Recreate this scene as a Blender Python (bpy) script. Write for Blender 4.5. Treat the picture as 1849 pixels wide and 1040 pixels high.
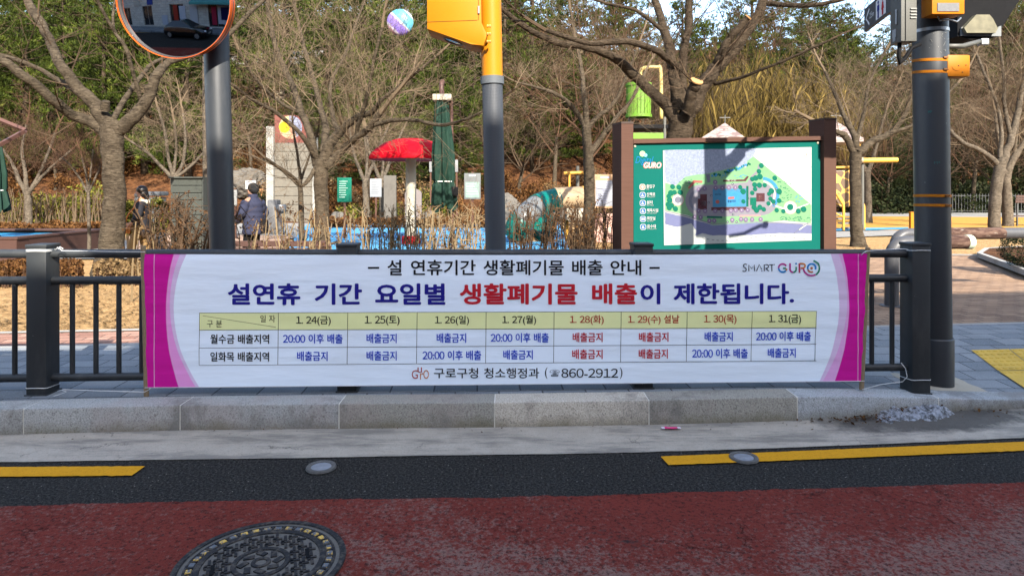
import bpy, bmesh, math, random
from mathutils import Vector, Matrix, noise as mnoise
R = math.radians
scene = bpy.context.scene
col = scene.collection
for _o in list(bpy.data.objects): bpy.data.objects.remove(_o)

# ------------------------------------------------------------------ camera, sky, sun, exposure
F, HOR, CX, EYE = 1200.0, 345.0, 924.5, 1.553          # focal length and horizon in photo pixels, eye height
cam_d = bpy.data.cameras.new('camera'); cam = bpy.data.objects.new('camera', cam_d); col.objects.link(cam)
cam.location = (0, 0, EYE); cam.rotation_euler = (R(90), 0, 0)
cam_d.sensor_width = 36; cam_d.lens = F/1849*36; cam_d.shift_y = -(520-HOR)/1849
cam_d.clip_start = .05; cam_d.clip_end = 1000
scene.camera = cam

SUN_AZ, SUN_EL = math.atan2(.33, -.944), R(32)       # compass angle of the sun from +Y towards +X
w = bpy.data.worlds.new('World'); scene.world = w; w.use_nodes = True
nt = w.node_tree; nt.nodes.clear()
sky = nt.nodes.new('ShaderNodeTexSky'); sky.sky_type = 'NISHITA'; sky.sun_disc = False
sky.sun_elevation = SUN_EL; sky.sun_rotation = SUN_AZ; sky.air_density = 1.0; sky.dust_density = 1.5; sky.ozone_density = .4
bgn = nt.nodes.new('ShaderNodeBackground'); bgn.inputs[1].default_value = .09
wo = nt.nodes.new('ShaderNodeOutputWorld')
nt.links.new(sky.outputs[0], bgn.inputs[0]); nt.links.new(bgn.outputs[0], wo.inputs[0])
sl = bpy.data.lights.new('sun', 'SUN'); sl.energy = 2.75; sl.angle = R(.53); sl.color = (1, .93, .82)
so = bpy.data.objects.new('sun', sl); col.objects.link(so)
to_sun = Vector((math.sin(SUN_AZ)*math.cos(SUN_EL), math.cos(SUN_AZ)*math.cos(SUN_EL), math.sin(SUN_EL)))
so.rotation_euler = to_sun.to_track_quat('Z', 'Y').to_euler(); so.location = (8, -10, 20)
vs = scene.view_settings; scene.display_settings.display_device = 'sRGB'
vs.view_transform = 'Standard'; vs.look = 'None'; vs.exposure = 2.82; vs.gamma = 1; vs.use_curve_mapping = False
scene.cycles.max_bounces = 6; scene.cycles.transparent_max_bounces = 8; scene.cycles.use_denoising = True

# ------------------------------------------------------------------ helpers
def P(px, py, Y): return Vector(((px-CX)/F*Y, Y, EYE-(py-HOR)/F*Y))
def G(px, py, z=0.0):
    Y = F*(EYE-z)/(py-HOR); return Vector(((px-CX)/F*Y, Y, z))
WLOC = {}
class MB:
    def __init__(s): s.v = []; s.f = []; s.m = []
    def quad(s, a, b, c, d, m=0):
        n = len(s.v); s.v += [tuple(a), tuple(b), tuple(c), tuple(d)]; s.f.append((n, n+1, n+2, n+3)); s.m.append(m)
    def poly(s, pts, m=0):
        n = len(s.v); s.v += [tuple(p) for p in pts]; s.f.append(tuple(range(n, n+len(pts)))); s.m.append(m)
    def box(s, c, d, m=0, rz=0, rx=0, ry=0, bev=0):
        bm = bmesh.new(); bmesh.ops.create_cube(bm, size=1)
        bmesh.ops.scale(bm, vec=d, verts=bm.verts)
        if bev: bmesh.ops.bevel(bm, geom=list(bm.edges), offset=bev, segments=2, affect='EDGES', profile=.6)
        mat = Matrix.Translation(c) @ Matrix.Rotation(rz, 4, 'Z') @ Matrix.Rotation(rx, 4, 'X') @ Matrix.Rotation(ry, 4, 'Y')
        bmesh.ops.transform(bm, matrix=mat, verts=bm.verts); s.add(bm, m); bm.free()
    def add(s, bm, m=0):
        bm.verts.index_update(); n = len(s.v)
        s.v += [tuple(v.co) for v in bm.verts]
        for f in bm.faces: s.f.append(tuple(n+v.index for v in f.verts)); s.m.append(m)
    def tube(s, pts, rad, sides=8, m=0, cap=True, mcap=None):
        pts = [Vector(p) for p in pts]; k = len(pts)
        if not hasattr(rad, '__len__'): rad = [rad]*k
        n0 = len(s.v); up = None
        for i, p in enumerate(pts):
            t = pts[min(i+1, k-1)]-pts[max(i-1, 0)]
            if t.length < 1e-9: t = Vector((0, 0, 1))
            t.normalize()
            if up is None:
                a = Vector((0, 0, 1)) if abs(t.z) < .9 else Vector((1, 0, 0)); up = (a-t*a.dot(t)).normalized()
            else:
                up = up-t*up.dot(t)
                up = up.normalized() if up.length > 1e-6 else t.orthogonal().normalized()
            b = t.cross(up)
            for j in range(sides):
                q = 2*math.pi*j/sides; c, sn = math.cos(q)*rad[i], math.sin(q)*rad[i]
                s.v.append((p.x+up.x*c+b.x*sn, p.y+up.y*c+b.y*sn, p.z+up.z*c+b.z*sn))
        for i in range(k-1):
            for j in range(sides):
                a = n0+i*sides+j; b2 = n0+i*sides+(j+1) % sides
                s.f.append((a, b2, b2+sides, a+sides)); s.m.append(m)
        if cap:
            mc = m if mcap is None else mcap
            s.f.append(tuple(n0+j for j in range(sides-1, -1, -1))); s.m.append(m)
            s.f.append(tuple(n0+(k-1)*sides+j for j in range(sides))); s.m.append(mc)
    def lathe(s, prof, c, seg=32, m=0, axis=None, closed=True):
        n0 = len(s.v); k = len(prof); c = Vector(c)
        rot = Matrix.Identity(3) if axis is None else Vector((0, 0, 1)).rotation_difference(Vector(axis)).to_matrix()
        for r, z in prof:
            for j in range(seg):
                q = 2*math.pi*j/seg; s.v.append(tuple(c+rot@Vector((r*math.cos(q), r*math.sin(q), z))))
        for i in range(k-1):
            for j in range(seg):
                a = n0+i*seg+j; b = n0+i*seg+(j+1) % seg
                s.f.append((a, b, b+seg, a+seg)); s.m.append(m)
        if closed:
            s.f.append(tuple(n0+j for j in range(seg-1, -1, -1))); s.m.append(m)
            s.f.append(tuple(n0+(k-1)*seg+j for j in range(seg))); s.m.append(m)
    def prism(s, pts, off, m=0):
        n = len(pts); a = len(s.v); off = Vector(off)
        s.v += [tuple(p) for p in pts]+[tuple(Vector(p)+off) for p in pts]
        s.f.append(tuple(range(a, a+n))); s.m.append(m)
        s.f.append(tuple(range(a+2*n-1, a+n-1, -1))); s.m.append(m)
        for i in range(n):
            j = (i+1) % n; s.f.append((a+j, a+i, a+n+i, a+n+j)); s.m.append(m)
    def blob(s, c, r, seed=0, amp=.25, fr=1.5, sub=3, m=0, flat=None):
        bm = bmesh.new(); bmesh.ops.create_icosphere(bm, subdivisions=sub, radius=1)
        for v in bm.verts:
            d = v.co.normalized(); k = 1+amp*mnoise.noise(d*fr+Vector((seed*7.3, seed*1.7, 3)))+amp*.4*mnoise.noise(d*fr*3.1+Vector((seed, 5, 1)))
            v.co = Vector((d.x*r[0]*k, d.y*r[1]*k, d.z*r[2]*k))+Vector(c)
            if flat is not None and v.co.z < flat: v.co.z = flat
        s.add(bm, m); bm.free()
    def build(s, name, mats, parent=None, smooth=False, local=False, auto=None):
        me = bpy.data.meshes.new(name); off = Vector((0, 0, 0))
        if parent is not None and not local: off = WLOC.get(parent.name, off)
        vv = s.v if off.length == 0 else [(a-off.x, b-off.y, c-off.z) for a, b, c in s.v]
        me.from_pydata(vv, [], s.f)
        if not isinstance(mats, (list, tuple)): mats = [mats]
        for x in mats: me.materials.append(x)
        if len(mats) > 1: me.polygons.foreach_set('material_index', s.m)
        if smooth: me.polygons.foreach_set('use_smooth', [True]*len(me.polygons))
        me.update()
        if auto is not None:
            me.polygons.foreach_set('use_smooth', [True]*len(me.polygons)); me.set_sharp_from_angle(angle=R(auto))
        o = bpy.data.objects.new(name, me); col.objects.link(o)
        if parent is not None: o.parent = parent; WLOC[o.name] = off
        return o
def tag(o, label=None, cat=None, group=None, kind=None):
    if label: o['label'] = label
    if cat: o['category'] = cat
    if group: o['group'] = group
    if kind: o['kind'] = kind
    return o
def thing(name, loc, label, cat, group=None):
    o = bpy.data.objects.new(name, None); col.objects.link(o); o.location = loc; o.empty_display_size = .1
    WLOC[o.name] = Vector(loc); return tag(o, label, cat, group)
def copy_tree(o, parent=None):
    c = o.copy(); col.objects.link(c)
    if parent is not None: c.parent = parent
    for ch in list(o.children): copy_tree(ch, c)
    return c

# ------------------------------------------------------------------ materials
class NT:
    def __init__(s, name):
        s.mat = bpy.data.materials.new(name); s.mat.use_nodes = True; s.t = s.mat.node_tree; s.t.nodes.clear()
        s.out = s.n('ShaderNodeOutputMaterial'); s.tc = s.n('ShaderNodeTexCoord')
    def n(s, typ, **kw):
        x = s.t.nodes.new(typ)
        for k, v in kw.items(): setattr(x, k, v)
        return x
    def set(s, node, idx, v):
        if hasattr(v, 'is_output') or hasattr(v, 'links'): s.t.links.new(v, node.inputs[idx])
        elif isinstance(v, (tuple, list)) and len(v) == 3 and node.inputs[idx].type == 'RGBA': node.inputs[idx].default_value = (*v, 1)
        else: node.inputs[idx].default_value = v
    def map(s, vec=None, scale=(1, 1, 1), rot=(0, 0, 0), loc=(0, 0, 0)):
        m = s.n('ShaderNodeMapping'); s.t.links.new(vec or s.tc.outputs['Object'], m.inputs[0])
        m.inputs['Scale'].default_value = scale; m.inputs['Rotation'].default_value = rot; m.inputs['Location'].default_value = loc
        return m.outputs[0]
    def noise(s, scale, vec=None, detail=4, rough=.6, out=0, dist=0):
        x = s.n('ShaderNodeTexNoise'); s.t.links.new(vec or s.tc.outputs['Object'], x.inputs['Vector'])
        x.inputs['Scale'].default_value = scale; x.inputs['Detail'].default_value = detail; x.inputs['Roughness'].default_value = rough; x.inputs['Distortion'].default_value = dist
        return x.outputs[out]
    def vor(s, scale, vec=None, feature='F1', out='Distance', rnd=1):
        x = s.n('ShaderNodeTexVoronoi', feature=feature); s.t.links.new(vec or s.tc.outputs['Object'], x.inputs['Vector'])
        x.inputs['Scale'].default_value = scale; x.inputs['Randomness'].default_value = rnd
        return x.outputs[out]
    def mix(s, fac, a, b, typ='MIX'):
        x = s.n('ShaderNodeMix', data_type='RGBA', blend_type=typ); s.set(x, 0, fac); s.set(x, 6, a); s.set(x, 7, b); return x.outputs[2]
    def math(s, op, a, b=0.0, clamp=False):
        x = s.n('ShaderNodeMath', operation=op, use_clamp=clamp); s.set(x, 0, a); s.set(x, 1, b); return x.outputs[0]
    def step(s, v, lo, hi):
        x = s.n('ShaderNodeMapRange', clamp=True); s.set(x, 0, v); x.inputs[1].default_value = lo; x.inputs[2].default_value = hi; return x.outputs[0]
    def ramp(s, fac, stops):
        x = s.n('ShaderNodeValToRGB'); s.set(x, 0, fac); e = x.color_ramp.elements
        while len(e) < len(stops): e.new(.5)
        for i, (p, c) in enumerate(stops): e[i].position = p; e[i].color = (*c, 1)
        return x.outputs[0]
    def island(s): return s.n('ShaderNodeNewGeometry').outputs['Random Per Island']
    def objrand(s): return s.n('ShaderNodeObjectInfo').outputs['Random']
    def bump(s, h, strength=.3, dist=.01):
        b = s.n('ShaderNodeBump'); b.inputs['Strength'].default_value = strength; b.inputs['Distance'].default_value = dist
        s.t.links.new(h, b.inputs['Height']); return b.outputs[0]
    def done(s, colr, rough=.7, nrm=None, metal=0, spec=.5, trans=0, coat=0, emit=None):
        p = s.n('ShaderNodeBsdfPrincipled'); s.set(p, 'Base Color', colr); s.set(p, 'Roughness', rough); s.set(p, 'Metallic', metal)
        s.set(p, 'Specular IOR Level', spec); s.set(p, 'Coat Weight', coat)
        if nrm is not None: s.t.links.new(nrm, p.inputs['Normal'])
        if trans:
            tr = s.n('ShaderNodeBsdfTranslucent'); s.set(tr, 0, colr)
            mx = s.n('ShaderNodeMixShader'); mx.inputs[0].default_value = trans
            s.t.links.new(p.outputs[0], mx.inputs[1]); s.t.links.new(tr.outputs[0], mx.inputs[2]); s.t.links.new(mx.outputs[0], s.out.inputs[0])
        else: s.t.links.new(p.outputs[0], s.out.inputs[0])
        return s.mat
DIM = [1.0]
def sc3(c, k): return tuple(min(1, x*k) for x in c)
def simple(name, c, rough=.6, var=.12, scale=12, bump=.0, bs=60, metal=0, spec=.2, isl=0, trans=0, c2=None, coat=0):
    c = sc3(c, DIM[0]); c2 = sc3(c2, DIM[0]) if c2 else None
    t = NT(name); f = t.noise(scale)
    base = t.mix(f, sc3(c, 1-var*2), c2 or sc3(c, 1+var*2))
    if isl: base = t.mix(t.math('MULTIPLY', t.island(), isl), base, sc3(c, .35))
    nrm = t.bump(t.noise(bs), bump, .01) if bump else None
    rg = t.math('ADD', t.math('MULTIPLY', t.noise(scale*2.3), .2), rough-.1)
    return t.done(base, rg, nrm, metal, spec, trans, coat)
def flat(name, c, rough=.7, spec=.08): return simple(name, c, rough, .03, 6, spec=spec)
def leaf(name, cols, rough=.6, trans=.25, objvar=.0, clump=.0):
    cols = [sc3(q, .62) for q in cols]
    t = NT(name); n = len(cols); f = t.island()
    if clump: f = t.math('ADD', t.math('MULTIPLY', f, 1-clump), t.math('MULTIPLY', t.step(t.noise(1.1, None, 3, .6), .36, .64), clump))
    c = t.ramp(f, [(i/(n-1), q) for i, q in enumerate(cols)])
    if objvar: c = t.mix(t.math('MULTIPLY', t.objrand(), objvar), c, sc3(cols[n//2], 1.3))
    return t.done(c, rough, None, 0, .06, trans)
def m_asphalt():
    t = NT('asphalt'); v = t.map()
    a = t.mix(t.noise(2.2, v, 6, .7), (.0145, .0135, .012), (.029, .027, .0235))
    gr = t.noise(70, v, 5, .85); a = t.mix(t.step(gr, .50, .62), a, (.062, .058, .052)); a = t.mix(t.step(gr, .48, .38), a, (.004, .004, .004))
    sp = t.step(t.vor(38, v), .17, .09); sp2 = t.step(t.noise(24, v, 3), .53, .60)
    a = t.mix(t.math('MULTIPLY', t.math('MULTIPLY', sp, sp2), .85), a, (.24, .22, .18))
    h = t.math('ADD', gr, t.math('MULTIPLY', t.noise(30, v, 3), .5))
    return t.done(a, .95, t.bump(h, .7, .007), spec=.05)
def m_redroad():
    t = NT('red_road_coating'); v = t.map()
    red = t.mix(t.noise(1.7, v, 6, .7), (.100, .0185, .0130), (.185, .036, .0255))
    fine = t.noise(40, v, 6, .85); big = t.noise(.8, t.map(loc=(2.2, 1.1, 0)), 5, .65); mid = t.noise(6, v, 5, .7)
    xs_ = t.n('ShaderNodeSeparateXYZ'); t.t.links.new(v, xs_.inputs[0])
    lane = t.math('MULTIPLY', t.step(xs_.outputs[1], 3.25, 2.55), t.step(xs_.outputs[0], -.5, .3))          # wheel track worn through towards the middle of the lane
    th = t.math('ADD', t.math('ADD', t.math('MULTIPLY', big, .8), t.math('MULTIPLY', mid, .45)), t.math('MULTIPLY', lane, .22))
    wear = t.step(t.math('ADD', fine, t.math('MULTIPLY', t.math('SUBTRACT', th, .72), .55)), .475, .56)
    c = t.mix(t.math('MULTIPLY', wear, t.math('ADD', .50, t.math('MULTIPLY', t.step(th, .60, .95), .45))), red, t.mix(t.noise(120, v, 2), (.12, .066, .050), (.26, .172, .142)))
    dk = t.step(t.noise(44, t.map(loc=(4, 4, 4)), 5, .85), .515, .60); c = t.mix(t.math('MULTIPLY', dk, .75), c, (.022, .011, .010))
    tar = t.step(t.math('ADD', t.noise(2.1, t.map(scale=(.8, 1.5, 1), loc=(5, 2, 0)), 4, .6), t.math('MULTIPLY', fine, .30)), .80, .88)
    c = t.mix(t.math('MULTIPLY', tar, .8), c, (.022, .019, .018))
    wv = t.n('ShaderNodeVectorMath', operation='ADD'); t.t.links.new(v, wv.inputs[0])
    nz = t.n('ShaderNodeVectorMath', operation='SCALE'); t.t.links.new(t.noise(5, v, 7, .75, 1), nz.inputs[0]); nz.inputs[3].default_value = .38; t.t.links.new(nz.outputs[0], wv.inputs[1])
    cr = t.step(t.vor(1.5, wv.outputs[0], 'DISTANCE_TO_EDGE'), .008, .001); msk = t.step(t.noise(2.3, t.map(loc=(3, 8, 0)), 4, .7), .45, .55)
    crk = t.math('MULTIPLY', cr, msk); c = t.mix(t.math('MULTIPLY', crk, .75), c, (.016, .009, .008))
    h = t.math('SUBTRACT', t.math('ADD', fine, t.math('MULTIPLY', t.noise(130, v, 3), .5)), t.math('MULTIPLY', crk, 1.2))
    return t.done(c, .95, t.bump(h, .8, .008), spec=.05)
def m_concrete(name, c, dirt=(.10, .095, .085), dsc=2.0, amt=.75, streak=(1, 3, 1), spk=.4):
    t = NT(name); v = t.map()
    a = t.mix(t.noise(7, v, 5), sc3(c, .8), sc3(c, 1.18))
    d = t.step(t.noise(dsc, t.map(scale=streak), 6, .68), .50, .66); a = t.mix(t.math('MULTIPLY', d, amt), a, dirt)
    s = t.step(t.noise(150, v, 2), .58, .70); a = t.mix(t.math('MULTIPLY', s, spk), a, sc3(c, .45))
    pit = t.step(t.vor(38, v), .085, .04); a = t.mix(t.math('MULTIPLY', pit, .6), a, sc3(c, .25))
    return t.done(a, .85, t.bump(t.noise(120, v, 4), .5, .005), spec=.25)
def m_granite(tint):
    t = NT('kerb_granite'); v = t.map()
    a = t.mix(t.step(t.noise(115, v, 4, .75), .48, .64), tint, sc3(tint, .38))
    a = t.mix(t.math('MULTIPLY', t.step(t.noise(100, t.map(loc=(3, 1, 2)), 4, .75), .53, .66), .55), a, sc3(tint, 1.55))
    a = t.mix(t.math('MULTIPLY', t.step(t.noise(1.3, t.map(loc=(7, 0, 3)), 5, .7), .50, .62), .35), a, (.27, .21, .185))
    z = t.n('ShaderNodeSeparateXYZ'); t.t.links.new(v, z.inputs[0])
    low = t.step(t.math('ADD', z.outputs[2], t.math('MULTIPLY', t.noise(4, v, 6, .7), .20)), .185, .085)
    a = t.mix(t.math('MULTIPLY', low, .75), a, (.105, .085, .042))
    st = t.step(t.noise(2.0, t.map(scale=(1, 1, .5)), 7, .75), .51, .62); a = t.mix(t.math('MULTIPLY', st, .6), a, (.10, .09, .078))
    sp = t.step(t.vor(14, v), .16, .10); a = t.mix(t.math('MULTIPLY', t.math('MULTIPLY', sp, t.step(t.noise(3, v), .5, .55)), .5), a, (.10, .085, .07))
    return t.done(a, .8, t.bump(t.noise(75, v, 5, .7), .5, .006), spec=.25)
def m_pavers(name, cols, bw, bh, rot, mort=(.06, .058, .055), msz=.006, off=.5, stain=.3, cell=0):
    t = NT(name); v = t.map(rot=(0, 0, rot))
    b = t.n('ShaderNodeTexBrick'); t.t.links.new(v, b.inputs['Vector']); b.offset = off
    b.inputs['Scale'].default_value = 1; b.inputs['Brick Width'].default_value = bw; b.inputs['Row Height'].default_value = bh
    b.inputs['Mortar Size'].default_value = msz; b.inputs['Mortar Smooth'].default_value = .3; b.inputs['Bias'].default_value = 0
    b.inputs['Color1'].default_value = (*cols[0], 1); b.inputs['Color2'].default_value = (*cols[1], 1); b.inputs['Mortar'].default_value = (*mort, 1)
    c = b.outputs[0]
    c = t.mix(t.math('MULTIPLY', t.step(t.noise(1.5, t.map(), 5, .65), .48, .70), stain), c, sc3(cols[0], .45))
    c = t.mix(t.math('MULTIPLY', t.step(t.noise(130, None, 2), .52, .66), .35), c, sc3(cols[0], .5))
    c = t.mix(t.math('MULTIPLY', t.step(t.noise(105, t.map(loc=(2, 2, 2)), 2), .55, .68), .3), c, sc3(cols[1], 1.7))
    h = t.math('SUBTRACT', t.math('MULTIPLY', t.noise(90), .25), b.outputs[1])
    return t.done(c, .82, t.bump(h, .6, .006), spec=.25)
def m_dirt(name, cols, sc=1.0):
    t = NT(name); v = t.map()
    c = t.ramp(t.noise(9*sc, v, 8, .72), [(.30, cols[0]), (.45, cols[1]), (.56, cols[2]), (.70, cols[3])])
    st = t.map(scale=(28*sc, 60*sc, 30), rot=(0, 0, .6)); n2 = t.step(t.noise(1.0, st, 4, .7), .48, .62)
    c = t.mix(t.math('MULTIPLY', n2, .55), c, cols[3])
    n3 = t.step(t.noise(46*sc, t.map(loc=(9, 4, 0)), 4, .7), .56, .68); c = t.mix(t.math('MULTIPLY', n3, .7), c, cols[0])
    return t.done(c, .95, t.bump(t.math('ADD', t.noise(60*sc, v, 6, .7), t.noise(14*sc, v, 3)), .9, .03), spec=.1)
def m_bark(name, dark, light, hs=60, ring=1):
    dark, light = sc3(dark, .62), sc3(light, .64)
    t = NT(name); v = t.map(scale=(8, 8, hs*.6 if ring else 3))
    n1 = t.noise(1.1, v, 5, .7, dist=.8); n2 = t.noise(9, None, 4)
    c = t.mix(t.step(n1, .38, .62), dark, light); c = t.mix(t.math('MULTIPLY', t.step(n2, .45, .65), .35), c, sc3(light, 1.25))
    c = t.mix(t.math('MULTIPLY', t.step(t.noise(2.2, None, 4), .5, .68), .45), c, sc3(dark, .75))
    return t.done(c, .9, t.bump(t.math('ADD', n1, t.math('MULTIPLY', t.noise(50), .6)), 1, .03), spec=.04)
def m_metal_paint(name, c, rough=.45, spk=.25):
    t = NT(name); v = t.map()
    a = t.mix(t.noise(3, v, 4), sc3(c, .85), sc3(c, 1.15))
    dust = t.step(t.noise(6, t.map(scale=(1, 1, .25)), 5, .7), .52, .75); a = t.mix(t.math('MULTIPLY', dust, spk), a, sc3((.22, .21, .20), 1))
    sp = t.step(t.vor(9, v), .035, .02); a = t.mix(t.math('MULTIPLY', sp, .6), a, (.3, .3, .29))
    return t.done(a, t.math('ADD', t.math('MULTIPLY', t.noise(14, v), .25), rough-.1), t.bump(t.noise(180, v, 2), .12, .002), spec=.4)

MT = {}
MT['asphalt'] = m_asphalt(); MT['red'] = m_redroad()
def m_gutter():
    t = NT('gutter_concrete'); v = t.map(); c0 = (.375, .325, .26)
    a = t.mix(t.noise(6, v, 6, .7), sc3(c0, .72), sc3(c0, 1.2))
    d = t.step(t.noise(1.6, t.map(scale=(.8, 4, 1)), 7, .75), .47, .60); a = t.mix(t.math('MULTIPLY', d, .8), a, (.17, .152, .128))
    s = t.step(t.noise(90, v, 3, .8), .54, .66); a = t.mix(t.math('MULTIPLY', s, .5), a, sc3(c0, .4))
    pit = t.step(t.vor(30, v), .10, .05); a = t.mix(t.math('MULTIPLY', t.math('MULTIPLY', pit, t.step(t.noise(4, v, 2), .5, .6)), .8), a, (.04, .036, .03))
    wv = t.n('ShaderNodeVectorMath', operation='ADD'); t.t.links.new(v, wv.inputs[0]); nz = t.n('ShaderNodeVectorMath', operation='SCALE'); t.t.links.new(t.noise(4, v, 6, .7, 1), nz.inputs[0]); nz.inputs[3].default_value = .3; t.t.links.new(nz.outputs[0], wv.inputs[1])
    cr = t.math('MULTIPLY', t.step(t.vor(.9, wv.outputs[0], 'DISTANCE_TO_EDGE'), .006, .001), t.step(t.noise(1.4, t.map(loc=(5, 5, 0)), 2), .58, .63)); a = t.mix(t.math('MULTIPLY', cr, .6), a, (.035, .03, .026))
    q = t.n('ShaderNodeSeparateXYZ'); t.t.links.new(v, q.inputs[0])                                        # dried silt stain round the ice heap
    ex = t.math('DIVIDE', t.math('SUBTRACT', q.outputs[0], 2.85), .85); ey = t.math('DIVIDE', t.math('SUBTRACT', q.outputs[1], t.math('ADD', 4.36, t.math('MULTIPLY', t.math('SUBTRACT', q.outputs[0], 2.0), .165))), .24)
    dd = t.math('ADD', t.math('ADD', t.math('MULTIPLY', ex, ex), t.math('MULTIPLY', ey, ey)), t.math('MULTIPLY', t.math('SUBTRACT', t.noise(5, v, 7, .75), .5), 2.2))
    a = t.mix(t.math('MULTIPLY', t.step(dd, 1.15, .45), .88), a, t.mix(t.noise(60, v, 4, .8), (.018, .016, .014), (.10, .088, .075)))
    return t.done(a, .88, t.bump(t.math('ADD', t.noise(90, v, 5, .7), t.math('MULTIPLY', pit, -.5)), .7, .007), spec=.2)
MT['gutter'] = m_gutter()
MT['granite'] = m_granite((.315, .312, .29)); GRAN = [MT['granite'], m_granite((.27, .252, .212)), m_granite((.455, .405, .33)), m_granite((.32, .33, .33))]
MT['concrete'] = m_concrete('concrete', (.095, .085, .068), (.06, .053, .043), 1.2, .5, (1, 1, .4))
MT['paver'] = m_pavers('grey_pavers', ((.115, .128, .140), (.20, .21, .215)), .30, .20, R(-3), (.03, .03, .032), .006, .5, .35)
MT['brick'] = m_pavers('red_brick_pavers', ((.18, .085, .058), (.29, .165, .12)), .23, .115, R(-8), (.06, .04, .03), .008, .5, .4)
MT['plaza'] = m_pavers('plaza_brick_pavers', ((.145, .084, .048), (.265, .172, .105)), .23, .115, R(-8), (.055, .036, .026), .009, .5, .45)
MT['strip'] = m_concrete('kerb_strip_stone', (.25, .24, .22), (.14, .13, .115), 2, .5, (1, 1, 1), .5)
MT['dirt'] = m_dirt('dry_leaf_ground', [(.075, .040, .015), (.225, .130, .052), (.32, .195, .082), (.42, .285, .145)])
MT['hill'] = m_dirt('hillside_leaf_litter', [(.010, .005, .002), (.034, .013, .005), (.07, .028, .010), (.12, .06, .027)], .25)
def m_yline():
    t = NT('yellow_road_paint'); v = t.map(); a = t.mix(t.noise(9, v, 5, .7), (.46, .205, .008), (.62, .30, .016))
    w_ = t.step(t.math('ADD', t.noise(14, v, 6, .8), t.math('MULTIPLY', t.noise(2.2, v, 3), .35)), .80, .88); a = t.mix(t.math('MULTIPLY', w_, .7), a, (.045, .036, .024))
    a = t.mix(t.math('MULTIPLY', t.step(t.noise(75, v, 4, .85), .52, .64), .5), a, (.24, .115, .012))
    return t.done(a, .9, t.bump(t.noise(70, v, 5, .8), .6, .006), spec=.08)
MT['yellowline'] = m_yline()
MT['rail'] = m_metal_paint('charcoal_rail_paint', (0.0165, 0.01875, 0.02025), .5, .10)
MT['pole'] = m_metal_paint('charcoal_pole_paint', (.021, .0235, .027), .42, .08)
MT['polegrey'] = m_metal_paint('olive_grey_paint', (.058, .057, .049), .5, .10)
DIM[0] = .66
MT['yellow'] = simple('yellow_sheet_metal', (.48, .182, .0055), .5, .03, 4, spec=.15)
MT['orange'] = simple('orange_plastic', (0.49, 0.161, 0.0056), .5, .04, 5, spec=.15)
MT['black'] = simple('black_plastic', (.008, .008, .009), .75, .1, 8, spec=.08)
MT['steel'] = simple('galvanised_steel', (.42, .43, .44), .4, .1, 20, metal=.8)
MT['boardwood'] = (lambda t: t.done(t.mix(t.noise(4, t.map(scale=(1, 1, 26)), 4, .7), (.040, .019, .013), (.078, .040, .028)), .7, t.bump(t.noise(3, t.map(scale=(1, 1, 60)), 3), .25, .004), spec=.1))(NT('brown_composite_wood'))
MT['deckwood'] = (lambda t: t.done(t.mix(t.noise(5, t.map(scale=(12, 12, 1)), 4), (.026, .011, .008), (.052, .024, .017)), .65, None, spec=.3))(NT('brown_deck_boards'))
MT['white'] = simple('white_paint', (.27, .26, .235), .6, .05, 5, spec=.1)
MT['cream'] = simple('cream_plastic', (0.392, 0.35, 0.273), .45, .05, 5)
MT['rope'] = simple('white_cord', (.75, .75, .73), .8, .1, 60)
MT['stick'] = simple('pale_wood_stick', (.30, .215, .13), .7, .15, 40)
MT['bark1'] = m_bark('cherry_bark', (0.0315, 0.0238, 0.0168), (0.1155, 0.091, 0.063))
MT['bark2'] = m_bark('dark_bark', (0.0245, 0.0182, 0.0126), (0.0875, 0.0644, 0.0434))
MT['barkp'] = m_bark('pale_bark', (0.063, 0.0504, 0.0378), (0.154, 0.126, 0.0945), 30)
MT['twig'] = simple('bare_twigs', (.080, .054, .034), .85, .2, 1.5, spec=.05, isl=.65)
MT['twigr'] = simple('reddish_twigs', (0.0875, 0.049, 0.0294), .85, .2, 1.5, spec=.05, isl=.7)
MT['twigp'] = simple('pale_twigs', (.155, .113, .073), .85, .2, 1.5, spec=.05, isl=.6)
MT['stem'] = simple('pale_hedge_stems', (0.252, 0.182, 0.1015), .8, .2, 9, spec=.05, isl=.6)
MT['stemd'] = simple('dark_hedge_stems', (0.084, 0.0525, 0.0315), .85, .2, 9, spec=.05, isl=.7)
MT['cut'] = simple('fresh_cut_wood', (0.434, 0.231, 0.091), .8, .1, 20)
MT['pine'] = leaf('pine_needles', [(.004, .007, .002), (.018, .027, .005), (.062, .084, .013), (.140, .155, .027)], .6, .1, .15, .55)
MT['pined'] = leaf('dark_conifer_needles', [(0.0084, 0.0154, 0.0056), (0.0182, 0.028, 0.0091), (0.0315, 0.042, 0.014), (0.0525, 0.0595, 0.021)], .55, .15, .2)
MT['shrubg'] = leaf('yellow_green_leaves', [(0.021, 0.0315, 0.0056), (0.077, 0.0875, 0.0126), (0.161, 0.154, 0.021), (0.238, 0.21, 0.042)], .5, .25)
MT['shrubb'] = leaf('rusty_brown_leaves', [(0.0245, 0.0098, 0.0042), (0.07, 0.0294, 0.0098), (0.133, 0.0595, 0.0196), (0.196, 0.1015, 0.035)], .7, .2, .3)
MT['shrubt'] = leaf('tan_dead_leaves', [(0.056, 0.0315, 0.0126), (0.133, 0.0805, 0.0336), (0.196, 0.126, 0.056), (0.252, 0.168, 0.084)], .7, .2)
MT['willow'] = leaf('dry_yellow_strands', [(.045, .030, .009), (.11, .076, .020), (.185, .13, .036), (.26, .185, .056)], .7, .2)
MT['shrubd'] = leaf('dark_evergreen_leaves', [(0.007, 0.0119, 0.0049), (0.0154, 0.0224, 0.0077), (0.028, 0.035, 0.0126), (0.049, 0.0525, 0.021)], .5, .15)
MT['rock'] = m_concrete('grey_rock', (.075, .068, .058), (.022, .019, .016), 1.4, .7, (1, 1, 1), .5)
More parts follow.
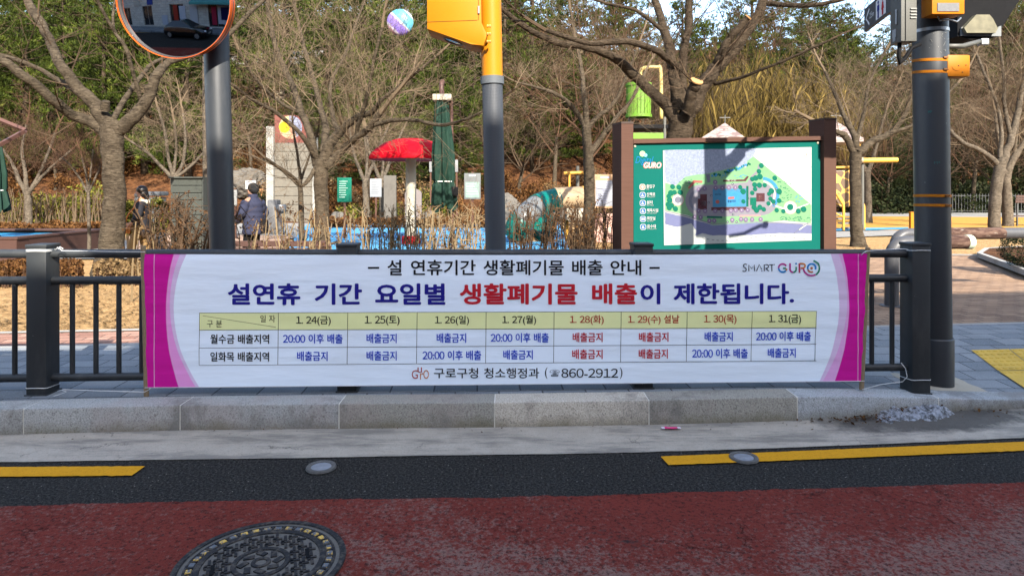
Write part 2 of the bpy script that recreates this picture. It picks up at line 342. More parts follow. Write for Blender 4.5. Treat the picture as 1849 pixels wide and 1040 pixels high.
MT['teal'] = simple('teal_board_paint', (.002, .098, .078), .7, .05, 3, spec=.06)
MT['snow'] = (lambda t: t.done(t.mix(t.step(t.noise(26, None, 6, .8), .42, .56), (.07, .067, .064), (.36, .37, .40)), .6, t.bump(t.noise(60, None, 5, .7), 1, .02), spec=.3))(NT('dirty_ice'))
MT['silt'] = m_dirt('dark_silt', [(.018, .016, .014), (.035, .03, .027), (.06, .05, .042), (.10, .075, .05)], 2)
DIM[0] = 1.0
# ------------------------------------------------------------------ the setting: ground, road, kerb, pavement
def sstep(t): t = max(0, min(1, t)); return t*t*(3-2*t)
def ramp_k(x, y): return sstep((x-1.7)/2.2)*sstep((6.4-y)/1.5)
def hill_y0(x): return 33+15*sstep((x-7)/9)-5*sstep((-x-6)/8)
def height(x, y):
    z = .165-.075*sstep((y-8.6)/2.0)-.105*ramp_k(x, y)
    d = y-hill_y0(x)
    if d > 0:
        k = .43-.06*math.exp(-((x/max(y, 1)-.56)/.055)**2)
        z += k*(d*d/(d+4)) if d < 62 else k*58.3
        z += .5*mnoise.noise(Vector((x*.12, y*.12, 2)))*min(1, d/6)
    elif y > 9: z += .035*mnoise.noise(Vector((x*.5, y*.5, 7)))
    return z
def interp(pl, x):
    for a, b in zip(pl, pl[1:]):
        if x <= b[0]: return a[1]+(b[1]-a[1])*(x-a[0])/(b[0]-a[0])
    return pl[-1][1]
kerb_px = [(-400, 806), (45, 787), (325, 780), (612, 777), (893, 774.5), (1172, 770), (1440, 762.5), (1560, 755), (1700, 746), (1849, 740), (2300, 731)]
kerbF = [tuple(G(x, y)[:2]) for x, y in kerb_px]                     # kerb front on the road
def kz(x): return .173-.105*sstep((x-1.7)/2.2)
def kY(x): return interp(kerbF, x)
KW = .19
g = MB(); S = 400
g.quad((-S, -S, -.06), (S, -S, -.06), (S, S, -.06), (-S, S, -.06)); tag(g.build('ground', MT['dirt']), kind='structure')
# road: one sheet, the coating, the gutter and the markings as sheets above it
xs = [-30]+[kerbF[0][0]+i*(kerbF[-1][0]-kerbF[0][0])/60 for i in range(61)]+[30]
m = MB()
for a, b in zip(xs, xs[1:]): m.quad((a, -7.2, 0), (b, -7.2, 0), (b, kY(b)+.02, 0), (a, kY(a)+.02, 0))
tag(m.build('road', MT['asphalt']), kind='structure')
red_pl = [tuple(G(x, y, .004)[:2]) for x, y in [(-300, 922), (0, 914), (280, 906), (514, 902.5), (780, 899), (1000, 895.5), (1100, 893), (1350, 885), (1600, 878), (1849, 870), (2200, 860)]]
m = MB(); rr = random.Random(3)
X = [-30, -8]+[red_pl[0][0]+i*(red_pl[-1][0]-red_pl[0][0])/600 for i in range(601)]+[8, 30]
E_ = [(x, interp(red_pl, x)+.014*mnoise.noise(Vector((x*4, 0, 0)))+.014*mnoise.noise(Vector((x*15, 1, 0)))+.008*mnoise.noise(Vector((x*41, 2, 0)))) for x in X]
for a, b in zip(E_, E_[1:]): m.quad((a[0], -2.6, .004), (b[0], -2.6, .004), (b[0], b[1], .004), (a[0], a[1], .004))
tag(m.build('red_road_surface', MT['red']), kind='structure')
gut_pl = [tuple(G(x, y, .006)[:2]) for x, y in [(-300, 838), (0, 834), (260, 830), (530, 826.5), (780, 822), (1000, 819), (1100, 817.5), (1316, 811.5), (1600, 801), (1849, 790), (2200, 776)]]
m = MB(); X = [-30, -8]+[gut_pl[0][0]+i*(gut_pl[-1][0]-gut_pl[0][0])/200 for i in range(201)]+[8, 30]
E_ = [(x, interp(gut_pl, x)+.006*mnoise.noise(Vector((x*6, 4, 0)))+.004*mnoise.noise(Vector((x*25, 1, 5)))) for x in X]
for a, b in zip(E_, E_[1:]): m.quad((a[0], a[1], .006), (b[0], b[1], .006), (b[0], kY(b[0])+.01, .012), (a[0], kY(a[0])+.01, .012))
tag(m.build('gutter', MT['gutter']), kind='structure')
def strip_px(name, top, bot, z, mat, n=140):
    m = MB(); T = [tuple(G(x, y, z)[:2]) for x, y in top]; B = [tuple(G(x, y, z)[:2]) for x, y in bot]
    for i in range(n):
        q = []
        for k in (i/n, (i+1)/n):
            xa = T[0][0]+(T[-1][0]-T[0][0])*k; xb = B[0][0]+(B[-1][0]-B[0][0])*k
            q.append((Vector((xa, interp(T, xa)+.006*mnoise.noise(Vector((xa*26, 3, 1))), z)), Vector((xb, interp(B, xb)+.006*mnoise.noise(Vector((xb*26, 8, 1))), z))))
        m.quad(q[0][1], q[1][1], q[1][0], q[0][0])
    return tag(m.build(name, mat), kind='structure')
strip_px('yellow_line', [(1193, 823.5), (1400, 815.5), (1849, 797), (2150, 783)], [(1207, 839), (1400, 831.5), (1849, 813), (2150, 799)], .0085, MT['yellowline'])
strip_px('yellow_line', [(-260, 848), (0, 842.5), (262, 841)], [(-260, 866), (0, 860), (238, 858)], .0085, MT['yellowline'])
# kerb: granite stones butted with thin joints, one mesh (an island per stone)
joints = [G(x, interp(kerb_px, x))[0] for x in (42, 325, 612, 893, 1172, 1440, 1695)]
joints = [joints[0]-1.06*i for i in range(12, 0, -1)]+joints+[joints[-1]+1.06*i for i in range(1, 12)]
m = MB(); j = MB()
for a, b in zip(joints, joints[1:]):
    a2, b2 = a+.004, b-.004; n = 6; ring = []; mx_ = ((a+b)/2/kY((a+b)/2))*F+CX; vi = 2 if 893 < mx_ < 1172 else 1 if 612 < mx_ < 893 or 1172 < mx_ < 1440 else 3 if mx_ > 1440 else 0
    for i in range(n+1):
        x = a2+(b2-a2)*i/n; y = kY(x); z = kz(x)
        ring.append([(x, y+KW, -.05), (x, y+KW, z), (x, y+.016, z), (x, y+.005, z-.004), (x, y, z-.016), (x, y, -.05)])
    n0 = len(m.v)
    for r_ in ring: m.v += r_
    for i in range(n):
        for k in range(5):
            p = n0+i*6+k; m.f.append((p, p+1, p+7, p+6)); m.m.append(vi)
    m.f.append(tuple(n0+k for k in range(5, -1, -1))); m.m.append(vi); m.f.append(tuple(n0+n*6+k for k in range(6))); m.m.append(vi)
    y, z = kY(b), kz(b); j.box((b, y+KW/2+.0015, z/2-.0285), (.0075, KW-.001, z+.054), 0)
o = m.build('kerb', GRAN, auto=35); tag(o, kind='structure'); tag(j.build('kerb_joint', m_concrete('pale_mortar', (.58, .55, .48), (.3, .28, .24), 6, .5)), kind='structure')
# pavement sheet (grey pavers) up to a slanting stone strip, then brick
def line2(x): return 6.36+.109*x
def sheet(name, mat, x0, x1, ylo, yhi, dz, nx=50, ny=14, flat_z=None):
    m = MB(); idx = {}
    for i in range(nx+1):
        x = x0+(x1-x0)*i/nx; a, b = ylo(x), yhi(x)
        for k in range(ny+1):
            y = a+(b-a)*k/ny; idx[i, k] = len(m.v); m.v.append((x, y, (height(x, y)+dz) if flat_z is None else flat_z))
    for i in range(nx):
        for k in range(ny): m.f.append((idx[i, k], idx[i+1, k], idx[i+1, k+1], idx[i, k+1])); m.m.append(0)
    return tag(m.build(name, mat, smooth=True), kind='structure')
sheet('pavement', MT['paver'], -9, 11, lambda x: kY(x)+KW-.004, line2, .004, 90, 20)
sheet('stone_strip', MT['strip'], -9, 11, lambda x: line2(x), lambda x: line2(x)+.075, .0045, 40, 1)
sheet('brick_path', MT['brick'], -9, 2.0, lambda x: line2(x)+.075, lambda x: line2(x)+.62, .004, 40, 2)
sheet('brick_edge_strip', MT['strip'], -9, 2.0, lambda x: line2(x)+.62, lambda x: line2(x)+.70, .012, 40, 1)
sheet('plaza', MT['plaza'], 3.0, 30, lambda x: line2(x)+.075, lambda x: 15.3-.02*x, .004, 40, 20)
sheet('plaza_edge_strip', MT['strip'], 3.0, 30, lambda x: 15.3-.02*x, lambda x: 15.55-.02*x, .01, 30, 1)
# park ground and hill: one terrain sheet
m = MB(); idx = {}
ys = [3.9+i*.45 for i in range(16)]+[11.1+i*1.0 for i in range(16)]+[27+i*1.3 for i in range(60)]+[112, 130, 170, 260, 390]
xs = [-390, -220, -130]+[-90+i*2.0 for i in range(25)]+[-40+i*1.0 for i in range(86)]+[47+i*2.2 for i in range(22)]+[130, 220, 390]
for i, x in enumerate(xs):
    for k, y in enumerate(ys):
        yy = max(y, kY(x)+KW-.02) if -8 < x < 9 else y
        if y < 4.8 and not -8 < x < 9: yy = max(y, 4.9)
        idx[i, k] = len(m.v); m.v.append((x, yy, height(x, yy)-(.07 if yy < line2(x)-.3 and -9 < x < 11 else .012)))
for i in range(len(xs)-1):
    for k in range(len(ys)-1):
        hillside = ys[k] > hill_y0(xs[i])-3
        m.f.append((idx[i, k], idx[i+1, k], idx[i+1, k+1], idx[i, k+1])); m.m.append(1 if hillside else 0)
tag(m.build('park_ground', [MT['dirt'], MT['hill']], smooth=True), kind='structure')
def zone(name, px, mat, dz=.02):
    m = MB(); pts = [G(x, y, .092) for x, y in px]; m.poly([(p.x, p.y, .092+dz) for p in pts]); return tag(m.build(name, mat), kind='structure')
MT['bluefloor'] = simple('blue_rubber_floor', (.05, .19, .33), .85, .12, 3, .2, 60)
MT['ochre'] = simple('ochre_rubber_floor', (.30, .15, .024), .85, .1, 2, .2, 60)
MT['greypath'] = simple('grey_path_paving', (.17, .165, .155), .9, .12, 3, .2, 60)
MT['pinkpath'] = simple('pink_beige_paving', (.25, .165, .115), .85, .12, 4, .2, 60)
zone('play_surface', [(515, 452), (560, 400), (1010, 400), (1030, 455)], MT['bluefloor'], .03)
zone('ochre_play_surface', [(1495, 416), (2300, 426), (2300, 397), (1495, 391)], MT['ochre'], .03)
zone('blue_edge_strip', [(1440, 420), (1640, 416), (1640, 412.5), (1440, 415)], MT['bluefloor'], .042)
zone('far_path', [(1400, 391), (2300, 396), (2300, 386), (1400, 383)], MT['greypath'], .03)
zone('near_path', [(1440, 433), (1660, 425), (1660, 416.5), (1440, 421)], MT['greypath'], .03)
zone('pink_path', [(205, 470), (520, 470), (520, 428), (240, 420)], MT['pinkpath'], .03)
zone('grey_park_path', [(60, 470), (240, 470), (250, 436), (170, 436)], MT['greypath'], .035)
zone('paved_clearing', [(420, 432), (560, 432), (560, 404), (420, 404)], MT['greypath'], .026)
# pale concrete collar round the signal pole, yellow tactile paving
zc = height(3.1, 5.0)
# (tactile tiles: individual domes inside the mesh)
tm = MB()
c0, c1, c2, c3 = [G(*q, .10) for q in ((1752, 641), (1960, 637), (2060, 700), (1862, 701))]
def til(u, v):
    p = (c3*(1-u)+c2*u)*(1-v)+(c0*(1-u)+c1*u)*v; return Vector((p.x, p.y, height(p.x, p.y)+.006))
NU, NV = 3, 2
for a in range(NU):
    for b in range(NV):
        e = .012; u0, u1, v0, v1 = (a+e)/NU, (a+1-e)/NU, (b+e)/NV, (b+1-e)/NV
        tm.poly([til(u0, v0)+Vector((0, 0, .004)), til(u1, v0)+Vector((0, 0, .004)), til(u1, v1)+Vector((0, 0, .004)), til(u0, v1)+Vector((0, 0, .004))])
        for i in range(6):
            for k in range(6):
                p = til(u0+(u1-u0)*(i+.5)/6, v0+(v1-v0)*(k+.5)/6); tm.lathe([(.018, .003), (.016, .0075), (.009, .009)], p, 8)
MT['tactile'] = simple('yellow_tactile_paving', (.50, .31, .045), .75, .12, 6, .3, 90)
tag(tm.build('tactile_paving', MT['tactile']), kind='structure')

# ------------------------------------------------------------------ small things on the road
mh = Vector((-1.045, 2.765, .006)); MR = .345
man = thing('manhole_cover', mh, 'round cast iron manhole cover with worn yellow dots in the red road', 'manhole cover')
MT['iron'] = (lambda t: t.done(t.mix(t.step(t.noise(40, None, 5, .7), .48, .60), (.012, .0115, .012), (.055, .045, .036)), .7, t.bump(t.noise(90), .4, .004), spec=.2))(NT('worn_cast_iron'))
MT['irond'] = (lambda t: t.done(t.mix(t.noise(60, None, 5, .75), (.05, .045, .038), (.15, .13, .105)), .85, t.bump(t.noise(90), .7, .006)))(NT('grit_filled_iron'))
MT['wornyellow'] = (lambda t: t.done(t.mix(t.step(t.noise(28, None, 4, .8), .49, .53), (.075, .08, .09), (.50, .30, .05)), .7))(NT('worn_yellow_dots'))
m = MB(); m.lathe([(MR-.027, .004), (MR-.024, .0085), (MR-.002, .0085), (MR, .002)], mh, 72, closed=False); m.build('frame', MT['iron'], man)
m = MB(); m.poly([mh+Vector((math.cos(a)*(MR-.02), math.sin(a)*(MR-.02), .002)) for a in [2*math.pi*i/72 for i in range(72)]]); m.build('recessed_plate', MT['irond'], man)
m = MB()
def mring(r0, r1, z=.0075, seg=64): m.lathe([(r0, .002), (r0+.002, z), (r1-.002, z), (r1, .002)], mh, seg, closed=False)
mring(.235, .263); mring(.095, .118); mring(.29, .302, .006)
bm_box = lambda x, y, w_, h_, rz: m.box(mh+Vector((x, y, .0045)), (w_, h_, .006), 0, rz)
rr = random.Random(5); a0 = .35
for i in range(-7, 8):
    for k in range(-7, 8):
        x, y = i*.0335, k*.0335; r = math.hypot(x, y)
        if .125 < r < .222:
            ca, sa = math.cos(a0), math.sin(a0); X_, Y_ = x*ca-y*sa, x*sa+y*ca
            if (i+k) % 2: bm_box(X_, Y_, .040, .012, a0); bm_box(X_-.012*ca, Y_-.012*sa, .012, .034, a0)
            else: bm_box(X_, Y_, .012, .040, a0)
for i in range(8):
    a = i*math.pi/4+.3; bm_box(math.cos(a)*.070, math.sin(a)*.070, .045, .026, a+.8)
mring(.022, .040)
for i in range(36):
    a = i*2*math.pi/36; bm_box(math.cos(a)*.277, math.sin(a)*.277, .026, .008, a)
m.build('relief_pattern', MT['iron'], man)
m = MB()
for i in range(36):
    a = (i+.5)*2*math.pi/36; m.box(mh+Vector((math.cos(a)*.277, math.sin(a)*.277, .0052)), (.022, .028, .006), 0, a, bev=.002)
m.build('worn_dots', MT['wornyellow'], man)
for s in (-1, 1):
    m = MB(); a = .35+(0 if s > 0 else math.pi); c = mh+Vector((math.cos(a)*.185, math.sin(a)*.185, .0085)); m.box(c, (.016, .075, .003), 0, .35, bev=.001); m.build('lifting_slot', MT['black'], man)
for px, py, lab in ((580, 843, 'small round metal valve cover alone on black asphalt beside the gutter'), (1343, 826, 'small round metal valve cover set in the yellow road line')):
    c = G(px, py, .010); t = thing('valve_cover', c, lab, 'valve cover', 'valve covers in the road')
    m = MB(); m.lathe([(.056, .004), (.060, .007), (.080, .007), (.084, -.004)], c, 40, closed=False); m.build('ring', simple('worn_steel_ring', (.09, .085, .078), .6, .3, 40, .3, 90), t, auto=40)
    m = MB(); m.lathe([(.056, .003), (.048, .006), (.002, .0065)], c, 32); m.build('lid', simple('worn_steel_lid', (.24, .25, .27), .5, .2, 30, .2, 90, metal=.4), t, auto=40)
# pink wrapper by the kerb
c = G(1211, 772.5, .016); wr = thing('sweet_wrapper', c, 'crumpled pink and white sweet wrapper lying at the foot of the kerb', 'wrapper')
m = MB(); bm = bmesh.new(); bmesh.ops.create_grid(bm, x_segments=12, y_segments=4, size=1)
for v in bm.verts: v.co = Vector((c.x+v.co.x*.062, c.y-.012+v.co.y*.016, c.z+.006+.007*mnoise.noise(Vector((v.co.x*3, v.co.y*2, 1)))))
m.add(bm); bm.free()
for i, f in enumerate(m.f): m.m[i] = 1 if (m.v[f[0]][0]-c.x) > .040 or (m.v[f[0]][0]-c.x) < -.045 else 0
m.build('foil', [flat('pink_foil', (.62, .04, .17), .35), flat('white_foil', (.6, .5, .55), .35)], wr, smooth=True)
# dirty ice heap with silt and leaves in the gutter
def mound(name, pts, mat, hgt, seed, label, cat, kind=None, nx=120, ny=44):
    x0, x1, yb, yf = pts; m = MB(); idx = {}
    for i in range(nx+1):
        for k in range(ny+1):
            u, v = i/nx, k/ny; x = x0+(x1-x0)*u
            yk = kY(x)-.003; y = yk-(yf*v)
            e = max(0, 1-((u-.5)*2)**2-(v*1.0)**2*1.0); n = mnoise.noise(Vector((x*9, y*9, seed)))*.5+mnoise.noise(Vector((x*28, y*28, seed)))*.3
            e = max(0, e-.28+.6*mnoise.noise(Vector((x*7, y*9, seed+4)))+.3*mnoise.noise(Vector((x*24, y*24, seed+7)))); h = hgt*(min(1, e)**.8)*(.75+.8*n)-.004 if e > 0 else -.006
            idx[i, k] = len(m.v); m.v.append((x, y, .011+max(-.008, h)))
    for i in range(nx):
        for k in range(ny): m.f.append((idx[i, k+1], idx[i+1, k+1], idx[i+1, k], idx[i, k])); m.m.append(0)
    o = m.build(name, mat, smooth=True); tag(o, label, cat, kind=kind); return o
mound('ice_heap', (2.40, 3.12, 0, .17), MT['snow'], .085, 8, 'small heap of dirty melting ice against the kerb', 'ice heap')
UPV_ = Vector((.1, .1, 1)); m = MB(); rr = random.Random(12)
for i in range(190):
    x = min(max(rr.gauss(2.35, .2) if i < 120 else rr.uniform(2.2, 3.5), 1.9), 3.65); y = kY(x)-.01-abs(rr.gauss(0, .07)); s = rr.uniform(.006, .02)
    if i % 5 == 0 and 2.5 < x < 3.1: y = kY(x)-rr.uniform(.0, .03)
    z = .02+rr.uniform(0, .012)+(.035 if 2.6 < x < 3.0 and y > kY(x)-.05 else 0)
    a = rr.uniform(0, 6.28); d = Vector((math.cos(a), math.sin(a), rr.uniform(-.5, .6))).normalized(); e = d.cross(Vector((rr.uniform(-.6, .6), rr.uniform(-.6, .6), 1))).normalized()
    p = Vector((x, y, z)); m.quad(p-d*s, p+e*s*.5, p+d*s, p-e*s*.5)
for i in range(90):                                                 # grit and leaf bits along the foot of the kerb
    x = rr.uniform(-3.4, 3.6); y = kY(x)-abs(rr.gauss(0, .05))-.008; s = rr.uniform(.003, .011); a = rr.uniform(0, 6.28); d = Vector((math.cos(a), math.sin(a), rr.uniform(-.2, .4))).normalized(); e = d.cross(UPV_).normalized(); p = Vector((x, y, .017)); m.quad(p-d*s, p+e*s*.6, p+d*s, p-e*s*.6)
tag(m.build('fallen_leaves', MT['shrubb']), 'small brown fallen leaves scattered along the kerb and round the ice heap', 'leaves', kind='stuff')

# ------------------------------------------------------------------ guard railing
RA, RB = P(78, 458, 4.57), P(1652, 458, 4.80)                        # axis of the top rail at two posts
rdir = Vector((RB.x-RA.x, RB.y-RA.y, 0)).normalized(); rn = Vector((rdir.y, -rdir.x, 0))   # rn points to the road
def rail_at(px):
    k = px-CX; A, D = RA, RB-RA; t = (k*A.y/F-A.x)/(D.x-k*D.y/F); return Vector((A.x+D.x*t, A.y+D.y*t, 0)), t
rl = thing('guard_railing', (RA.x, RA.y, .17), 'charcoal steel guard railing along the kerb behind the banner', 'railing')
ang = math.atan2(rdir.y, rdir.x)
posts = [-470, 78, 630, 1158, 1652]
def ztop(t): return 1.122-.020*t
for px in posts:
    c, t = rail_at(px); zt = 1.175-.008*t; zb = height(c.x, c.y)-.03
    m = MB(); m.box((c.x, c.y, (zt+zb)/2), (.135, .15, zt-zb), 0, ang, bev=.012); o = m.build('post', MT['rail'], rl, auto=40)
    k = MB(); k.box((c.x, c.y, zt+.004), (.143, .158, .022), 0, ang, bev=.006); k.build('post_cap', MT['rail'], o, auto=40)
    k = MB(); k.box((c.x, c.y, height(c.x, c.y)+.006), (.15, .165, .012), 0, ang, bev=.003); k.build('base_plate', MT['rail'], o, auto=40)
for pa, pb in zip(posts, posts[1:]):
    A, ta = rail_at(pa); B, tb = rail_at(pb)
    for z0, sl_, r_ in ((1.122, -.020, .030), (.938, -.014, .028), (.272, .012, .028)):
        m = MB(); m.tube([(A.x, A.y, z0+sl_*ta), (B.x, B.y, z0+sl_*tb)], r_, 16); m.build('rail', MT['rail'], rl, auto=40)
    n = 11
    offs = [(i+.5)/n for i in range(n)]
    if pa == 78: offs = [(p-78)/(630-78) for p in (130, 172, 213, 254, 296, 338, 380, 422, 464, 506, 548, 590)]
    if pb == 1652: offs = [(p-1158)/(1652-1158) for p in (1200, 1240, 1280, 1320, 1362, 1404, 1446, 1490, 1532, 1573, 1610)]
    if pb == 78: offs = [(p+470)/548 for p in (-430, -388, -345, -300, -256, -212, -168, -122, -76, -28, 26)]
    for f in offs:
        t = ta+(tb-ta)*f; c = A+(B-A)*f
        m = MB(); m.tube([(c.x, c.y, .272+.012*t), (c.x, c.y, .938-.014*t)], .0165, 12); m.build('baluster', MT['rail'], rl, auto=40)

# ------------------------------------------------------------------ banner
TL, TR, BR, BL = P(255, 459, 4.475), P(1570, 458, 4.685), P(1560, 688, 4.685), P(262, 700, 4.475)
bn = Vector((TR.y-TL.y, -(TR.x-TL.x), 0)).normalized(); BW = (TR-TL).length
bpos = (TL.x, TL.y, BL.z)
ban = thing('banner', bpos, 'long white cloth banner with magenta ends and a printed Korean timetable tied to the railing', 'banner')
def wrk(x, z):
    u = (x-TL.x)/(TR.x-TL.x); e = .35+.65*(math.exp(-u/.13)+math.exp(-(1-u)/.17)*.9)
    n = mnoise.noise(Vector((x*.9, z*7.0-x*.55, 1.3)))*.6+mnoise.noise(Vector((x*1.6+4, z*15+x*1.5, 4.1)))*.32
    p = .005*math.exp(-((x-rail_at(630)[0].x)/.13)**2)+.005*math.exp(-((x-rail_at(1158)[0].x)/.13)**2)
    return .010*e*n+p*.6
def bpt(px, py, lift=0.0):
    k = px-CX; D = TR-TL; t = (k*TL.y/F-TL.x)/(D.x-k*D.y/F); Yc = TL.y+D.y*t; x = TL.x+D.x*t; z = EYE-(py-HOR)/F*Yc
    return Vector((x, Yc, z))+bn*(wrk(x, z)+lift)
def m_cloth():
    t = NT('banner_cloth'); u = t.tc.outputs['UV']; s = t.n('ShaderNodeSeparateXYZ'); t.t.links.new(u, s.inputs[0])
    X, Yv = s.outputs[0], s.outputs[1]                              # photo pixels along the banner, 0 bottom .. 1 top
    def curve(c0, c1, c2): return t.math('ADD', t.math('ADD', c0, t.math('MULTIPLY', Yv, c1)), t.math('MULTIPLY', t.math('MULTIPLY', Yv, Yv), c2))
    def quadfit(b, mid, top): c1 = 4*mid-3*b-top; return b, c1, top-b-c1
    c = (.77, .85, .93)
    edge = lambda fit, side: t.step(t.math('SUBTRACT', curve(*quadfit(*fit)), X) if side < 0 else t.math('SUBTRACT', X, curve(*quadfit(*fit))), -.4, .4)
    for fit, colr in (((356, 312, 333), (.66, .50, .69)), ((350, 306, 322), (.76, .30, .62)), ((320, 298, 311), (.56, .010, .27))): c = t.mix(edge(fit, -1), c, colr)
    for fit, colr in (((1476, 1512, 1497), (.66, .50, .69)), ((1482, 1526, 1512), (.70, .36, .64)), ((1505, 1531, 1519), (.56, .010, .27))): c = t.mix(edge(fit, 1), c, colr)
    for x in (277.5, 1549): c = t.mix(t.step(t.math('ABSOLUTE', t.math('SUBTRACT', X, x)), .9, .3), c, (.72, .35, .55))
    o = t.map(scale=(1.0, 1, 5), rot=(0, .08, 0)); f = t.math('ADD', t.noise(3, o, 3, .5), t.math('MULTIPLY', t.noise(1.4, t.map(scale=(.7, 1, 4), rot=(0, -.12, 0)), 2), 1.6))
    return t.done(c, .65, t.bump(f, .28, .022), spec=.10, trans=.12)
m = MB(); NXb, NZb = 260, 48; uv = []
def rows(i, k):
    a = i/NXb; b = k/NZb; top = TL.lerp(TR, a); bot = BL.lerp(BR, a); p = bot.lerp(top, b); sag = -.008*math.sin(math.pi*a)*(1 if b > .9 else .3)
    p.z += sag; return p+bn*wrk(p.x, p.z)
for i in range(NXb+1):
    for k in range(NZb+1):
        p = rows(i, k); m.v.append(tuple(p))
q = lambda i, k: i*(NZb+1)+k
for i in range(NXb):
    for k in range(NZb): m.f.append((q(i, k), q(i+1, k), q(i+1, k+1), q(i, k+1))); m.m.append(0)
cl = m.build('cloth', m_cloth(), ban, smooth=True)
ul = cl.data.uv_layers.new(name='UVMap')
for lp in cl.data.loops:
    i, k = divmod(lp.vertex_index, NZb+1); a = i/NXb
    ul.data[lp.index].uv = ((1-k/NZb)*(262+(1560-262)*a)+(k/NZb)*(255+(1570-255)*a), k/NZb)

TXT, RAW, ADV = {}, {}, {}
def raw(st):                                                        # mesh of a string in em units
    if st not in RAW:
        c = bpy.data.curves.new('lettering', 'FONT'); c.body = st; c.resolution_u = 3
        o = bpy.data.objects.new('lettering', c); col.objects.link(o); bpy.context.view_layer.update()
        me = o.to_mesh(); RAW[st] = ([(x.co.x, x.co.y) for x in me.vertices], [tuple(p.vertices) for p in me.polygons]); o.to_mesh_clear()
        bpy.data.objects.remove(o); bpy.data.curves.remove(c)
    return RAW[st]
def right(st): return max(a for a, b in raw(st)[0])
def adv(ch):
    if ch not in ADV: ADV[ch] = right(ch+ch)-right(ch)
    return ADV[ch]
def glyphs(s, shear=0.0):
    key = (s, shear)
    if key in TXT: return TXT[key]
    v, f, x = [], [], 0.0
    for ch in s:
        if ch == ' ': x += .30; continue
        g_, sh_, ad = ch, 0, None
        if ch.isdigit(): g_ = chr(0xFF10+int(ch)); em = adv(g_); sh_, ad = -.21*em, .58*em
        gv, gf = raw(g_); n = len(v); v += [(a+x+sh_+b*shear, b) for a, b in gv]; f += [tuple(n+i for i in q) for q in gf]; x += ad or adv(ch)
    x0 = min(a for a, b in v); x1 = max(a for a, b in v); y0 = min(b for a, b in v); y1 = max(b for a, b in v)
    TXT[key] = ([((a-x0)/(x1-x0), (b-y0)/(y1-y0)) for a, b in v], f); return TXT[key]
class Print:                                                        # flat print laid on a surface given by fn(px, py, lift)
    def __init__(s, fn): s.fn = fn; s.bm = bmesh.new()
    def poly(s, pts, m=0, lift=.002):
        try: f = s.bm.faces.new([s.bm.verts.new((x, -y, lift)) for x, y in pts]); f.material_index = m
        except ValueError: pass
    def text(s, st, box, m=0, lift=.003, bold=0, shear=0, sp=1.0, slope=0):
        if bold > .008:                                             # heavier strokes: the glyphs laid over themselves with small shifts
            d = bold*(box[3]-box[2]); k = 8; x0, x1, y0, y1 = box
            for i in range(k): a = 2*math.pi*i/k; dx, dy = d*math.cos(a), d*math.sin(a)*.8; s.text(st, (x0+d+dx, x1-d+dx, y0+d*.8+dy, y1-d*.8+dy), m, lift+i*.00006, 0, shear, sp, slope)
            return
        v, fs = glyphs(st, shear); x0, x1, y0, y1 = box
        vs_ = [s.bm.verts.new((x0+a*(x1-x0), -(y1+(y0-y1)*b+slope*(a-.5)), lift)) for a, b in v]
        for f in fs:
            try: q = s.bm.faces.new([vs_[i] for i in f]); q.material_index = m
            except ValueError: pass
    def stroke(s, pts, wd, m=0, lift=.003):
        pts = [Vector((a, b)) for a, b in pts]
        L, Rr = [], []
        for i, p in enumerate(pts):
            d = (pts[min(i+1, len(pts)-1)]-pts[max(i-1, 0)]).normalized(); n = Vector((-d.y, d.x))*wd/2; L.append(p+n); Rr.append(p-n)
        for i in range(len(pts)-1): s.poly([L[i], Rr[i], Rr[i+1], L[i+1]], m, lift)
    def disc(s, cx, cy, r, m=0, lift=.003, ry=None, n=20, a0=0): s.poly([(cx+r*math.cos(a0+2*math.pi*i/n), cy+(ry or r)*math.sin(a0+2*math.pi*i/n)) for i in range(n)], m, lift)
    def build(s, name, mats, parent, cuts=None):
        if cuts:
            for yv in cuts: bmesh.ops.bisect_plane(s.bm, geom=s.bm.verts[:]+s.bm.edges[:]+s.bm.faces[:], plane_co=(0, -yv, 0), plane_no=(0, 1, 0), dist=1e-5)
        for v in s.bm.verts: v.co = s.fn(v.co.x, -v.co.y, v.co.z)
        m = MB(); m.add(s.bm); m.m = [f.material_index for f in s.bm.faces]; s.bm.free(); return m.build(name, mats, parent)
def arc(cx, cy, r, a0, a1, n=14, ry=None): return [(cx+r*math.cos(R(a0+(a1-a0)*i/n)), cy-(ry or r)*math.sin(R(a0+(a1-a0)*i/n))) for i in range(n+1)]
ink = lambda n, c: simple(n, c, .6, .04, 4, spec=.25, trans=.12)
INK = [ink('navy_print', (.012, .010, .22)), ink('red_print', (.50, .012, .025)), ink('black_print', (.008, .008, .01)), ink('blue_print', (.010, .055, .52)), ink('yellow_print', (.80, .82, .40)), ink('dark_red_print', (.42, .02, .012))]
cuts = [460+i*5 for i in range(49)]
def word(name, st, box, mi, bold):
    pr = Print(bpt); pr.text(st, box, mi, bold=bold); pr.build(name, INK, ban, cuts)
for st, x0, x1, mi in (('설연휴', 411.4, 542.5, 0), ('기간', 568.4, 654, 0), ('요일별', 677.5, 804.4, 0), ('생활폐기물', 830, 1043, 1), ('배출', 1069, 1150, 1), ('이', 1156, 1192, 0), ('제한됩니다.', 1215.8, 1433.4, 0)):
    word('title_lettering', st, (x0, x1, 511.5, 550.5-.0018*(x0-411)), mi, .036)
for st, x0, x1 in (('설', 699.6, 725.5), ('연휴기간', 742, 859), ('생활폐기물', 873, 1017.8), ('배출', 1032.8, 1087.9), ('안내', 1102, 1157.5)): word('heading_lettering', st, (x0, x1, 469.3, 497), 2, .018)
for x0, x1 in ((664.5, 684.7), (1172.5, 1191)): pr = Print(bpt); pr.poly([(x0, 482), (x0, 485.3), (x1, 485.3), (x1, 482)], 2); pr.build('heading_dash', INK, ban)
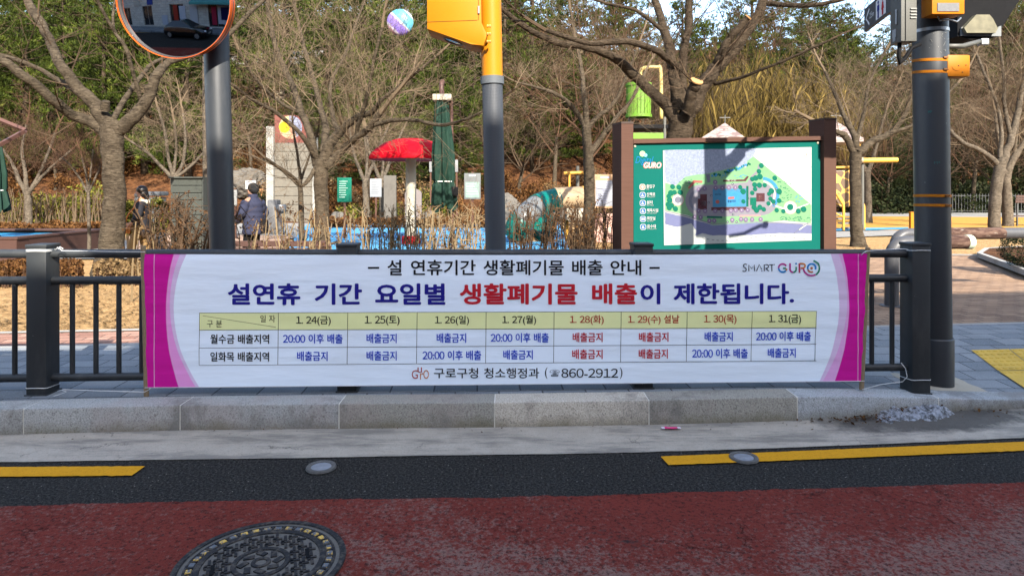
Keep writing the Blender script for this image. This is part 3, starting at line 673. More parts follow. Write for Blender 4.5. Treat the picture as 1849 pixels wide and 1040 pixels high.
# timetable: straight slanting lines between measured corners
xt = [360.3, 502.8, 628.2, 753.3, 877.8, 1000.5, 1121.6, 1240.7, 1358, 1474]; xb = [359.6, 501.6, 627, 752, 876.8, 999.5, 1120.3, 1239, 1355.7, 1471]
yl = [(565, 561.8), (596, 591.6), (628.3, 621.3), (659.6, 651)]
Yt = lambda k, x: yl[k][0]+(yl[k][1]-yl[k][0])*(x-360)/(1474-360)
pr = Print(bpt); N = 96
for i in range(N):
    a, b = 360.3+(1474-360.3)*i/N, 360.3+(1474-360.3)*(i+1)/N; pr.poly([(a, Yt(0, a)), (a, Yt(1, a)), (b, Yt(1, b)), (b, Yt(0, b))], 4, .0012)
for k in range(4): pr.stroke([(360+(1474-360)*i/N, Yt(k, 360+(1474-360)*i/N)) for i in range(N+1)], .8, 2, .002)
for a, b in zip(xt, xb): pr.stroke([(a+(b-a)*i/12, Yt(0, a)+(Yt(3, b)-Yt(0, a))*i/12) for i in range(13)], .8, 2, .0022)
pr.stroke([(366+132*i/8, 570+20.7*i/8) for i in range(9)], .6, 2, .0022)
pr.build('timetable_grid', INK, ban, cuts)
def cell(st, x0, x1, yc, h, mi, b=.012): word('timetable_lettering', st, (x0, x1, yc-h/2, yc+h/2), mi, b)
hd = [('1. 24(금)', 534.7, 597.5, 2), ('1. 25(토)', 658.8, 721.6, 2), ('1. 26(일)', 785.4, 847, 2), ('1. 27(월)', 907, 968, 2), ('1. 28(화)', 1029, 1090, 5), ('1. 29(수) 설날', 1134, 1226.4, 5), ('1. 30(목)', 1271, 1329.5, 5), ('1. 31(금)', 1388, 1446, 2)]
for st, x0, x1, mi in hd: cell(st, x0, x1, (Yt(0, x0)+Yt(1, x0))/2-.6, 17.6, mi)
cell('일 자', 470, 497, 575.5, 13, 2, 0); cell('구 분', 373.7, 401, 584.5, 13, 2, 0)
A_, B_ = '20:00 이후 배출', '배출금지'
for row, items in ((1, [('월수금 배출지역', 380, 486, 2), (A_, 511, 619, 3), (B_, 662, 716.4, 3), (B_, 788.5, 841.8, 3), (A_, 886, 991, 3), (B_, 1034, 1088, 1), (B_, 1153.3, 1206.8, 1), (B_, 1272, 1323, 3), (A_, 1365, 1464.5, 3)]),
                   (2, [('일화목 배출지역', 380, 486, 2), (B_, 536.5, 591.8, 3), (B_, 662, 716.4, 3), (A_, 763, 869, 3), (B_, 908.7, 962, 3), (B_, 1033, 1088, 1), (B_, 1153, 1205.7, 1), (A_, 1249.5, 1350, 3), (B_, 1386, 1436.5, 3)])):
    for st, x0, x1, mi in items: cell(st, x0, x1, (Yt(row, x0)+Yt(row+1, x0))/2, 17.2, mi, .018)
for st, bx in (('구로구청', (783.6, 863.3, 664, 682.6)), ('청소행정과', (874, 973.6, 664, 682.6)), ('(', (984, 988.5, 663, 683.5)), ('☎', (992.5, 1010.5, 667, 679.3)), ('860-2912', (1013.5, 1116, 665, 681.5)), (')', (1119, 1123.7, 663, 683.5))): word('contact_lettering', st, bx, 2, .012 if len(st) > 1 else 0)
LG = [ink('crimson_logo', (.36, .03, .02)), ink('orange_logo', (.50, .15, .03))]
pr = Print(bpt)
for st, bx, mi in (('G', (743.5, 754.5, 668, 683.5), 0), ('u', (754, 762, 663, 672.5), 0), ('r', (758.5, 764.5, 673, 685), 1), ('O', (764.5, 774.5, 667.5, 683.5), 1)): pr.text(st, bx, mi)
pr.build('small_city_logo', LG, ban)
MG, BL_, GN, OR_, RD, BR_, BK = range(7)
LG2 = [ink('magenta_logo', (.42, .02, .22)), ink('cyan_logo', (.0, .19, .52)), ink('green_logo', (.01, .20, .11)), ink('amber_logo', (.52, .17, .03)), ink('berry_logo', (.42, .03, .09)), ink('brown_logo', (.40, .13, .05)), ink('ink_logo', (.01, .01, .02))]
cv = lambda pts: [(1320+.1406*a, 455+.1406*b) for a, b in pts]
pr = Print(bpt); w1 = 1.7
for stq in ([arc(182, 180, 25, 40, 200, 8)+arc(168, 225, 25, 60, -150, 10)], [[(225, 245), (228, 165), (262, 215), (297, 165), (302, 245)]], [[(325, 245), (362, 160), (392, 225)]], [[(425, 245), (425, 165), (455, 163)]+arc(458, 185, 22, 80, -80, 8)+[(440, 207), (485, 245)]], [[(490, 165), (540, 165)]], [[(522, 165), (522, 248)]]):
    for pts in stq: pr.stroke(cv(pts), w1, BK)
pr.disc(*cv([(393, 243)])[0], 1.0, BK); pr.disc(*cv([(553, 162)])[0], 1.0, BK)
w2 = 3.0
for pts, mi in ((arc(662, 206, 52, 30, 185), MG), (arc(662, 206, 52, 180, 320), BL_), ([(665, 210), (706, 210)], GN), (arc(662, 206, 52, 322, 352, 6), OR_),
                ([(757, 145), (757, 215)]+arc(795, 220, 40, 185, 270, 8), MG), (arc(795, 220, 40, 270, 355, 8)+[(836, 190)], GN),
                ([(877, 148), (877, 268)], RD), ([(880, 150), (920, 150)]+arc(922, 178, 28, 88, -90, 10)+[(895, 206)], OR_), ([(893, 207), (925, 210)]+arc(1030, 200, 103, 185, 300, 14), MG),
                (arc(1030, 205, 103, 302, 395, 14)+[(1085, 125), (1058, 112)], GN), (arc(1035, 203, 51, -25, 200, 14), BL_), (arc(1032, 206, 51, 200, 290, 10), BR_)):
    pr.stroke(cv(pts), w2, mi)
pr.disc(*cv([(835, 150)])[0], 1.7, BL_); pr.disc(*cv([(1033, 208)])[0], 2.3, BR_)
pr.build('smart_city_logo', LG2, ban)
for px0, py0, px1, py1, Yd in ((258.5, 444, 264.5, 716, 4.475), (1567, 447, 1555.5, 703, 4.685)):
    m = MB(); a, b = P(px0, py0, Yd+.012), P(px1, py1, Yd+.012); m.tube([a, b], .0165, 10); m.build('end_stick', MT['stick'], ban, auto=50)
def cord(pts, r=.0027): mm = MB(); mm.tube(pts, r, 6); return mm.build('tie_cord', MT['rope'], ban, smooth=True)
def loop_round(px, z, Y_off=0):
    c, t = rail_at(px); a, b = .072, .080; e = []
    for i in range(21):
        q = 2*math.pi*i/20; x_ = max(-1, min(1, math.cos(q)*1.35))*a; y_ = max(-1, min(1, math.sin(q)*1.35))*b
        e.append(Vector((c.x, c.y, z+.006*math.sin(q)))+rdir*x_+rn*y_)
    return e
cord(loop_round(78, 1.150)); cord(loop_round(78, 1.140)); cord(loop_round(78, .215)); cord(loop_round(1652, 1.125)); cord(loop_round(1652, .205))
cord([P(102, 452, 4.50), P(108, 446, 4.49), P(114, 449, 4.48), P(111, 453, 4.48), P(150, 453.5, 4.46), P(200, 454.5, 4.46), P(262, 455, 4.45)]); cord([P(100, 453, 4.49), P(104, 447, 4.48), P(112, 452, 4.48)])
cord([P(104, 706, 4.50), P(115, 703, 4.49), P(180, 705.5, 4.46), P(262, 707.5, 4.45)]); cord([P(110, 704, 4.49), P(120, 707, 4.47), P(108, 712, 4.45), P(96, 715, 4.45)]); cord([P(262, 707, 4.45), P(268, 704, 4.44), P(272, 700, 4.44)])
cord([P(1566, 454, 4.66), P(1578, 452, 4.68), P(1632, 449.5, 4.72), P(1640, 451, 4.72)]); cord([P(1555, 461, 4.65), P(1560, 456, 4.64), P(1566, 453, 4.65)])
cord([P(1557, 703, 4.66), P(1590, 694, 4.68), P(1630, 689, 4.70)]); cord([P(1630, 689, 4.69), P(1638, 680, 4.68), P(1635, 665, 4.67), P(1627, 655, 4.66)])
cord([tuple(Vector(m_)) for m_ in [BL.lerp(BR, i/12)+Vector((0, 0, .002))+bn*.006 for i in range(13)]], .0025)
DIM[0] = .66
# ------------------------------------------------------------------ across the street: shop building, pavement and parked car (seen in the mirror, and shading the road)
BA = math.atan(.15)
bld = thing('shop_building', (0, -8.05, 0), 'long stone shop building across the street, reflected in the round mirror', 'building'); bld.rotation_euler.z = BA
MT['stonewall'] = m_pavers('stone_cladding', ((.42, .39, .34), (.52, .48, .42)), .6, .3, 0, (.12, .11, .10), .008, .5, .3)
for nd in MT['stonewall'].node_tree.nodes:
    if nd.type == 'MAPPING' and any(l.to_node.type == 'TEX_BRICK' for l in nd.outputs[0].links): nd.inputs['Rotation'].default_value = (R(90), 0, 0)
MT['glass'] = simple('dark_shop_glass', (.03, .035, .04), .12, .2, 2, spec=.6)
MT['tealfab'] = simple('teal_awning', (.10, .36, .34), .7, .1, 6)
H, HL, XS = 10.15, 9.05, 1.75                                         # two roof heights, stepping at XS
def wall_holes(m, x0, x1, z0, z1, holes, y, dep):
    xs = sorted({x0, x1}|{h[0] for h in holes}|{h[1] for h in holes}); zs = sorted({z0, z1}|{h[2] for h in holes}|{h[3] for h in holes})
    for a, b in zip(xs, xs[1:]):
        for c, d in zip(zs, zs[1:]):
            if any(h[0] <= a and b <= h[1] and h[2] <= c and d <= h[3] for h in holes): continue
            m.quad((a, y, c), (b, y, c), (b, y, d), (a, y, d))
    for a, b, c, d in holes:
        m.quad((a, y, c), (a, y-dep, c), (a, y-dep, d), (a, y, d)); m.quad((b, y-dep, c), (b, y, c), (b, y, d), (b, y-dep, d)); m.quad((a, y-dep, c), (a, y, c), (b, y, c), (b, y-dep, c)); m.quad((a, y, d), (a, y-dep, d), (b, y-dep, d), (b, y, d))
holes = []
for i in range(-15, 12):
    for fl in (1, 2): holes.append((i*2.4+.5, i*2.4+1.9, .8+fl*3.0, 2.2+fl*3.0))
    if i % 2 == 0: holes.append((i*2.4+.25, i*2.4+2.15, .25, 2.7))
m = MB(); wall_holes(m, -38, XS, 0, HL, [h for h in holes if h[1] < XS], 0, .25); wall_holes(m, XS, 30, 0, H, [h for h in holes if h[0] > XS], 0, .25)
m.quad((-38, 0, 0), (-38, 0, HL), (-38, -10, HL), (-38, -10, 0)); m.quad((30, -10, 0), (30, -10, H), (30, 0, H), (30, 0, 0)); m.quad((-38, -10, 0), (-38, -10, HL), (XS, -10, HL), (XS, -10, 0)); m.quad((XS, -10, 0), (XS, -10, H), (30, -10, H), (30, -10, 0)); m.quad((XS, 0, HL), (XS, 0, H), (XS, -10, H), (XS, -10, HL))
m.build('wall', MT['stonewall'], bld, local=True)
m = MB(); m.box(((XS-38)/2-.1, -5, HL-.02), (38+XS, 10.2, .25)); m.box(((XS+30)/2, -5, H-.02), (30-XS+.1, 10.2, .25)); m.build('roof', MT['concrete'], bld, local=True)
for a, b, c, d in holes:
    if not -24 < a < 14 or a < XS < b: continue
    m = MB(); m.box(((a+b)/2, -.22, (c+d)/2), (b-a, .02, d-c)); o = m.build('window', MT['glass'], bld, local=True)
    k = MB(); k.box(((a+b)/2, -.19, (c+d)/2), (.06, .05, d-c)); k.box(((a+b)/2, -.19, c+.04), (b-a, .05, .08)); k.box(((a+b)/2, -.19, d-.04), (b-a, .05, .08)); k.build('frame', MT['steel'], o, local=True)
for x, wd, z0, z1, c in ((-7.6, .8, .5, 2.5, (.62, .64, .72)), (-6.2, .9, .6, 2.4, (.6, .6, .62)), (-8.5, .6, .4, 2.6, (.42, .05, .03)), (-3.9, .5, .5, 2.4, (.45, .03, .07)), (-2.6, 1.8, .6, 2.6, (.55, .55, .62)), (-12.5, 1.0, 2.8, 3.5, (.05, .08, .35)), (-15.2, 1.4, 2.8, 3.6, (.55, .52, .45)), (-10.2, .9, .4, 1.5, (.55, .58, .66))):
    m = MB(); m.box((x, .045, (z0+z1)/2), (wd, .05, z1-z0)); m.build('poster', flat('poster_print', c), bld, local=True)
m = MB(); m.box((-2.6, .10, 1.7), (1.1, .04, 1.3)); m.build('menu_panel', flat('navy_panel', (.015, .012, .08)), bld, local=True)
m = MB(); m.prism([(-6.2, 0, 3.3), (-6.2, 1.1, 2.85), (-6.2, 1.1, 2.65), (-6.2, 0, 3.1)], (7, 0, 0)); m.build('awning', MT['tealfab'], bld, local=True)
m = MB(); bmat = Matrix.Rotation(BA, 4, 'Z')
q = [(-40, 0), (32, 0), (32, 2.3), (-40, 2.3)]; pts = [bmat@Vector((x, y, 0)) for x, y in q]
m.prism([(p.x, p.y-8.05, .16) for p in pts], (0, 0, -.2)); tag(m.build('opposite_pavement', MT['paver']), kind='structure')
# black car parked over there, facing right
car = thing('parked_car', (-6.0, -5.6, 0), 'black parked car seen only as a reflection in the round mirror', 'car'); car.rotation_euler.z = R(12)
MT['carpaint'] = simple('black_car_paint', (.006, .006, .007), .18, .1, 3, spec=.6, coat=.8)
st = [(-2.05, .55, .80, .62), (-1.95, .95, .86, .74), (-1.2, 1.0, .90, .78), (-.4, 1.0, .90, .80), (.5, .98, .90, .80), (1.2, .92, .89, .78), (1.8, .80, .84, .70), (2.1, .62, .72, .55)]
m = MB(); n0 = 0; sec = []
for x, zt, hw, _ in st: sec.append([(x, -hw*.86, .22), (x, -hw, .42), (x, -hw, .62), (x, -hw*.92, zt-.03), (x, -hw*.75, zt), (x, hw*.75, zt), (x, hw*.92, zt-.03), (x, hw, .62), (x, hw, .42), (x, hw*.86, .22)])
for s_ in sec: m.v += s_
for i in range(len(sec)-1):
    for k in range(10): a = i*10+k; b = i*10+(k+1) % 10; m.f.append((a, b, b+10, a+10)); m.m.append(0)
m.f.append(tuple(range(9, -1, -1))); m.m.append(0); m.f.append(tuple(range(70, 80))); m.m.append(0)
m.build('body', MT['carpaint'], car, local=True, auto=35)
m = MB(); cab = [(-1.85, .96, .78), (-1.0, 1.42, .60), (-.1, 1.46, .60), (.95, .94, .78)]
for x, z, hw in cab: m.v += [(x, -hw, z), (x, hw, z)]
lo = len(m.v); m.v += [(-1.0, -.82, .95), (-1.0, .82, .95), (-.1, -.83, .95), (-.1, .83, .95)]
for f in ((0, 1, 3, 2), (4, 5, 7, 6), (0, 2, lo), (2, 4, lo+2, lo), (4, 6, lo+2), (1, lo+1, 3), (3, lo+1, lo+3, 5), (5, lo+3, 7)): m.f.append(f); m.m.append(0)
m.build('windows', MT['glass'], car, local=True)
m = MB(); m.poly([(-1.0, -.60, 1.425), (-.1, -.60, 1.465), (-.1, .60, 1.465), (-1.0, .60, 1.425)]); m.build('roof', MT['carpaint'], car, local=True)
for x in (-1.35, 1.35):
    for s in (-1, 1):
        m = MB(); m.tube([(x, s*.70, .32), (x, s*.93, .32)], .32, 24); o = m.build('wheel', MT['black'], car, local=True, auto=40)
        k = MB(); k.tube([(x, s*.92, .32), (x, s*.945, .32)], .2, 16); k.build('rim', MT['steel'], o, local=True, auto=40)
for s in (-1, 1):
    m = MB(); m.box((1.98, s*.58, .66), (.16, .30, .13), 0, s*-.35, bev=.03); m.build('headlight', simple('headlight_glass', (.75, .77, .8), .15, .02, 3), car, local=True)
m = MB(); m.box((2.11, 0, .46), (.04, .5, .12)); m.build('licence_plate', MT['white'], car, local=True)

# ------------------------------------------------------------------ mirror pole
def pole_axis(b, t, z0, z1):                                         # straight pole through two seen points, from z0 to z1
    d = (t-b)/(t.z-b.z); return b+d*(z0-b.z), b+d*(z1-b.z)
Yp = 5.06
mpa, mpb = pole_axis(P(401.5, 445, Yp), P(391.5, 100, Yp), height(-2.2, Yp)-.02, 3.75)
mp = thing('mirror_pole', mpa, 'charcoal steel pole behind the railing holding the round traffic mirror', 'pole')
m = MB(); m.tube([mpa, mpb], .092, 40); m.build('shaft', MT['pole'], mp, auto=50)
m = MB(); m.lathe([(.092, .0), (.09, .05), (.06, .085), (.0, .095)], mpb, 32, closed=False); m.build('cap', MT['pole'], mp, auto=40)
m = MB(); m.lathe([(.093, .0), (.16, .0), (.16, .02), (.093, .03)], mpa+Vector((0, 0, .01)), 32, closed=False); m.build('base_flange', MT['pole'], mp, auto=40)
mc = P(312.5, 2, 4.74); mrad = .405; mn = Vector((.02, -.985, -.13)).normalized()
mi = thing('traffic_mirror', mc, 'round convex traffic mirror with orange hood on the charcoal pole', 'mirror')
RC = 2.3; dish = [(mrad*.965*k/16, math.sqrt(RC**2-(mrad*.965*k/16)**2)-RC) for k in range(17)]
t_ = NT('convex_mirror'); mirr = t_.done((.42, .43, .45), .015, None, 1.0)
m = MB(); m.lathe([(max(r, .0005), z) for r, z in reversed(dish)], mc, 64, axis=mn, closed=False); m.build('mirror_glass', mirr, mi, smooth=True)
m = MB(); m.lathe([(mrad*.96, -.06), (mrad*.962, -.028), (mrad*.972, -.012), (mrad*.99, -.014), (mrad*.992, -.07)], mc, 64, axis=mn, closed=False); m.build('inner_rim', simple('grey_rubber_rim', (.06, .055, .055), .5, .1, 8), mi, auto=50)
m = MB(); m.lathe([(mrad*.988, -.02), (mrad*.993, .0), (mrad*1.0, .0), (mrad*.985, -.10), (mrad*.6, -.19), (.02, -.20)], mc, 64, axis=mn, closed=False); m.build('orange_shell', simple('orange_mirror_shell', (.72, .115, .012), .35, .05, 5), mi, auto=50)
m = MB(); b0 = mc-mn*.19; m.tube([b0, b0+(mpa.lerp(mpb, .84)-b0)*.97], .022, 12); m.lathe([(.096, -.03), (.102, -.03), (.102, .03), (.096, .03)], mpa.lerp(mpb, (mc.z-mpa.z)/(mpb.z-mpa.z)), 32); m.build('bracket', MT['pole'], mi, auto=40)

# ------------------------------------------------------------------ yellow cabinet pole
cpa, cpb = pole_axis(P(895, 445, Yp), P(889, 150, Yp), height(-.1, Yp)-.02, 4.2)
ax = lambda z: cpa+(cpb-cpa)*((z-cpa.z)/(cpb.z-cpa.z))
zc_ = P(0, 146, Yp).z
cp = thing('cabinet_pole', cpa, 'charcoal textured pole with yellow upper sleeve standing behind the middle of the banner', 'pole')
def m_dimple():
    t = NT('dimpled_black_wrap'); u = t.tc.outputs['UV']; v = t.vor(1, t.map(u, (1, 1, 1)), 'F1', 'Distance', 0)
    d = t.step(v, .30, .18); c = t.mix(t.math('MULTIPLY', d, .55), (.034, .038, .045), (.012, .013, .016))
    return t.done(c, .5, t.bump(d, .5, .003), spec=.4)
m = MB(); n = 40; hgt = zc_-cpa.z
for k in range(2):
    c = ax(cpa.z+hgt*k)
    for j in range(n+1): q_ = 2*math.pi*j/n; m.v.append((c.x+.078*math.cos(q_), c.y+.078*math.sin(q_), c.z))
for j in range(n): m.f.append((j, j+1, j+n+2, j+n+1)); m.m.append(0)
o = m.build('wrapped_shaft', m_dimple(), cp, smooth=True); ul = o.data.uv_layers.new(name='UVMap')
for lp in o.data.loops:
    k, j = divmod(lp.vertex_index, n+1); ul.data[lp.index].uv = (j/n*44, k*hgt/.0111)
m = MB(); m.tube([ax(zc_-.03), ax(zc_+.028)], .089, 40); m.build('collar', simple('grey_rubber_collar', (.10, .11, .12), .6, .05, 9), cp, auto=50)
m = MB(); m.tube([ax(zc_+.02), ax(4.2)], .080, 40); m.build('yellow_sleeve', MT['yellow'], cp, auto=50)
m = MB(); m.lathe([(.079, 0), (.15, .0), (.15, .02), (.079, .03)], cpa+Vector((0, 0, .01)), 32, closed=False); m.build('base_flange', MT['pole'], cp, auto=40)
Yc = 4.90
cb = thing('yellow_cabinet', P(815, 60, Yc), 'yellow sheet metal equipment cabinet with sloping underside fixed high on the pole', 'cabinet')
pts = [P(770, -190, Yc), P(771, 53.5, Yc), P(851, 80.5, Yc), P(872.5, 84, Yc), P(880, 62, Yc), P(868, 42, Yc), P(866, -190, Yc)]
bm = bmesh.new(); tmp = MB(); tmp.prism(pts, (0, .27, 0)); tmp.build
for v in tmp.v: bm.verts.new(v)
bm.verts.ensure_lookup_table()
for f in tmp.f: bm.faces.new([bm.verts[i] for i in f])
bmesh.ops.bevel(bm, geom=list(bm.edges), offset=.006, segments=2, affect='EDGES', profile=.5); m = MB(); m.add(bm); bm.free(); m.build('housing', MT['yellow'], cb, auto=30)
m = MB(); a, b = P(771.5, 40.5, Yc-.001), P(862, 37.2, Yc-.001); m.tube([a, b], .0022, 6); a, b = P(864, 37, Yc-.001), P(863, -190, Yc-.001); m.tube([a, b], .0022, 6); m.build('door_seam', simple('dark_yellow_gap', (.12, .055, .003), .7, .05, 5), cb)
m = MB(); m.box(P(864.5, 18.5, Yc-.006), (.014, .012, .056), bev=.002); m.build('door_handle', MT['white'], cb)
for y in (48, 62, 76):
    m = MB(); c = P(882, y, Yc+.01)
    m.box(c+Vector((-.006, 0, 0)), (.012, .03, .016), bev=.002); m.box(c+Vector((.012, 0, 0)), (.012, .03, .016), bev=.002); m.tube([c+Vector((-.012, -.016, 0)), c+Vector((.02, -.016, 0))], .003, 8); m.build('clamp_bolt', simple('brass_bolt', (.55, .38, .10), .4, .1, 9, metal=.4), cb)
sa, sb = pts[1], pts[2]; mid = sa.lerp(sb, .55)+Vector((0, .13, 0)); sn = Vector(((sb-sa).z, 0, -(sb-sa).x)).normalized(); sn = sn if sn.z < 0 else -sn
m = MB(); m.lathe([(.062, 0), (.066, .006), (.075, .006), (.078, 0)], mid, 28, axis=sn, closed=False); o = m.build('lens_ring', MT['polegrey'], cb, auto=40)
m = MB(); m.lathe([(.062, .001), (.03, .003), (.002, .004)], mid, 28, axis=sn); m.build('lens_glass', MT['glass'], o, auto=40)

# ------------------------------------------------------------------ signal pole on the right
spa, spb = pole_axis(P(1687, 672, 5.06), P(1680, 110, 5.06), height(3.2, 5.06)-.02, 5.4)
sx = lambda z: spa+(spb-spa)*((z-spa.z)/(spb.z-spa.z))
zy = lambda y: EYE-(y-HOR)/F*5.06
sp_ = thing('signal_pole', spa, 'thick charcoal traffic signal pole with yellow clamp bands beside the railing end', 'pole')
m = MB(); m.tube([spa, spb], .121, 48); m.build('shaft', MT['pole'], sp_, auto=50)
m = MB(); z1 = zy(608); m.lathe([(.1225, 0), (.129, .004), (.129, z1-spa.z-.008), (.126, z1-spa.z), (.1215, z1-spa.z+.003)], spa, 48, closed=False); m.build('base_sleeve', MT['pole'], sp_, auto=40)
for y in (110.5, 131.5, 354, 371):
    c = sx(zy(y)); m = MB(); m.lathe([(.1222, -.010), (.1245, -.010), (.1245, .010), (.1222, .010)], c, 48, axis=(0.02, -.10 if y < 200 else .02, 1), closed=False); o = m.build('clamp_band', MT['orange'], sp_, auto=40)
    k = MB(); k.box(c+Vector((.035, -.124, .002)), (.034, .016, .014), bev=.003); k.build('buckle', simple('rusty_buckle', (.22, .09, .02), .6, .2, 40), o)
c = sx(zy(58)); m = MB(); m.lathe([(.1222, -.012), (.125, -.012), (.125, .012), (.1222, .012)], c, 48, closed=False); m.build('steel_band', MT['steel'], sp_, auto=40)
m = MB(); n = 20
def collar_top():
    k = MB()
    for i in range(n+1): q_ = math.pi*(.0+i/n); k.v.append((0, 0, 0))
mmat = m_concrete('mortar_patch', (.33, .29, .22), (.2, .17, .13), 3, .5, (1, 1, 1), .5)
m = MB(); rr = random.Random(4); ring = []
for i in range(40):
    a = 2*math.pi*i/40; r_ = min(.26/abs(math.cos(a)+1e-6), .20/abs(math.sin(a)+1e-6), .31)*(1+.06*rr.uniform(-1, 1)); x, y = spa.x+.03+r_*math.cos(a), spa.y+r_*math.sin(a); ring.append((x, y, height(x, y)+.007))
m.poly(ring); tag(m.build('mortar_patch', mmat), kind='structure')
for x, y, wd in ((1659, 205, .012), (1672, 295, .022)):
    c = sx(zy(y)); a = math.atan2(-1, (x-1681)/30.0); m = MB(); d = Vector((math.cos(a), math.sin(a), 0)); tn = Vector((-d.y, d.x, 0)); p = Vector((c.x, c.y, c.z))+d*.1222
    for k in range(4): q = p+tn*wd*(k-1.5)*.5; m.tube([q+Vector((0, 0, -.010+.004*(k % 2))), q+Vector((0, 0, .008)), q+tn*.004+Vector((0, 0, .002))], .0012, 5)
    m.build('paint_mark', simple('teal_paint_mark', (.01, .22, .20), .6, .05, 9), sp_)
rr = random.Random(6); m = MB()
for i in range(16):
    z = zy(rr.uniform(62, 104)); a = rr.uniform(-2.2, -1.0); c = sx(z); d = Vector((math.cos(a), math.sin(a), 0)); q = Vector((c.x, c.y, c.z))+d*.1212; m.tube([q, q+Vector((rr.uniform(-.02, .02), 0, rr.uniform(-.03, .03)))], .0014, 4)
m.build('scratches', simple('bare_scratch', (.30, .30, .28), .6, .1, 9), sp_)
# grey control box
gb = thing('control_box', P(1630, 40, 4.95), 'grey metal control box with louvres on the left side of the signal pole', 'control box')
gx0, gx1, gy0 = 2.84, 2.955, 4.85; zb_ = EYE+270/F*gy0
m = MB(); m.box(((gx0+gx1)/2, gy0+.07, zb_+.35), (gx1-gx0, .14, .70), bev=.005); m.build('housing', MT['polegrey'], gb, auto=40)
m = MB(); m.box((gx0+.03, gy0-.004, zb_+.35), (.003, .004, .69)); m.build('door_seam', MT['black'], gb)
for k in range(4): m = MB(); m.box(((gx0+gx1)/2+.030, gy0-.004, zb_+.17+k*.022), (.045, .012, .008), bev=.002, rx=.5); m.build('louvre', simple('pale_louvre', (.38, .38, .35), .5, .05, 9), gb)
m = MB(); m.box((gx0-.004, gy0+.055, zb_+.19), (.010, .016, .11), bev=.003); m.build('door_handle', MT['steel'], gb)
m = MB(); m.box((gx0-.002, gy0+.085, zb_+.075), (.004, .045, .06)); m.box((gx0-.0025, gy0+.085, zb_+.03), (.005, .03, .03)); m.build('sticker', simple('faded_sticker', (.34, .34, .33), .6, .1, 30), gb)
m = MB(); m.tube([(gx0+.03, gy0+.07, zb_+.02), (gx0+.025, gy0+.07, zb_-.10), (gx0+.03, gy0+.07, zb_-.15), (gx0+.07, gy0+.07, zb_-.11), (gx0+.13, gy0+.09, zb_-.03), (gx0+.20, gy0+.10, zb_+.0)], .014, 10); m.build('conduit', MT['black'], gb, smooth=True)
m = MB(); m.box((gx1+.06, gy0+.12, zb_+.5), (.16, .05, .05)); m.build('bracket', MT['polegrey'], gb)
# yellow sound box and smiling round-cornered box
yb = thing('signal_sound_box', P(1712, 0, 4.86), 'yellow pedestrian signal box with grey label strapped to the front of the signal pole', 'signal box')
a, b = P(1683, 26, 4.80), P(1742, 26, 4.80)
m = MB(); m.box(((a.x+b.x)/2, 4.80+.065, a.z+.22), (b.x-a.x, .13, .44), bev=.008); m.build('housing', MT['orange'], yb, auto=40)
a, b = P(1693, 21, 4.795), P(1732, 6, 4.795); m = MB(); m.box(((a.x+b.x)/2, 4.797, (a.z+b.z)/2), (b.x-a.x, .004, b.z-a.z)); m.build('label_plate', simple('grey_label', (.15, .15, .155), .5, .15, 40), yb)
m = MB(); m.tube([P(1683, 13, 4.87)+Vector((-.02, 0, 0)), P(1683, 13, 4.87)+Vector((.03, 0, 0))], .018, 12); m.build('knob', MT['black'], yb, auto=40)
m = MB(); m.tube([P(1690, 24, 4.87), P(1697, 38, 4.87), P(1715, 36, 4.9), P(1728, 40, 4.93), P(1735, 33, 4.95)], .006, 8); m.build('cable', MT['steel'], yb, smooth=True)
sb = thing('smiling_signal_box', P(1732, 120, 5.0), 'orange plastic box with a small engraved smile on the right of the signal pole', 'signal box')
a, b = P(1711, 139, 4.95), P(1752.5, 99, 4.95)
m = MB(); m.box(((a.x+b.x)/2, 4.95+.055, (a.z+b.z)/2), (b.x-a.x, .11, b.z-a.z), bev=.016); m.build('housing', MT['orange'], sb, auto=40)
m = MB(); m.tube([P(1728+(1.02*0)+9*math.cos(R(q_)), 119+ -9*math.sin(R(q_)), 4.9475) for q_ in range(190, 340, 10)], .0011, 6); m.build('smile', simple('dark_orange_line', (.25, .09, .0), .6, .05, 9), sb)
for x, y in ((1731, 119), (1744.5, 118), (1738, 131)): m = MB(); m.lathe([(.005, 0), (.004, .003), (.001, .004)], P(x, y, 4.949), 10, axis=(0, -1, 0)); m.build('screw', simple('brown_screw', (.12, .06, .02), .5, .1, 9), sb)
# signal head
sh = thing('traffic_light', P(1785, 20, 6.0), 'black traffic signal head with pale lens leaning out at the right of the pole', 'traffic light')
m = MB(); m.prism([P(1729, -120, 6.05), P(1729, 66, 6.05), P(1752, 72, 6.05), P(1800, 67, 6.05), P(1812, 46, 6.05), P(1849, -12, 6.05), P(1905, -120, 6.05)], (0, .34, 0)); m.build('housing', MT['black'], sh)
m = MB(); m.prism([P(1736, 65, 6.03), P(1736, 50, 6.03), P(1741, 48, 6.03), P(1746, 59, 6.03), P(1797, 59, 6.03), P(1803, 49, 6.03), P(1808, 47, 6.03), P(1808, 66, 6.03)], (0, .05, 0)); m.build('lower_frame', simple('grey_frame', (.20, .21, .21), .5, .1, 9), sh)
m = MB(); m.prism([P(1763, 27, 5.99), P(1787, 27, 5.99), P(1793, 34, 5.99), P(1802, 52, 5.99), P(1798, 60, 5.99), P(1746, 60, 5.99), P(1741, 51, 5.99), P(1753, 38, 5.99)], (0, .06, 0)); m.build('lens', simple('yellowed_lens', (.17, .155, .10), .6, .3, 14), sh)
m = MB(); m.tube([P(1706, 84, 5.1), P(1738, 84, 5.14), P(1752, 80, 5.18), P(1768, 76, 5.22)], .019, 12); m.build('arm', MT['polegrey'], sh, smooth=True)
m = MB(); m.box(P(1775, 77, 5.23), (.06, .06, .05), bev=.008); m.build('arm_joint', MT['steel'], sh)
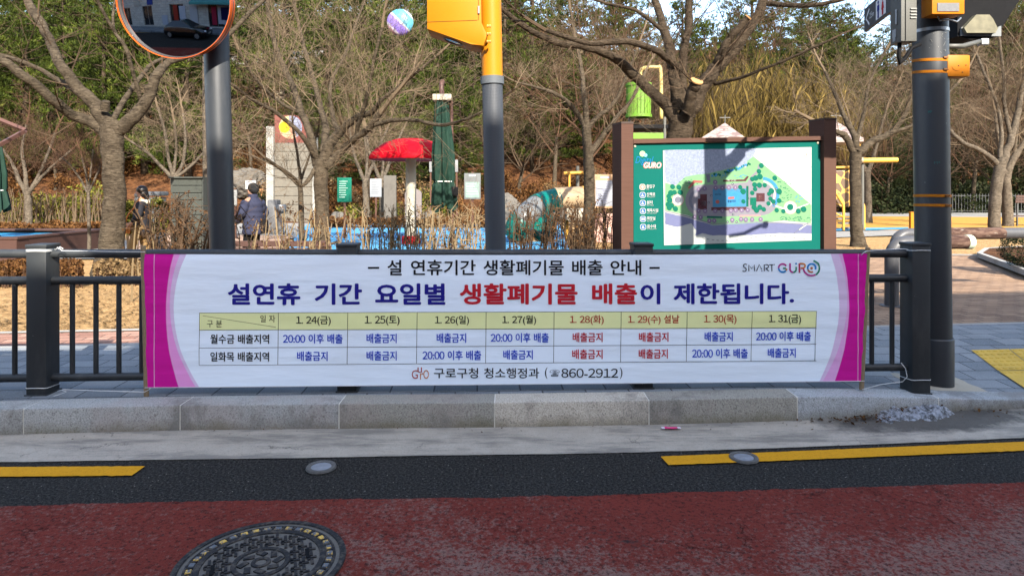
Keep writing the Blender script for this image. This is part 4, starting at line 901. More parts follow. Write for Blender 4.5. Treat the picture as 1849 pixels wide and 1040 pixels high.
m = MB(); hx = P(1790, -60, 6.2); m.tube([(sx(3.5).x, 5.06, 3.5), (hx.x, 6.2, 3.62), (hx.x, 6.2, hx.z)], .03, 12); m.build('hanger_arm', MT['polegrey'], sh, auto=40)
# restroom direction sign
A0, A1 = P(1563, 18, 6.0), P(1612, 18, 5.30); za, zb2 = 3.19, 2.985
rs = thing('restroom_sign', (A0.x, A0.y, za), 'dark grey restroom direction sign with arrow and two figures behind the control box', 'sign')
sd = (Vector((A1.x, A1.y, 0))-Vector((A0.x, A0.y, 0))); sL = sd.length+.25; sd.normalize(); sn2 = Vector((sd.y, -sd.x, 0))
if sn2.y > 0: sn2 = -sn2
if sn2.x > 0: sn2 = -sn2
sgn = lambda u, v, l=0: Vector((A0.x, A0.y, zb2))+sd*u+Vector((0, 0, v))+sn2*(.012+l)
hh = za-zb2
m = MB(); m.prism([sgn(0, 0), sgn(sL, 0), sgn(sL, hh), sgn(0, hh)], -sn2*.024); m.build('board', simple('dark_sign_grey', (.045, .048, .052), .5, .06, 5), rs)
SI = [flat('white_sign_print', (.75, .75, .75)), flat('blue_figure', (.015, .02, .20)), flat('red_figure', (.50, .02, .03))]
def sfn(x, y, l): return sgn(x*hh/100, (100-y)*hh/100, l*.7)
pr = Print(sfn); pr.poly([(165, 12), (165, 90), (290, 90), (290, 12)], 0, .002); pr.build('figure_panel', SI, rs)
pr = Print(sfn); pr.stroke([(78, 18), (30, 50), (78, 84)], 11, 0, .003); pr.build('arrow', SI, rs)
pr = Print(sfn); pr.text('25m', (80, 140, 38, 62), 0, .003); pr.build('distance_lettering', SI, rs)
for cx_, mi_ in ((197, 1), (252, 2)):
    pr = Print(sfn); pr.disc(cx_, 24, 8, mi_, .004); pr.poly([(cx_-13, 34), (cx_-14, 58), (cx_-8, 58), (cx_+8, 58), (cx_+14, 58), (cx_+13, 34)] if mi_ == 1 else [(cx_-8, 34), (cx_-17, 64), (cx_+17, 64), (cx_+8, 34)], mi_, .004)
    for s in (-5, 5): pr.poly([(cx_+s-4, 56), (cx_+s-4, 88), (cx_+s+4, 88), (cx_+s+4, 56)], mi_, .0043)
    pr.build('figure', SI, rs)
m = MB(); m.box((sx(3.1).x-.05, 5.2, 3.09), (.22, .05, .05)); m.build('bracket', MT['polegrey'], rs)

# ------------------------------------------------------------------ park map board
Ya, Yb_ = 7.5, 7.62
LA, LB = P(1145, 300, Ya), P(1480, 300, Yb_)
def bd(px, py, lift=0):
    k = px-CX; D = LB-LA; t = (k*LA.y/F-LA.x)/(D.x-k*D.y/F); Yc = LA.y+D.y*t
    return Vector((LA.x+D.x*t, Yc, EYE-(py-HOR)/F*Yc))+Vector((0, -1, 0))*lift
bdt = thing('map_board', (2.35, 7.56, .16), 'brown framed park map board with teal panel and colourful plan behind the railing', 'notice board')
for (xf0, xf1, yt, Yf) in ((1122, 1143.5, 223, 7.46), (1488, 1510, 216, 7.57)):
    a, b = P(xf0, yt, Yf), P(xf1, yt, Yf); wd = b.x-a.x; th = R(-13); dv = Vector((-math.sin(-th), math.cos(th), 0)); dv = Vector((-math.sin(R(15)), math.cos(R(15)), 0))
    q_ = [Vector((a.x, a.y, a.z)), Vector((b.x, b.y, b.z)), Vector((b.x, b.y, b.z))+dv*.25, Vector((a.x, a.y, a.z))+dv*.25]
    m = MB(); m.prism(q_, (0, 0, .1-a.z)); o = m.build('post', MT['boardwood'], bdt)
    k = MB(); k.prism([v+Vector((0, 0, .018))+(v-(q_[0]+q_[2])/2)*.04 for v in q_], (0, 0, -.02)); k.build('post_cap', simple('dark_brown_cap', (.05, .03, .022), .5, .1, 8), o)
m = MB(); c = [bd(1143, 258, 0), bd(1487, 250.5, 0), bd(1487, 247.5-.5, 0), bd(1143, 251, 0)]
c = [bd(1143, 259.5), bd(1483, 253.5), bd(1483, 246.5), bd(1143, 251.5)]; m.prism([v+Vector((0, -.035, 0)) for v in c], (0, .12, 0)); m.build('top_rail', MT['boardwood'], bdt)
m = MB(); c = [bd(1144, 478), bd(1481, 468), bd(1481, 254.5), bd(1144, 260.5)]; m.prism(c, (0, .05, 0)); m.build('panel', MT['teal'], bdt)
m = MB(); c = [bd(1143, 486), bd(1484, 476), bd(1484, 468.5), bd(1143, 478.5)]; m.prism([v+Vector((0, -.03, 0)) for v in c], (0, .11, 0)); m.build('bottom_rail', MT['boardwood'], bdt)
for x, y in ((1146.5, 264.5), (1476.5, 258.5)): m = MB(); m.lathe([(.014, 0), (.012, .008), (.004, .012)], bd(x, y), 14, axis=(0, -1, 0)); m.build('bolt', simple('beige_bolt', (.42, .36, .26), .5, .1, 9), bdt, auto=40)
pf = lambda n, c, var=.06, s_=30: simple(n, c, .75, var, s_, spec=.05)
MP = [pf('map_paper', (.40, .415, .39), .015), pf('map_hill_blue', (.21, .24, .315), .3, 55), pf('map_green', (.15, .295, .15), .08, 25), pf('map_violet', (.125, .135, .235), .05), pf('map_path', (.185, .175, .20), .03),
      pf('map_pool', (.05, .175, .29), .06), pf('map_brown', (.075, .03, .035), .05), pf('map_pink_tree', (.15, .11, .18), .1), pf('map_green_tree', (.006, .11, .07), .2, 60), pf('map_red', (.30, .09, .075), .05), pf('map_dark', (.02, .03, .06), .02), pf('map_dark_green', (.008, .09, .06), .2, 60), pf('map_blue', (.04, .19, .38), .1), pf('map_grey', (.13, .135, .17), .1), pf('map_pale_red', (.42, .2, .2), .05)]
PAP, HIL, GRN, VIO, PTH, POOL, BRN, PNK, GTR, RED_, DRK, DGR, BLU, GRY, PRD = range(15)
m = MB(); c = [bd(1199, 443, .001), bd(1465, 434, .001), bd(1465, 266, .001), bd(1197, 272, .001)]; m.prism([v+Vector((0, -.004, 0)) for v in c], (0, .006, 0)); m.build('map_sheet', MP[0], bdt)
def mfn(x, y, l): return bd(1200+.173*x, 260+.173*y, .005+l)
pr = Print(mfn); L0 = .0010
def wob(pts, n=8, amp=6, sd=1):
    out = []
    for i, (a, b) in enumerate(pts):
        c, d = pts[(i+1) % len(pts)]
        for k in range(n): f = k/n; x, y = a+(c-a)*f, b+(d-b)*f; out.append((x+amp*mnoise.noise(Vector((x*.03, y*.03, sd))), y+amp*mnoise.noise(Vector((x*.03, y*.03, sd+9)))))
    return out
pr.poly(wob([(0, 66), (955, 48), (925, 132), (850, 235), (740, 238), (600, 277), (420, 318), (210, 346), (110, 435), (20, 400), (0, 330)], 8, 10), HIL, L0)
pr.poly([(5, 405), (110, 437), (215, 345), (340, 320), (420, 316), (600, 277), (745, 236), (850, 248), (862, 180), (925, 132), (1215, 365), (1500, 610), (1528, 640), (1525, 828), (1250, 800), (1000, 822), (500, 848), (240, 745), (5, 692)], GRN, L0*1.6)
pr.poly(wob([(5, 715), (240, 770), (500, 850), (960, 822), (1300, 830), (1532, 852), (1532, 935), (1200, 930), (900, 950), (500, 955), (390, 932), (320, 960), (330, 900), (275, 828), (130, 868), (5, 838)], 6, 5, 3), VIO, L0*2)
pr.poly(arc(380, 590, 165, 95, 265, 18)+[(500, 760), (1000, 750)]+arc(1015, 580, 165, -80, 80, 18)+[(870, 400), (600, 425)], PTH, L0*2.2)
pr.poly([(860, 400), (905, 330), (960, 280), (975, 215), (1000, 215), (985, 290), (930, 350), (900, 420)], PTH, L0*2.3)
pr.stroke([(0, 700), (240, 757), (490, 835), (1000, 812), (1530, 840)], 9, PTH, L0*2.5)
pr.poly(arc(350, 590, 100, 90, 270, 14, 115), GRY, L0*2.6); pr.poly(arc(350, 590, 70, 90, 270, 14, 85), PTH, L0*2.8)
pr.poly([(500, 470), (850, 465), (850, 655), (500, 660)], POOL, L0*3); pr.poly([(665, 500), (850, 500), (780, 540), (780, 640), (700, 650), (640, 600)], BLU, L0*3.3)
for pl, c in (([(485, 662), (852, 657), (852, 690), (485, 694)], BRN), ([(345, 572), (440, 572), (440, 685), (345, 685)], BRN), ([(370, 525), (440, 525), (440, 575), (370, 575)], BRN), ([(955, 515), (1042, 515), (1042, 602), (955, 602)], BRN), ([(608, 376), (825, 372), (860, 335), (878, 342), (845, 390), (608, 396)], BRN), ([(240, 460), (300, 380), (392, 385), (392, 408), (320, 405), (255, 470)], RED_), ([(430, 318), (470, 312), (478, 400), (445, 405)], GRY), ([(890, 560), (955, 560), (955, 640), (890, 640)], GTR), ([(850, 440), (873, 440), (873, 655), (850, 655)], DGR), ([(780, 745), (1000, 742), (1000, 756), (780, 760)], PRD), ([(440, 752), (600, 757), (600, 775), (440, 772)], DGR), ([(370, 595), (430, 595), (430, 650), (370, 650)], PTH), ([(660, 555), (725, 550), (725, 575), (660, 578)], RED_), ([(980, 540), (1018, 540), (1018, 578), (980, 578)], PRD)): pr.poly(pl, c, L0*3.6)
pr.stroke(arc(1010, 530, 170, 85, -45, 24), 30, BLU, L0*3.2); pr.stroke(arc(1005, 530, 140, 80, -55, 24), 18, PAP, L0*3.1)
pr.stroke([(1140, 640), (1250, 680)], 16, PAP, L0*3.2); pr.stroke([(1380, 670), (1500, 625)], 12, PAP, L0*3.2)
for x, y, r_, c in ((1310, 665, 70, PRD), (1310, 665, 64, PAP), (1308, 660, 34, GTR), (138, 585, 62, PRD), (138, 585, 57, PAP), (138, 585, 35, GRY), (550, 605, 20, RED_), (1480, 105, 32, PRD), (1480, 105, 29, PAP)): pr.disc(x, y, r_, c, L0*(3.4+.004*(70-r_)))
rr = random.Random(2)
for x, y in ((355, 475), (415, 465), (530, 458), (600, 458), (668, 455), (735, 455), (525, 398), (352, 698), (420, 700), (525, 700), (600, 700), (690, 697), (740, 692), (802, 692), (865, 690), (310, 760), (373, 765), (465, 800), (515, 800), (703, 792), (795, 785), (845, 788), (910, 787), (1000, 785)):
    pr.disc(x+2, y+3, 24, GRY, L0*4.0+rr.random()*.0003, n=14); pr.disc(x, y, 23, PNK, L0*4.5+rr.random()*.0003, n=14); pr.disc(x, y, 5, PAP, L0*5, n=8)
for x, y in ((80, 445), (62, 510), (100, 505), (145, 450), (160, 505), (40, 545), (50, 585), (30, 630), (70, 640), (110, 675), (45, 665), (785, 450), (815, 495), (818, 598), (910, 510), (935, 425), (940, 470), (985, 430), (1040, 430), (1110, 490), (1085, 520), (1100, 570), (1130, 600), (1080, 620), (990, 660), (1030, 680), (930, 660), (955, 690), (1005, 225), (980, 285), (990, 340), (1145, 355), (1190, 495), (1190, 590), (1165, 690), (1235, 700), (1390, 700), (1445, 680), (910, 365), (945, 355)):
    r_ = rr.uniform(20, 29); pr.disc(x+4, y+5, r_, DGR, L0*4.0+rr.random()*.0003, n=11); pr.disc(x, y, r_, GTR, L0*4.6+rr.random()*.0004, n=11)
for i in range(60):
    f = rr.random(); x = 490+f*400; y = 335-f*90-(40*f*f)+rr.uniform(-14, 14); pr.disc(x, y, rr.uniform(7, 13), BLU if i % 2 else DGR, L0*4+rr.random()*.0004, n=8)
for x0_, x1_, y0_, y1_, n_ in ((490, 850, 320, 355, 20), (1180, 1320, 380, 560, 26), (1200, 1520, 755, 805, 34), (120, 350, 350, 440, 14), (1360, 1450, 520, 610, 12), (1200, 1300, 560, 620, 10)):
    for i in range(n_): x, y = rr.uniform(x0_, x1_), rr.uniform(y0_, y1_); pr.stroke([(x-8, y+rr.uniform(-6, 6)), (x+8, y+rr.uniform(-6, 6))], 5, GTR if n_ % 4 else BLU, L0*3.4+rr.random()*.0003)
for x, y in ((708, 418), (485, 540), (458, 612), (885, 568), (713, 735), (1160, 470), (1140, 632), (655, 812), (750, 812), (250, 400)): pr.disc(x, y, 11, DRK, L0*5.2, n=12); pr.disc(x, y, 5, PAP, L0*5.6, n=8)
for i in range(22): x = 390+i*50; y = 985+22*math.sin(i*.35)-max(0, (x-900))*.03; pr.stroke([(x, y), (x+26, y+3)], 4, DRK, L0*3)
pr.stroke([(1345, 940), (1420, 870), (1500, 822)], 7, GRY, L0*5); pr.stroke([(1400, 895), (1480, 838)], 14, PAP, L0*4.8)
pr.stroke([(1182, 90)]+arc(1300, 80, 118, 180, 270, 12)+[(1440, 185)], 2, GRY, L0*2); pr.stroke([(1180, 270), (1530, 240)], 2, GRY, L0*2); pr.stroke([(1380, 495), (1530, 480)], 2, GRY, L0*2)
pr.poly([(1474, 80), (1486, 125), (1478, 125)], RED_, L0*5)
for st, bx in (('광장', (520, 590, 518, 536)), ('물놀이터', (655, 740, 585, 612)), ('족구장', (650, 745, 374, 389))): pr.text(st, bx, PAP if st == '족구장' else DRK, L0*5.8)
pr.build('plan_drawing', MP, bdt)
LB3 = [flat('white_board_print', (.40, .40, .39)), flat('blue_brush_print', (.01, .13, .32)), flat('coral_board_print', (.55, .16, .12)), flat('yellow_green_dot', (.40, .52, .24)), flat('pale_blue_dot', (.17, .42, .52)), flat('navy_icon', (.02, .10, .24)), flat('brown_icon', (.42, .20, .15))]
bfn = lambda x, y, l: bd(x, y, .002+l)
pr = Print(bfn); pr.disc(1160, 278, 5.2, 3, .001); pr.disc(1165.5, 280.5, 3.2, 4, .002); pr.build('dot_emblem', LB3, bdt)
pr = Print(bfn); pr.text('Digital', (1147, 1180, 283, 299), 1, .001, .0, .35); pr.build('board_lettering', LB3, bdt)
pr = Print(bfn); pr.text('GURO', (1161.5, 1194.5, 293, 304.5), 2, .0015, .06, .2); pr.text('GURO', (1163, 1193.5, 294, 303.5), 0, .0025, .025, .2); pr.build('board_lettering', LB3, bdt)
for i, (ko, en, wk) in enumerate((('출입구', 'Exit', 15), ('산책로', 'Walking Path', 15.5), ('쉼터', 'Rest Place', 10.5), ('체육시설', 'Exercise Stand', 20.5), ('화장실', 'Rest Room', 15), ('음수대', 'Drinking Water', 15.5))):
    y = 338+i*14.6-.2*i; x0 = 1155+.25*i
    pr = Print(bfn); pr.poly([(x0+5+5.4*sx_*(1 if True else 0), y+5.4*sy_) for sx_, sy_ in ((-1, -.55), (-.55, -1), (.55, -1), (1, -.55), (1, .55), (.55, 1), (-.55, 1), (-1, .55))], 0, .001)
    pr.poly([(x0+5+4.5*sx_, y+4.5*sy_) for sx_, sy_ in ((-1, -.55), (-.55, -1), (.55, -1), (1, -.55), (1, .55), (.55, 1), (-.55, 1), (-1, .55))], 6 if i == 0 else 5, .0018)
    if i == 0: pr.poly([(x0+2, y+.5), (x0+5, y-2.6), (x0+8, y+.5)], 0, .0026); pr.poly([(x0+4, y), (x0+4, y+3), (x0+6, y+3), (x0+6, y)], 0, .0028)
    elif i == 4: [pr.poly([(x0+c_-1.1, y-2.5), (x0+c_-1.1, y+2.6), (x0+c_+1.1, y+2.6), (x0+c_+1.1, y-2.5)], 0, .0026) for c_ in (3.2, 6.8)]
    else: pr.disc(x0+4.6, y-1.5, 1.1, 0, .0026); pr.poly([(x0+3.4, y-.4), (x0+2.2, y+2.8), (x0+7.8, y+2.8), (x0+6, y-.2)], 0, .0028)
    pr.build('legend_icon', LB3, bdt)
    pr = Print(bfn); pr.text(ko, (x0+12.2, x0+12.2+wk, y-4.6, y+2.0), 0, .001, .02); pr.text(en, (x0+12.4, x0+12.2+len(en)*1.25, y+2.8, y+4.8), 0, .001); pr.build('legend_lettering', LB3, bdt)
# ------------------------------------------------------------------ bare trees
UPV = Vector((0, 0, 1))
def rvec(rg): return Vector((rg.uniform(-1, 1), rg.uniform(-1, 1), rg.uniform(-1, 1)))
def twig(mb, p, d, L, r, lev, rg, cfg):
    n = 4 if lev > 1 else 3; pts = [p]; q = p.copy(); dd = d.normalized(); step = L/n
    for i in range(n):
        dd = (dd+rvec(rg)*cfg['jit']+UPV*cfg['up']).normalized(); q = q+dd*step; pts.append(q.copy())
    mb.tube(pts, [max(cfg['rmin'], r*(1-.62*i/n)) for i in range(n+1)], 5 if r > .02 else 3, cap=False)
    if lev <= 0: return
    k = cfg['kids'][lev] if lev < len(cfg['kids']) else cfg['kids'][-1]
    for j in range(k):
        f = .22+.78*(j+rg.random()*.8)/k; i = min(n-1, int(f*n)); a = pts[i].lerp(pts[i+1], f*n-i)
        base = (pts[i+1]-pts[i]).normalized(); side = rvec(rg); side = (side-base*side.dot(base)).normalized()
        ang = rg.uniform(.45, 1.0); nd = base*math.cos(ang)+side*math.sin(ang)
        twig(mb, a, nd, L*rg.uniform(.42, .68)*(1.1-.35*f), max(cfg['rmin'], r*(1-.55*f)*.55), lev-1, rg, cfg)
CFG = dict(jit=.13, up=.06, rmin=.0022, kids=[0, 5, 6, 6])
def spline(pts, rad, sub=4):
    out, ro = [], []
    n = len(pts)
    for i in range(n-1):
        p0, p1, p2, p3 = pts[max(0, i-1)], pts[i], pts[i+1], pts[min(n-1, i+2)]
        for k in range(sub):
            t = k/sub; out.append(.5*((2*p1)+(p2-p0)*t+(2*p0-5*p1+4*p2-p3)*t*t+(3*p1-p0-3*p2+p3)*t**3)); ro.append(rad[i]+(rad[i+1]-rad[i])*t)
    out.append(pts[-1]); ro.append(rad[-1]); return out, ro
def photo_tree(name, Y, limbs, label, cat, group, bark, twm, seed, lev=2, tl=.9, dens=1.0, cfg=CFG, cuts=()):
    """limbs: [(pixel x, pixel y, pixel radius[, depth offset])...]; the first limb is the trunk"""
    rg = random.Random(seed); b = limbs[0][0]; root = P(b[0], b[1], Y); root.z = height(root.x, root.y)-.05
    t = thing(name, root, label, cat, group); tr, cr = MB(), MB()
    for li, L in enumerate(limbs):
        pts = [P(q[0], q[1], Y+(q[3] if len(q) > 3 else 0)) for q in L]; rad = [q[2]*Y/F*.86 for q in L]
        if li == 0: pts[0].z = root.z
        pts, rad = spline(pts, rad, 4)
        for i in range(1, len(pts)-1): pts[i] += rvec(rg)*rad[i]*(.16 if li else .06)
        p2, r2 = spline(pts, rad, 5 if rad[0] > .05 else 2); n0 = len(tr.v); sd = 22 if rad[0] > .06 else 8
        tr.tube(p2, [r*.97 for r in r2], sd, cap=True)
        for vi in range(n0, len(tr.v)):                                 # lumps, rings and scars
            k = min(len(p2)-1, (vi-n0)//sd); q = Vector(tr.v[vi]); dv = q-p2[k]
            if dv.length > .02: tr.v[vi] = tuple(p2[k]+dv*(1+.09*mnoise.noise(q*4+Vector((seed, 0, 0)))+.04*mnoise.noise(Vector((q.x*9, q.y*9, q.z*26)))+.03*mnoise.noise(q*34)))
        if li == 0: continue
        tot = sum((pts[i+1]-pts[i]).length for i in range(len(pts)-1)); nk = max(4, int(tot*6.0*dens))
        for k in range(nk):
            f = .30+.70*(k+rg.random())/nk; i = min(len(pts)-2, int(f*(len(pts)-1))); a = pts[i]; base = (pts[i+1]-pts[i]).normalized()
            side = rvec(rg); side = (side-base*side.dot(base)).normalized(); nd = base*rg.uniform(.3, .8)+side
            twig(cr, a, nd+UPV*.3, tl*rg.uniform(.6, 1.7)*(1.2-.4*f), max(.0035, rad[i]*.17), lev, rg, cfg)
        if li not in cuts: twig(cr, pts[-1], (pts[-1]-pts[-3]), tl*1.3, rad[-1], lev+1, rg, cfg)
    o = tr.build('trunk', bark, t, smooth=True)
    cr.build('crown', twm, t, smooth=False)
    return t, o
T1, o = photo_tree('bare_tree', 11, [
    [(196, 504, 40), (196, 486, 30), (202, 440, 25), (206, 370, 22), (204, 300, 21), (202, 245, 23), (203, 215, 17)],
    [(196, 238, 15), (168, 222, 12), (140, 212, 11), (100, 185, 10, -.3), (60, 150, 9, -.6), (0, 107, 8, -.8), (-80, 60, 7, -1)],
    [(196, 226, 17), (172, 192, 14), (138, 155, 12), (112, 120, 10.5), (92, 80, 10, .3), (74, 40, 9.5, .5), (52, 5, 9, .8), (30, -60, 8, 1)],
    [(150, 175, 6), (110, 148, 6, .4), (60, 120, 5, .8), (10, 102, 4.5, 1.1), (-40, 90, 4, 1.4)],
    [(210, 238, 17), (242, 212, 14), (270, 172, 11.5), (284, 135, 10), (306, 113, 8, .3), (350, 98, 6.5, .6), (400, 75, 5.5, .9), (455, 20, 5, 1.2), (500, -20, 4, 1.5)],
    [(204, 215, 7), (222, 185, 6, .4), (248, 148, 5.5, .8), (272, 118, 4.5, 1.2), (300, 104, 4, 1.5)],
    [(255, 180, 5), (243, 140, 4, -.2), (228, 90, 4, -.4), (205, 55, 3.5, -.5), (178, 5, 3, -.7), (168, -40, 3, -.8)],
    [(205, 55, 3, -.5), (205, 20, 2.6, -.3), (215, -30, 2.5, -.2)]],
    'large bare tree with thick grey forked trunk standing left of the mirror pole', 'tree', None, MT['bark1'], MT['twig'], 11, lev=1, tl=.8, dens=.42)
kn = MB(); kn.tube([P(190, 200, 10.85), P(191, 183, 10.8)], [.075, .062], 10, 0, True); kn.build('sawn_stub', MT['bark1'], T1, auto=40); kn = MB(); kn.tube([P(268, 168, 10.95), P(262, 153, 10.9)], [.05, .04], 8); kn.build('sawn_stub', MT['bark1'], T1, auto=40)
photo_tree('bare_tree', 15, [
    [(584, 462, 19), (582, 430, 16.5), (581, 370, 15), (579, 320, 15), (580, 290, 15)],
    [(572, 300, 9), (562, 250, 8), (545, 205, 7.5, .3), (523, 145, 6.5, .6), (500, 92, 6, .8), (488, 40, 5, 1), (480, -20, 4, 1.2)],
    [(583, 298, 13), (592, 268, 12), (612, 240, 9), (645, 212, 7, -.3), (672, 202, 6, -.5), (690, 180, 4, -.8), (730, 150, 3, -1), (790, 100, 2.5, -1.2)],
    [(590, 302, 9), (612, 278, 8), (640, 252, 7, -.3), (668, 230, 6.5, -.6), (687, 204, 6, -.8)],
    [(668, 228, 5.5, -.6), (705, 219, 4.5, -.9), (745, 217, 4, -1.2), (800, 226, 3.5, -1.6), (850, 212, 2.5, -1.9), (890, 190, 2, -2.1)],
    [(574, 292, 6), (545, 245, 4.5, -.5), (500, 205, 4, -1), (455, 180, 3, -1.6), (415, 150, 2.4, -2.2)],
    [(572, 300, 5), (548, 335, 4, -.5), (530, 320, 3.2, -.9), (500, 300, 3, -1.3), (478, 285, 2.6, -1.6)],
    [(612, 240, 6), (600, 205, 5, .4), (598, 150, 4, .9), (625, 95, 3.4, 1.3), (640, 50, 3, 1.6), (660, 0, 2.5, 2)],
    [(584, 275, 10), (588, 235, 8, .5), (578, 190, 6.5, 1), (562, 130, 5.5, 1.5), (545, 70, 4.5, 1.9), (530, 0, 3.5, 2.3)],
    [(640, 252, 5, -.3), (655, 200, 4, -.7), (668, 150, 3.5, -1), (675, 110, 3, -1.2), (690, 50, 2.5, -1.4)],
    [(545, 205, 4, .3), (505, 185, 3.4, 0), (460, 140, 3, -.4), (430, 90, 2.5, -.8)]],
    'spreading bare tree with fine pale twigs left of the red mushroom canopy', 'tree', None, MT['bark1'], MT['twigp'], 23, lev=2, tl=1.15, dens=.75)
TB, o = photo_tree('bare_tree', 12.5, [
    [(1232, 540, 34), (1229, 420, 28), (1226, 300, 26), (1226, 240, 26), (1229, 214, 27)],
    [(1218, 214, 14), (1192, 180, 12), (1152, 145, 11), (1112, 106, 9.5, -.3), (1062, 86, 8, -.6), (1003, 76, 6.5, -.9), (942, 45, 5.5, -1.2), (900, 10, 4.5, -1.4)],
    [(1224, 122, 8), (1190, 96, 7, -.4), (1135, 76, 6.5, -.8), (1060, 78, 5, -1.2), (985, 55, 4, -1.5)],
    [(1224, 200, 13), (1217, 140, 12), (1206, 78, 10.5, .3), (1192, 32, 8.5, .5), (1180, -10, 7.5, .7), (1168, -70, 6, .9)],
    [(1236, 205, 10), (1232, 140, 9), (1236, 85, 8.5), (1244, 35, 8), (1246, -50, 7)],
    [(1240, 212, 19), (1264, 165, 16), (1290, 128, 14.5), (1320, 98, 12.5), (1346, 62, 11.5), (1370, 22, 10.5), (1392, -40, 9)],
    [(1240, 205, 14, -.3), (1249, 170, 11.5, -.5), (1258, 147, 10.5, -.65)],
    [(1292, 122, 10), (1306, 90, 8.5, -.2), (1330, 55, 7.5, -.35), (1351, 32, 6.2, -.45)],
    [(1378, 6, 6), (1420, 9, 5.5, -.3), (1470, 10, 5, -.6), (1520, 0, 4, -.8)],
    [(1290, 152, 4.5), (1345, 138, 3.5, -.5), (1420, 108, 2.8, -1), (1500, 72, 2.2, -1.4)],
    [(1200, 60, 5, .4), (1150, 20, 4, .2), (1100, 8, 3.5, 0), (1010, -20, 3, -.2)]],
    'large bare tree with fresh sawn limbs rising behind the park map board', 'tree', None, MT['bark2'], MT['twig'], 31, lev=2, tl=.85, dens=.36, cuts=(6, 7))
for a, b, r_ in (((1249, 170, 12.0), (1258.3, 146.6, 11.842), .112), ((1330, 55, 12.15), (1351.3, 31.6, 12.045), .066)):
    p, q_ = P(*a), P(*b); d = (q_-p).normalized(); k = MB(); k.lathe([(r_, -.012), (r_*1.0, .010), (r_*.5, .014), (.002, .015)], q_, 20, axis=d); k.build('sawn_end', MT['cut'], TB)
photo_tree('bare_tree', 17, [
    [(1064, 470, 14), (1063, 420, 12.5), (1064, 340, 12), (1062, 280, 11), (1058, 228, 9)],
    [(1058, 232, 7), (1042, 204, 5.5), (1014, 176, 4, -.4), (975, 160, 3, -.8), (935, 150, 2, -1.2)],
    [(1060, 228, 7), (1055, 175, 5.5), (1050, 125, 4.5, .4), (1040, 70, 3.5, .8), (1030, 20, 3, 1)],
    [(1067, 276, 7), (1088, 246, 5.5), (1112, 215, 4.5), (1140, 180, 3.5, .5), (1165, 130, 3, .9)],
    [(1060, 235, 6), (1078, 212, 5), (1110, 185, 4), (1130, 140, 3), (1150, 90, 2.4)]],
    'slim bare tree between the tube slide and the map board', 'tree', None, MT['bark1'], MT['twigp'], 37, lev=2, tl=1.0, dens=.9)
photo_tree('bare_tree', 17.5, [
    [(1551, 433, 19), (1547, 420, 13), (1545, 370, 11.5), (1544, 310, 11.5), (1546, 275, 12.5)],
    [(1541, 276, 7.5), (1530, 252, 7), (1522, 243, 6.5), (1508, 238, 5)],
    [(1546, 272, 8), (1543, 246, 6.5), (1522, 205, 5, .3), (1508, 170, 4, .6), (1490, 130, 3, .9)],
    [(1551, 276, 9), (1575, 256, 7.5), (1608, 240, 6.5), (1632, 210, 5), (1646, 165, 4), (1660, 120, 3)],
    [(1608, 240, 4), (1650, 225, 3.5), (1690, 190, 3), (1730, 150, 2.4)],
    [(1545, 262, 5, .4), (1560, 205, 4, .6), (1570, 150, 3, .9), (1600, 90, 2.4, 1.2)]],
    'bare tree with knobbly fork in a dirt bed right of the map board', 'tree', None, MT['bark1'], MT['twigp'], 41, lev=2, tl=1.05, dens=.95)
photo_tree('bare_tree', 24, [
    [(1800, 416, 16), (1795, 405, 12), (1798, 350, 11), (1804, 310, 11), (1812, 285, 10)],
    [(1800, 296, 6), (1775, 275, 5), (1740, 258, 4.5), (1716, 235, 4), (1700, 200, 3)],
    [(1812, 288, 9), (1826, 250, 7), (1838, 200, 6), (1850, 140, 5), (1870, 80, 4)],
    [(1806, 285, 5), (1808, 240, 4), (1800, 190, 3.4), (1780, 140, 3), (1760, 90, 2.4)],
    [(1826, 250, 5), (1815, 200, 4), (1812, 140, 3), (1805, 70, 2.4)]],
    'leaning bare tree on the ochre playground edge near the right frame border', 'tree', None, MT['barkp'], MT['twigp'], 43, lev=2, tl=1.5, dens=.9)
photo_tree('bare_tree', 27, [
    [(1820, 394, 11), (1819, 360, 9.5), (1817, 325, 8.5), (1826, 295, 7), (1840, 272, 6)],
    [(1838, 275, 5.5), (1855, 250, 5), (1880, 210, 4)], [(1818, 320, 6), (1808, 296, 5), (1802, 250, 4), (1796, 200, 3)], [(1830, 290, 4), (1836, 240, 3), (1842, 180, 2.4)]],
    'pale smooth bare tree just behind the leaning tree beside the far path', 'tree', None, MT['barkp'], MT['twigp'], 47, lev=2, tl=1.5, dens=.9)
photo_tree('bare_tree', 30, [
    [(1568, 384, 9), (1567, 350, 7), (1566, 315, 7), (1567, 305, 7)],
    [(1563, 310, 5), (1553, 285, 4), (1545, 255, 3), (1535, 220, 2)], [(1569, 306, 5), (1578, 280, 4), (1586, 250, 3), (1600, 200, 2.4)]],
    'small pale bare tree far behind the knobbly tree by the yellow beam', 'tree', None, MT['barkp'], MT['twigp'], 53, lev=2, tl=1.5, dens=1)
photo_tree('bare_tree', 19, [
    [(322, 440, 9), (318, 380, 8), (314, 330, 7), (313, 318, 7)],
    [(312, 322, 4.5), (290, 300, 3.5), (265, 275, 3, -.3), (235, 255, 2.2, -.6)], [(313, 320, 4.5), (305, 290, 3.5), (298, 240, 3), (285, 195, 2.2)], [(316, 320, 4.5), (330, 295, 3.5), (335, 250, 3), (330, 205, 2.2)], [(316, 322, 4), (345, 300, 3), (375, 270, 2.4), (410, 255, 2)], [(313, 318, 3.5), (318, 270, 3), (315, 220, 2.2)]],
    'low bare tree with spreading pale branches behind the grey slatted cabinet', 'tree', None, MT['barkp'], MT['twigp'], 59, lev=2, tl=.8, dens=1)
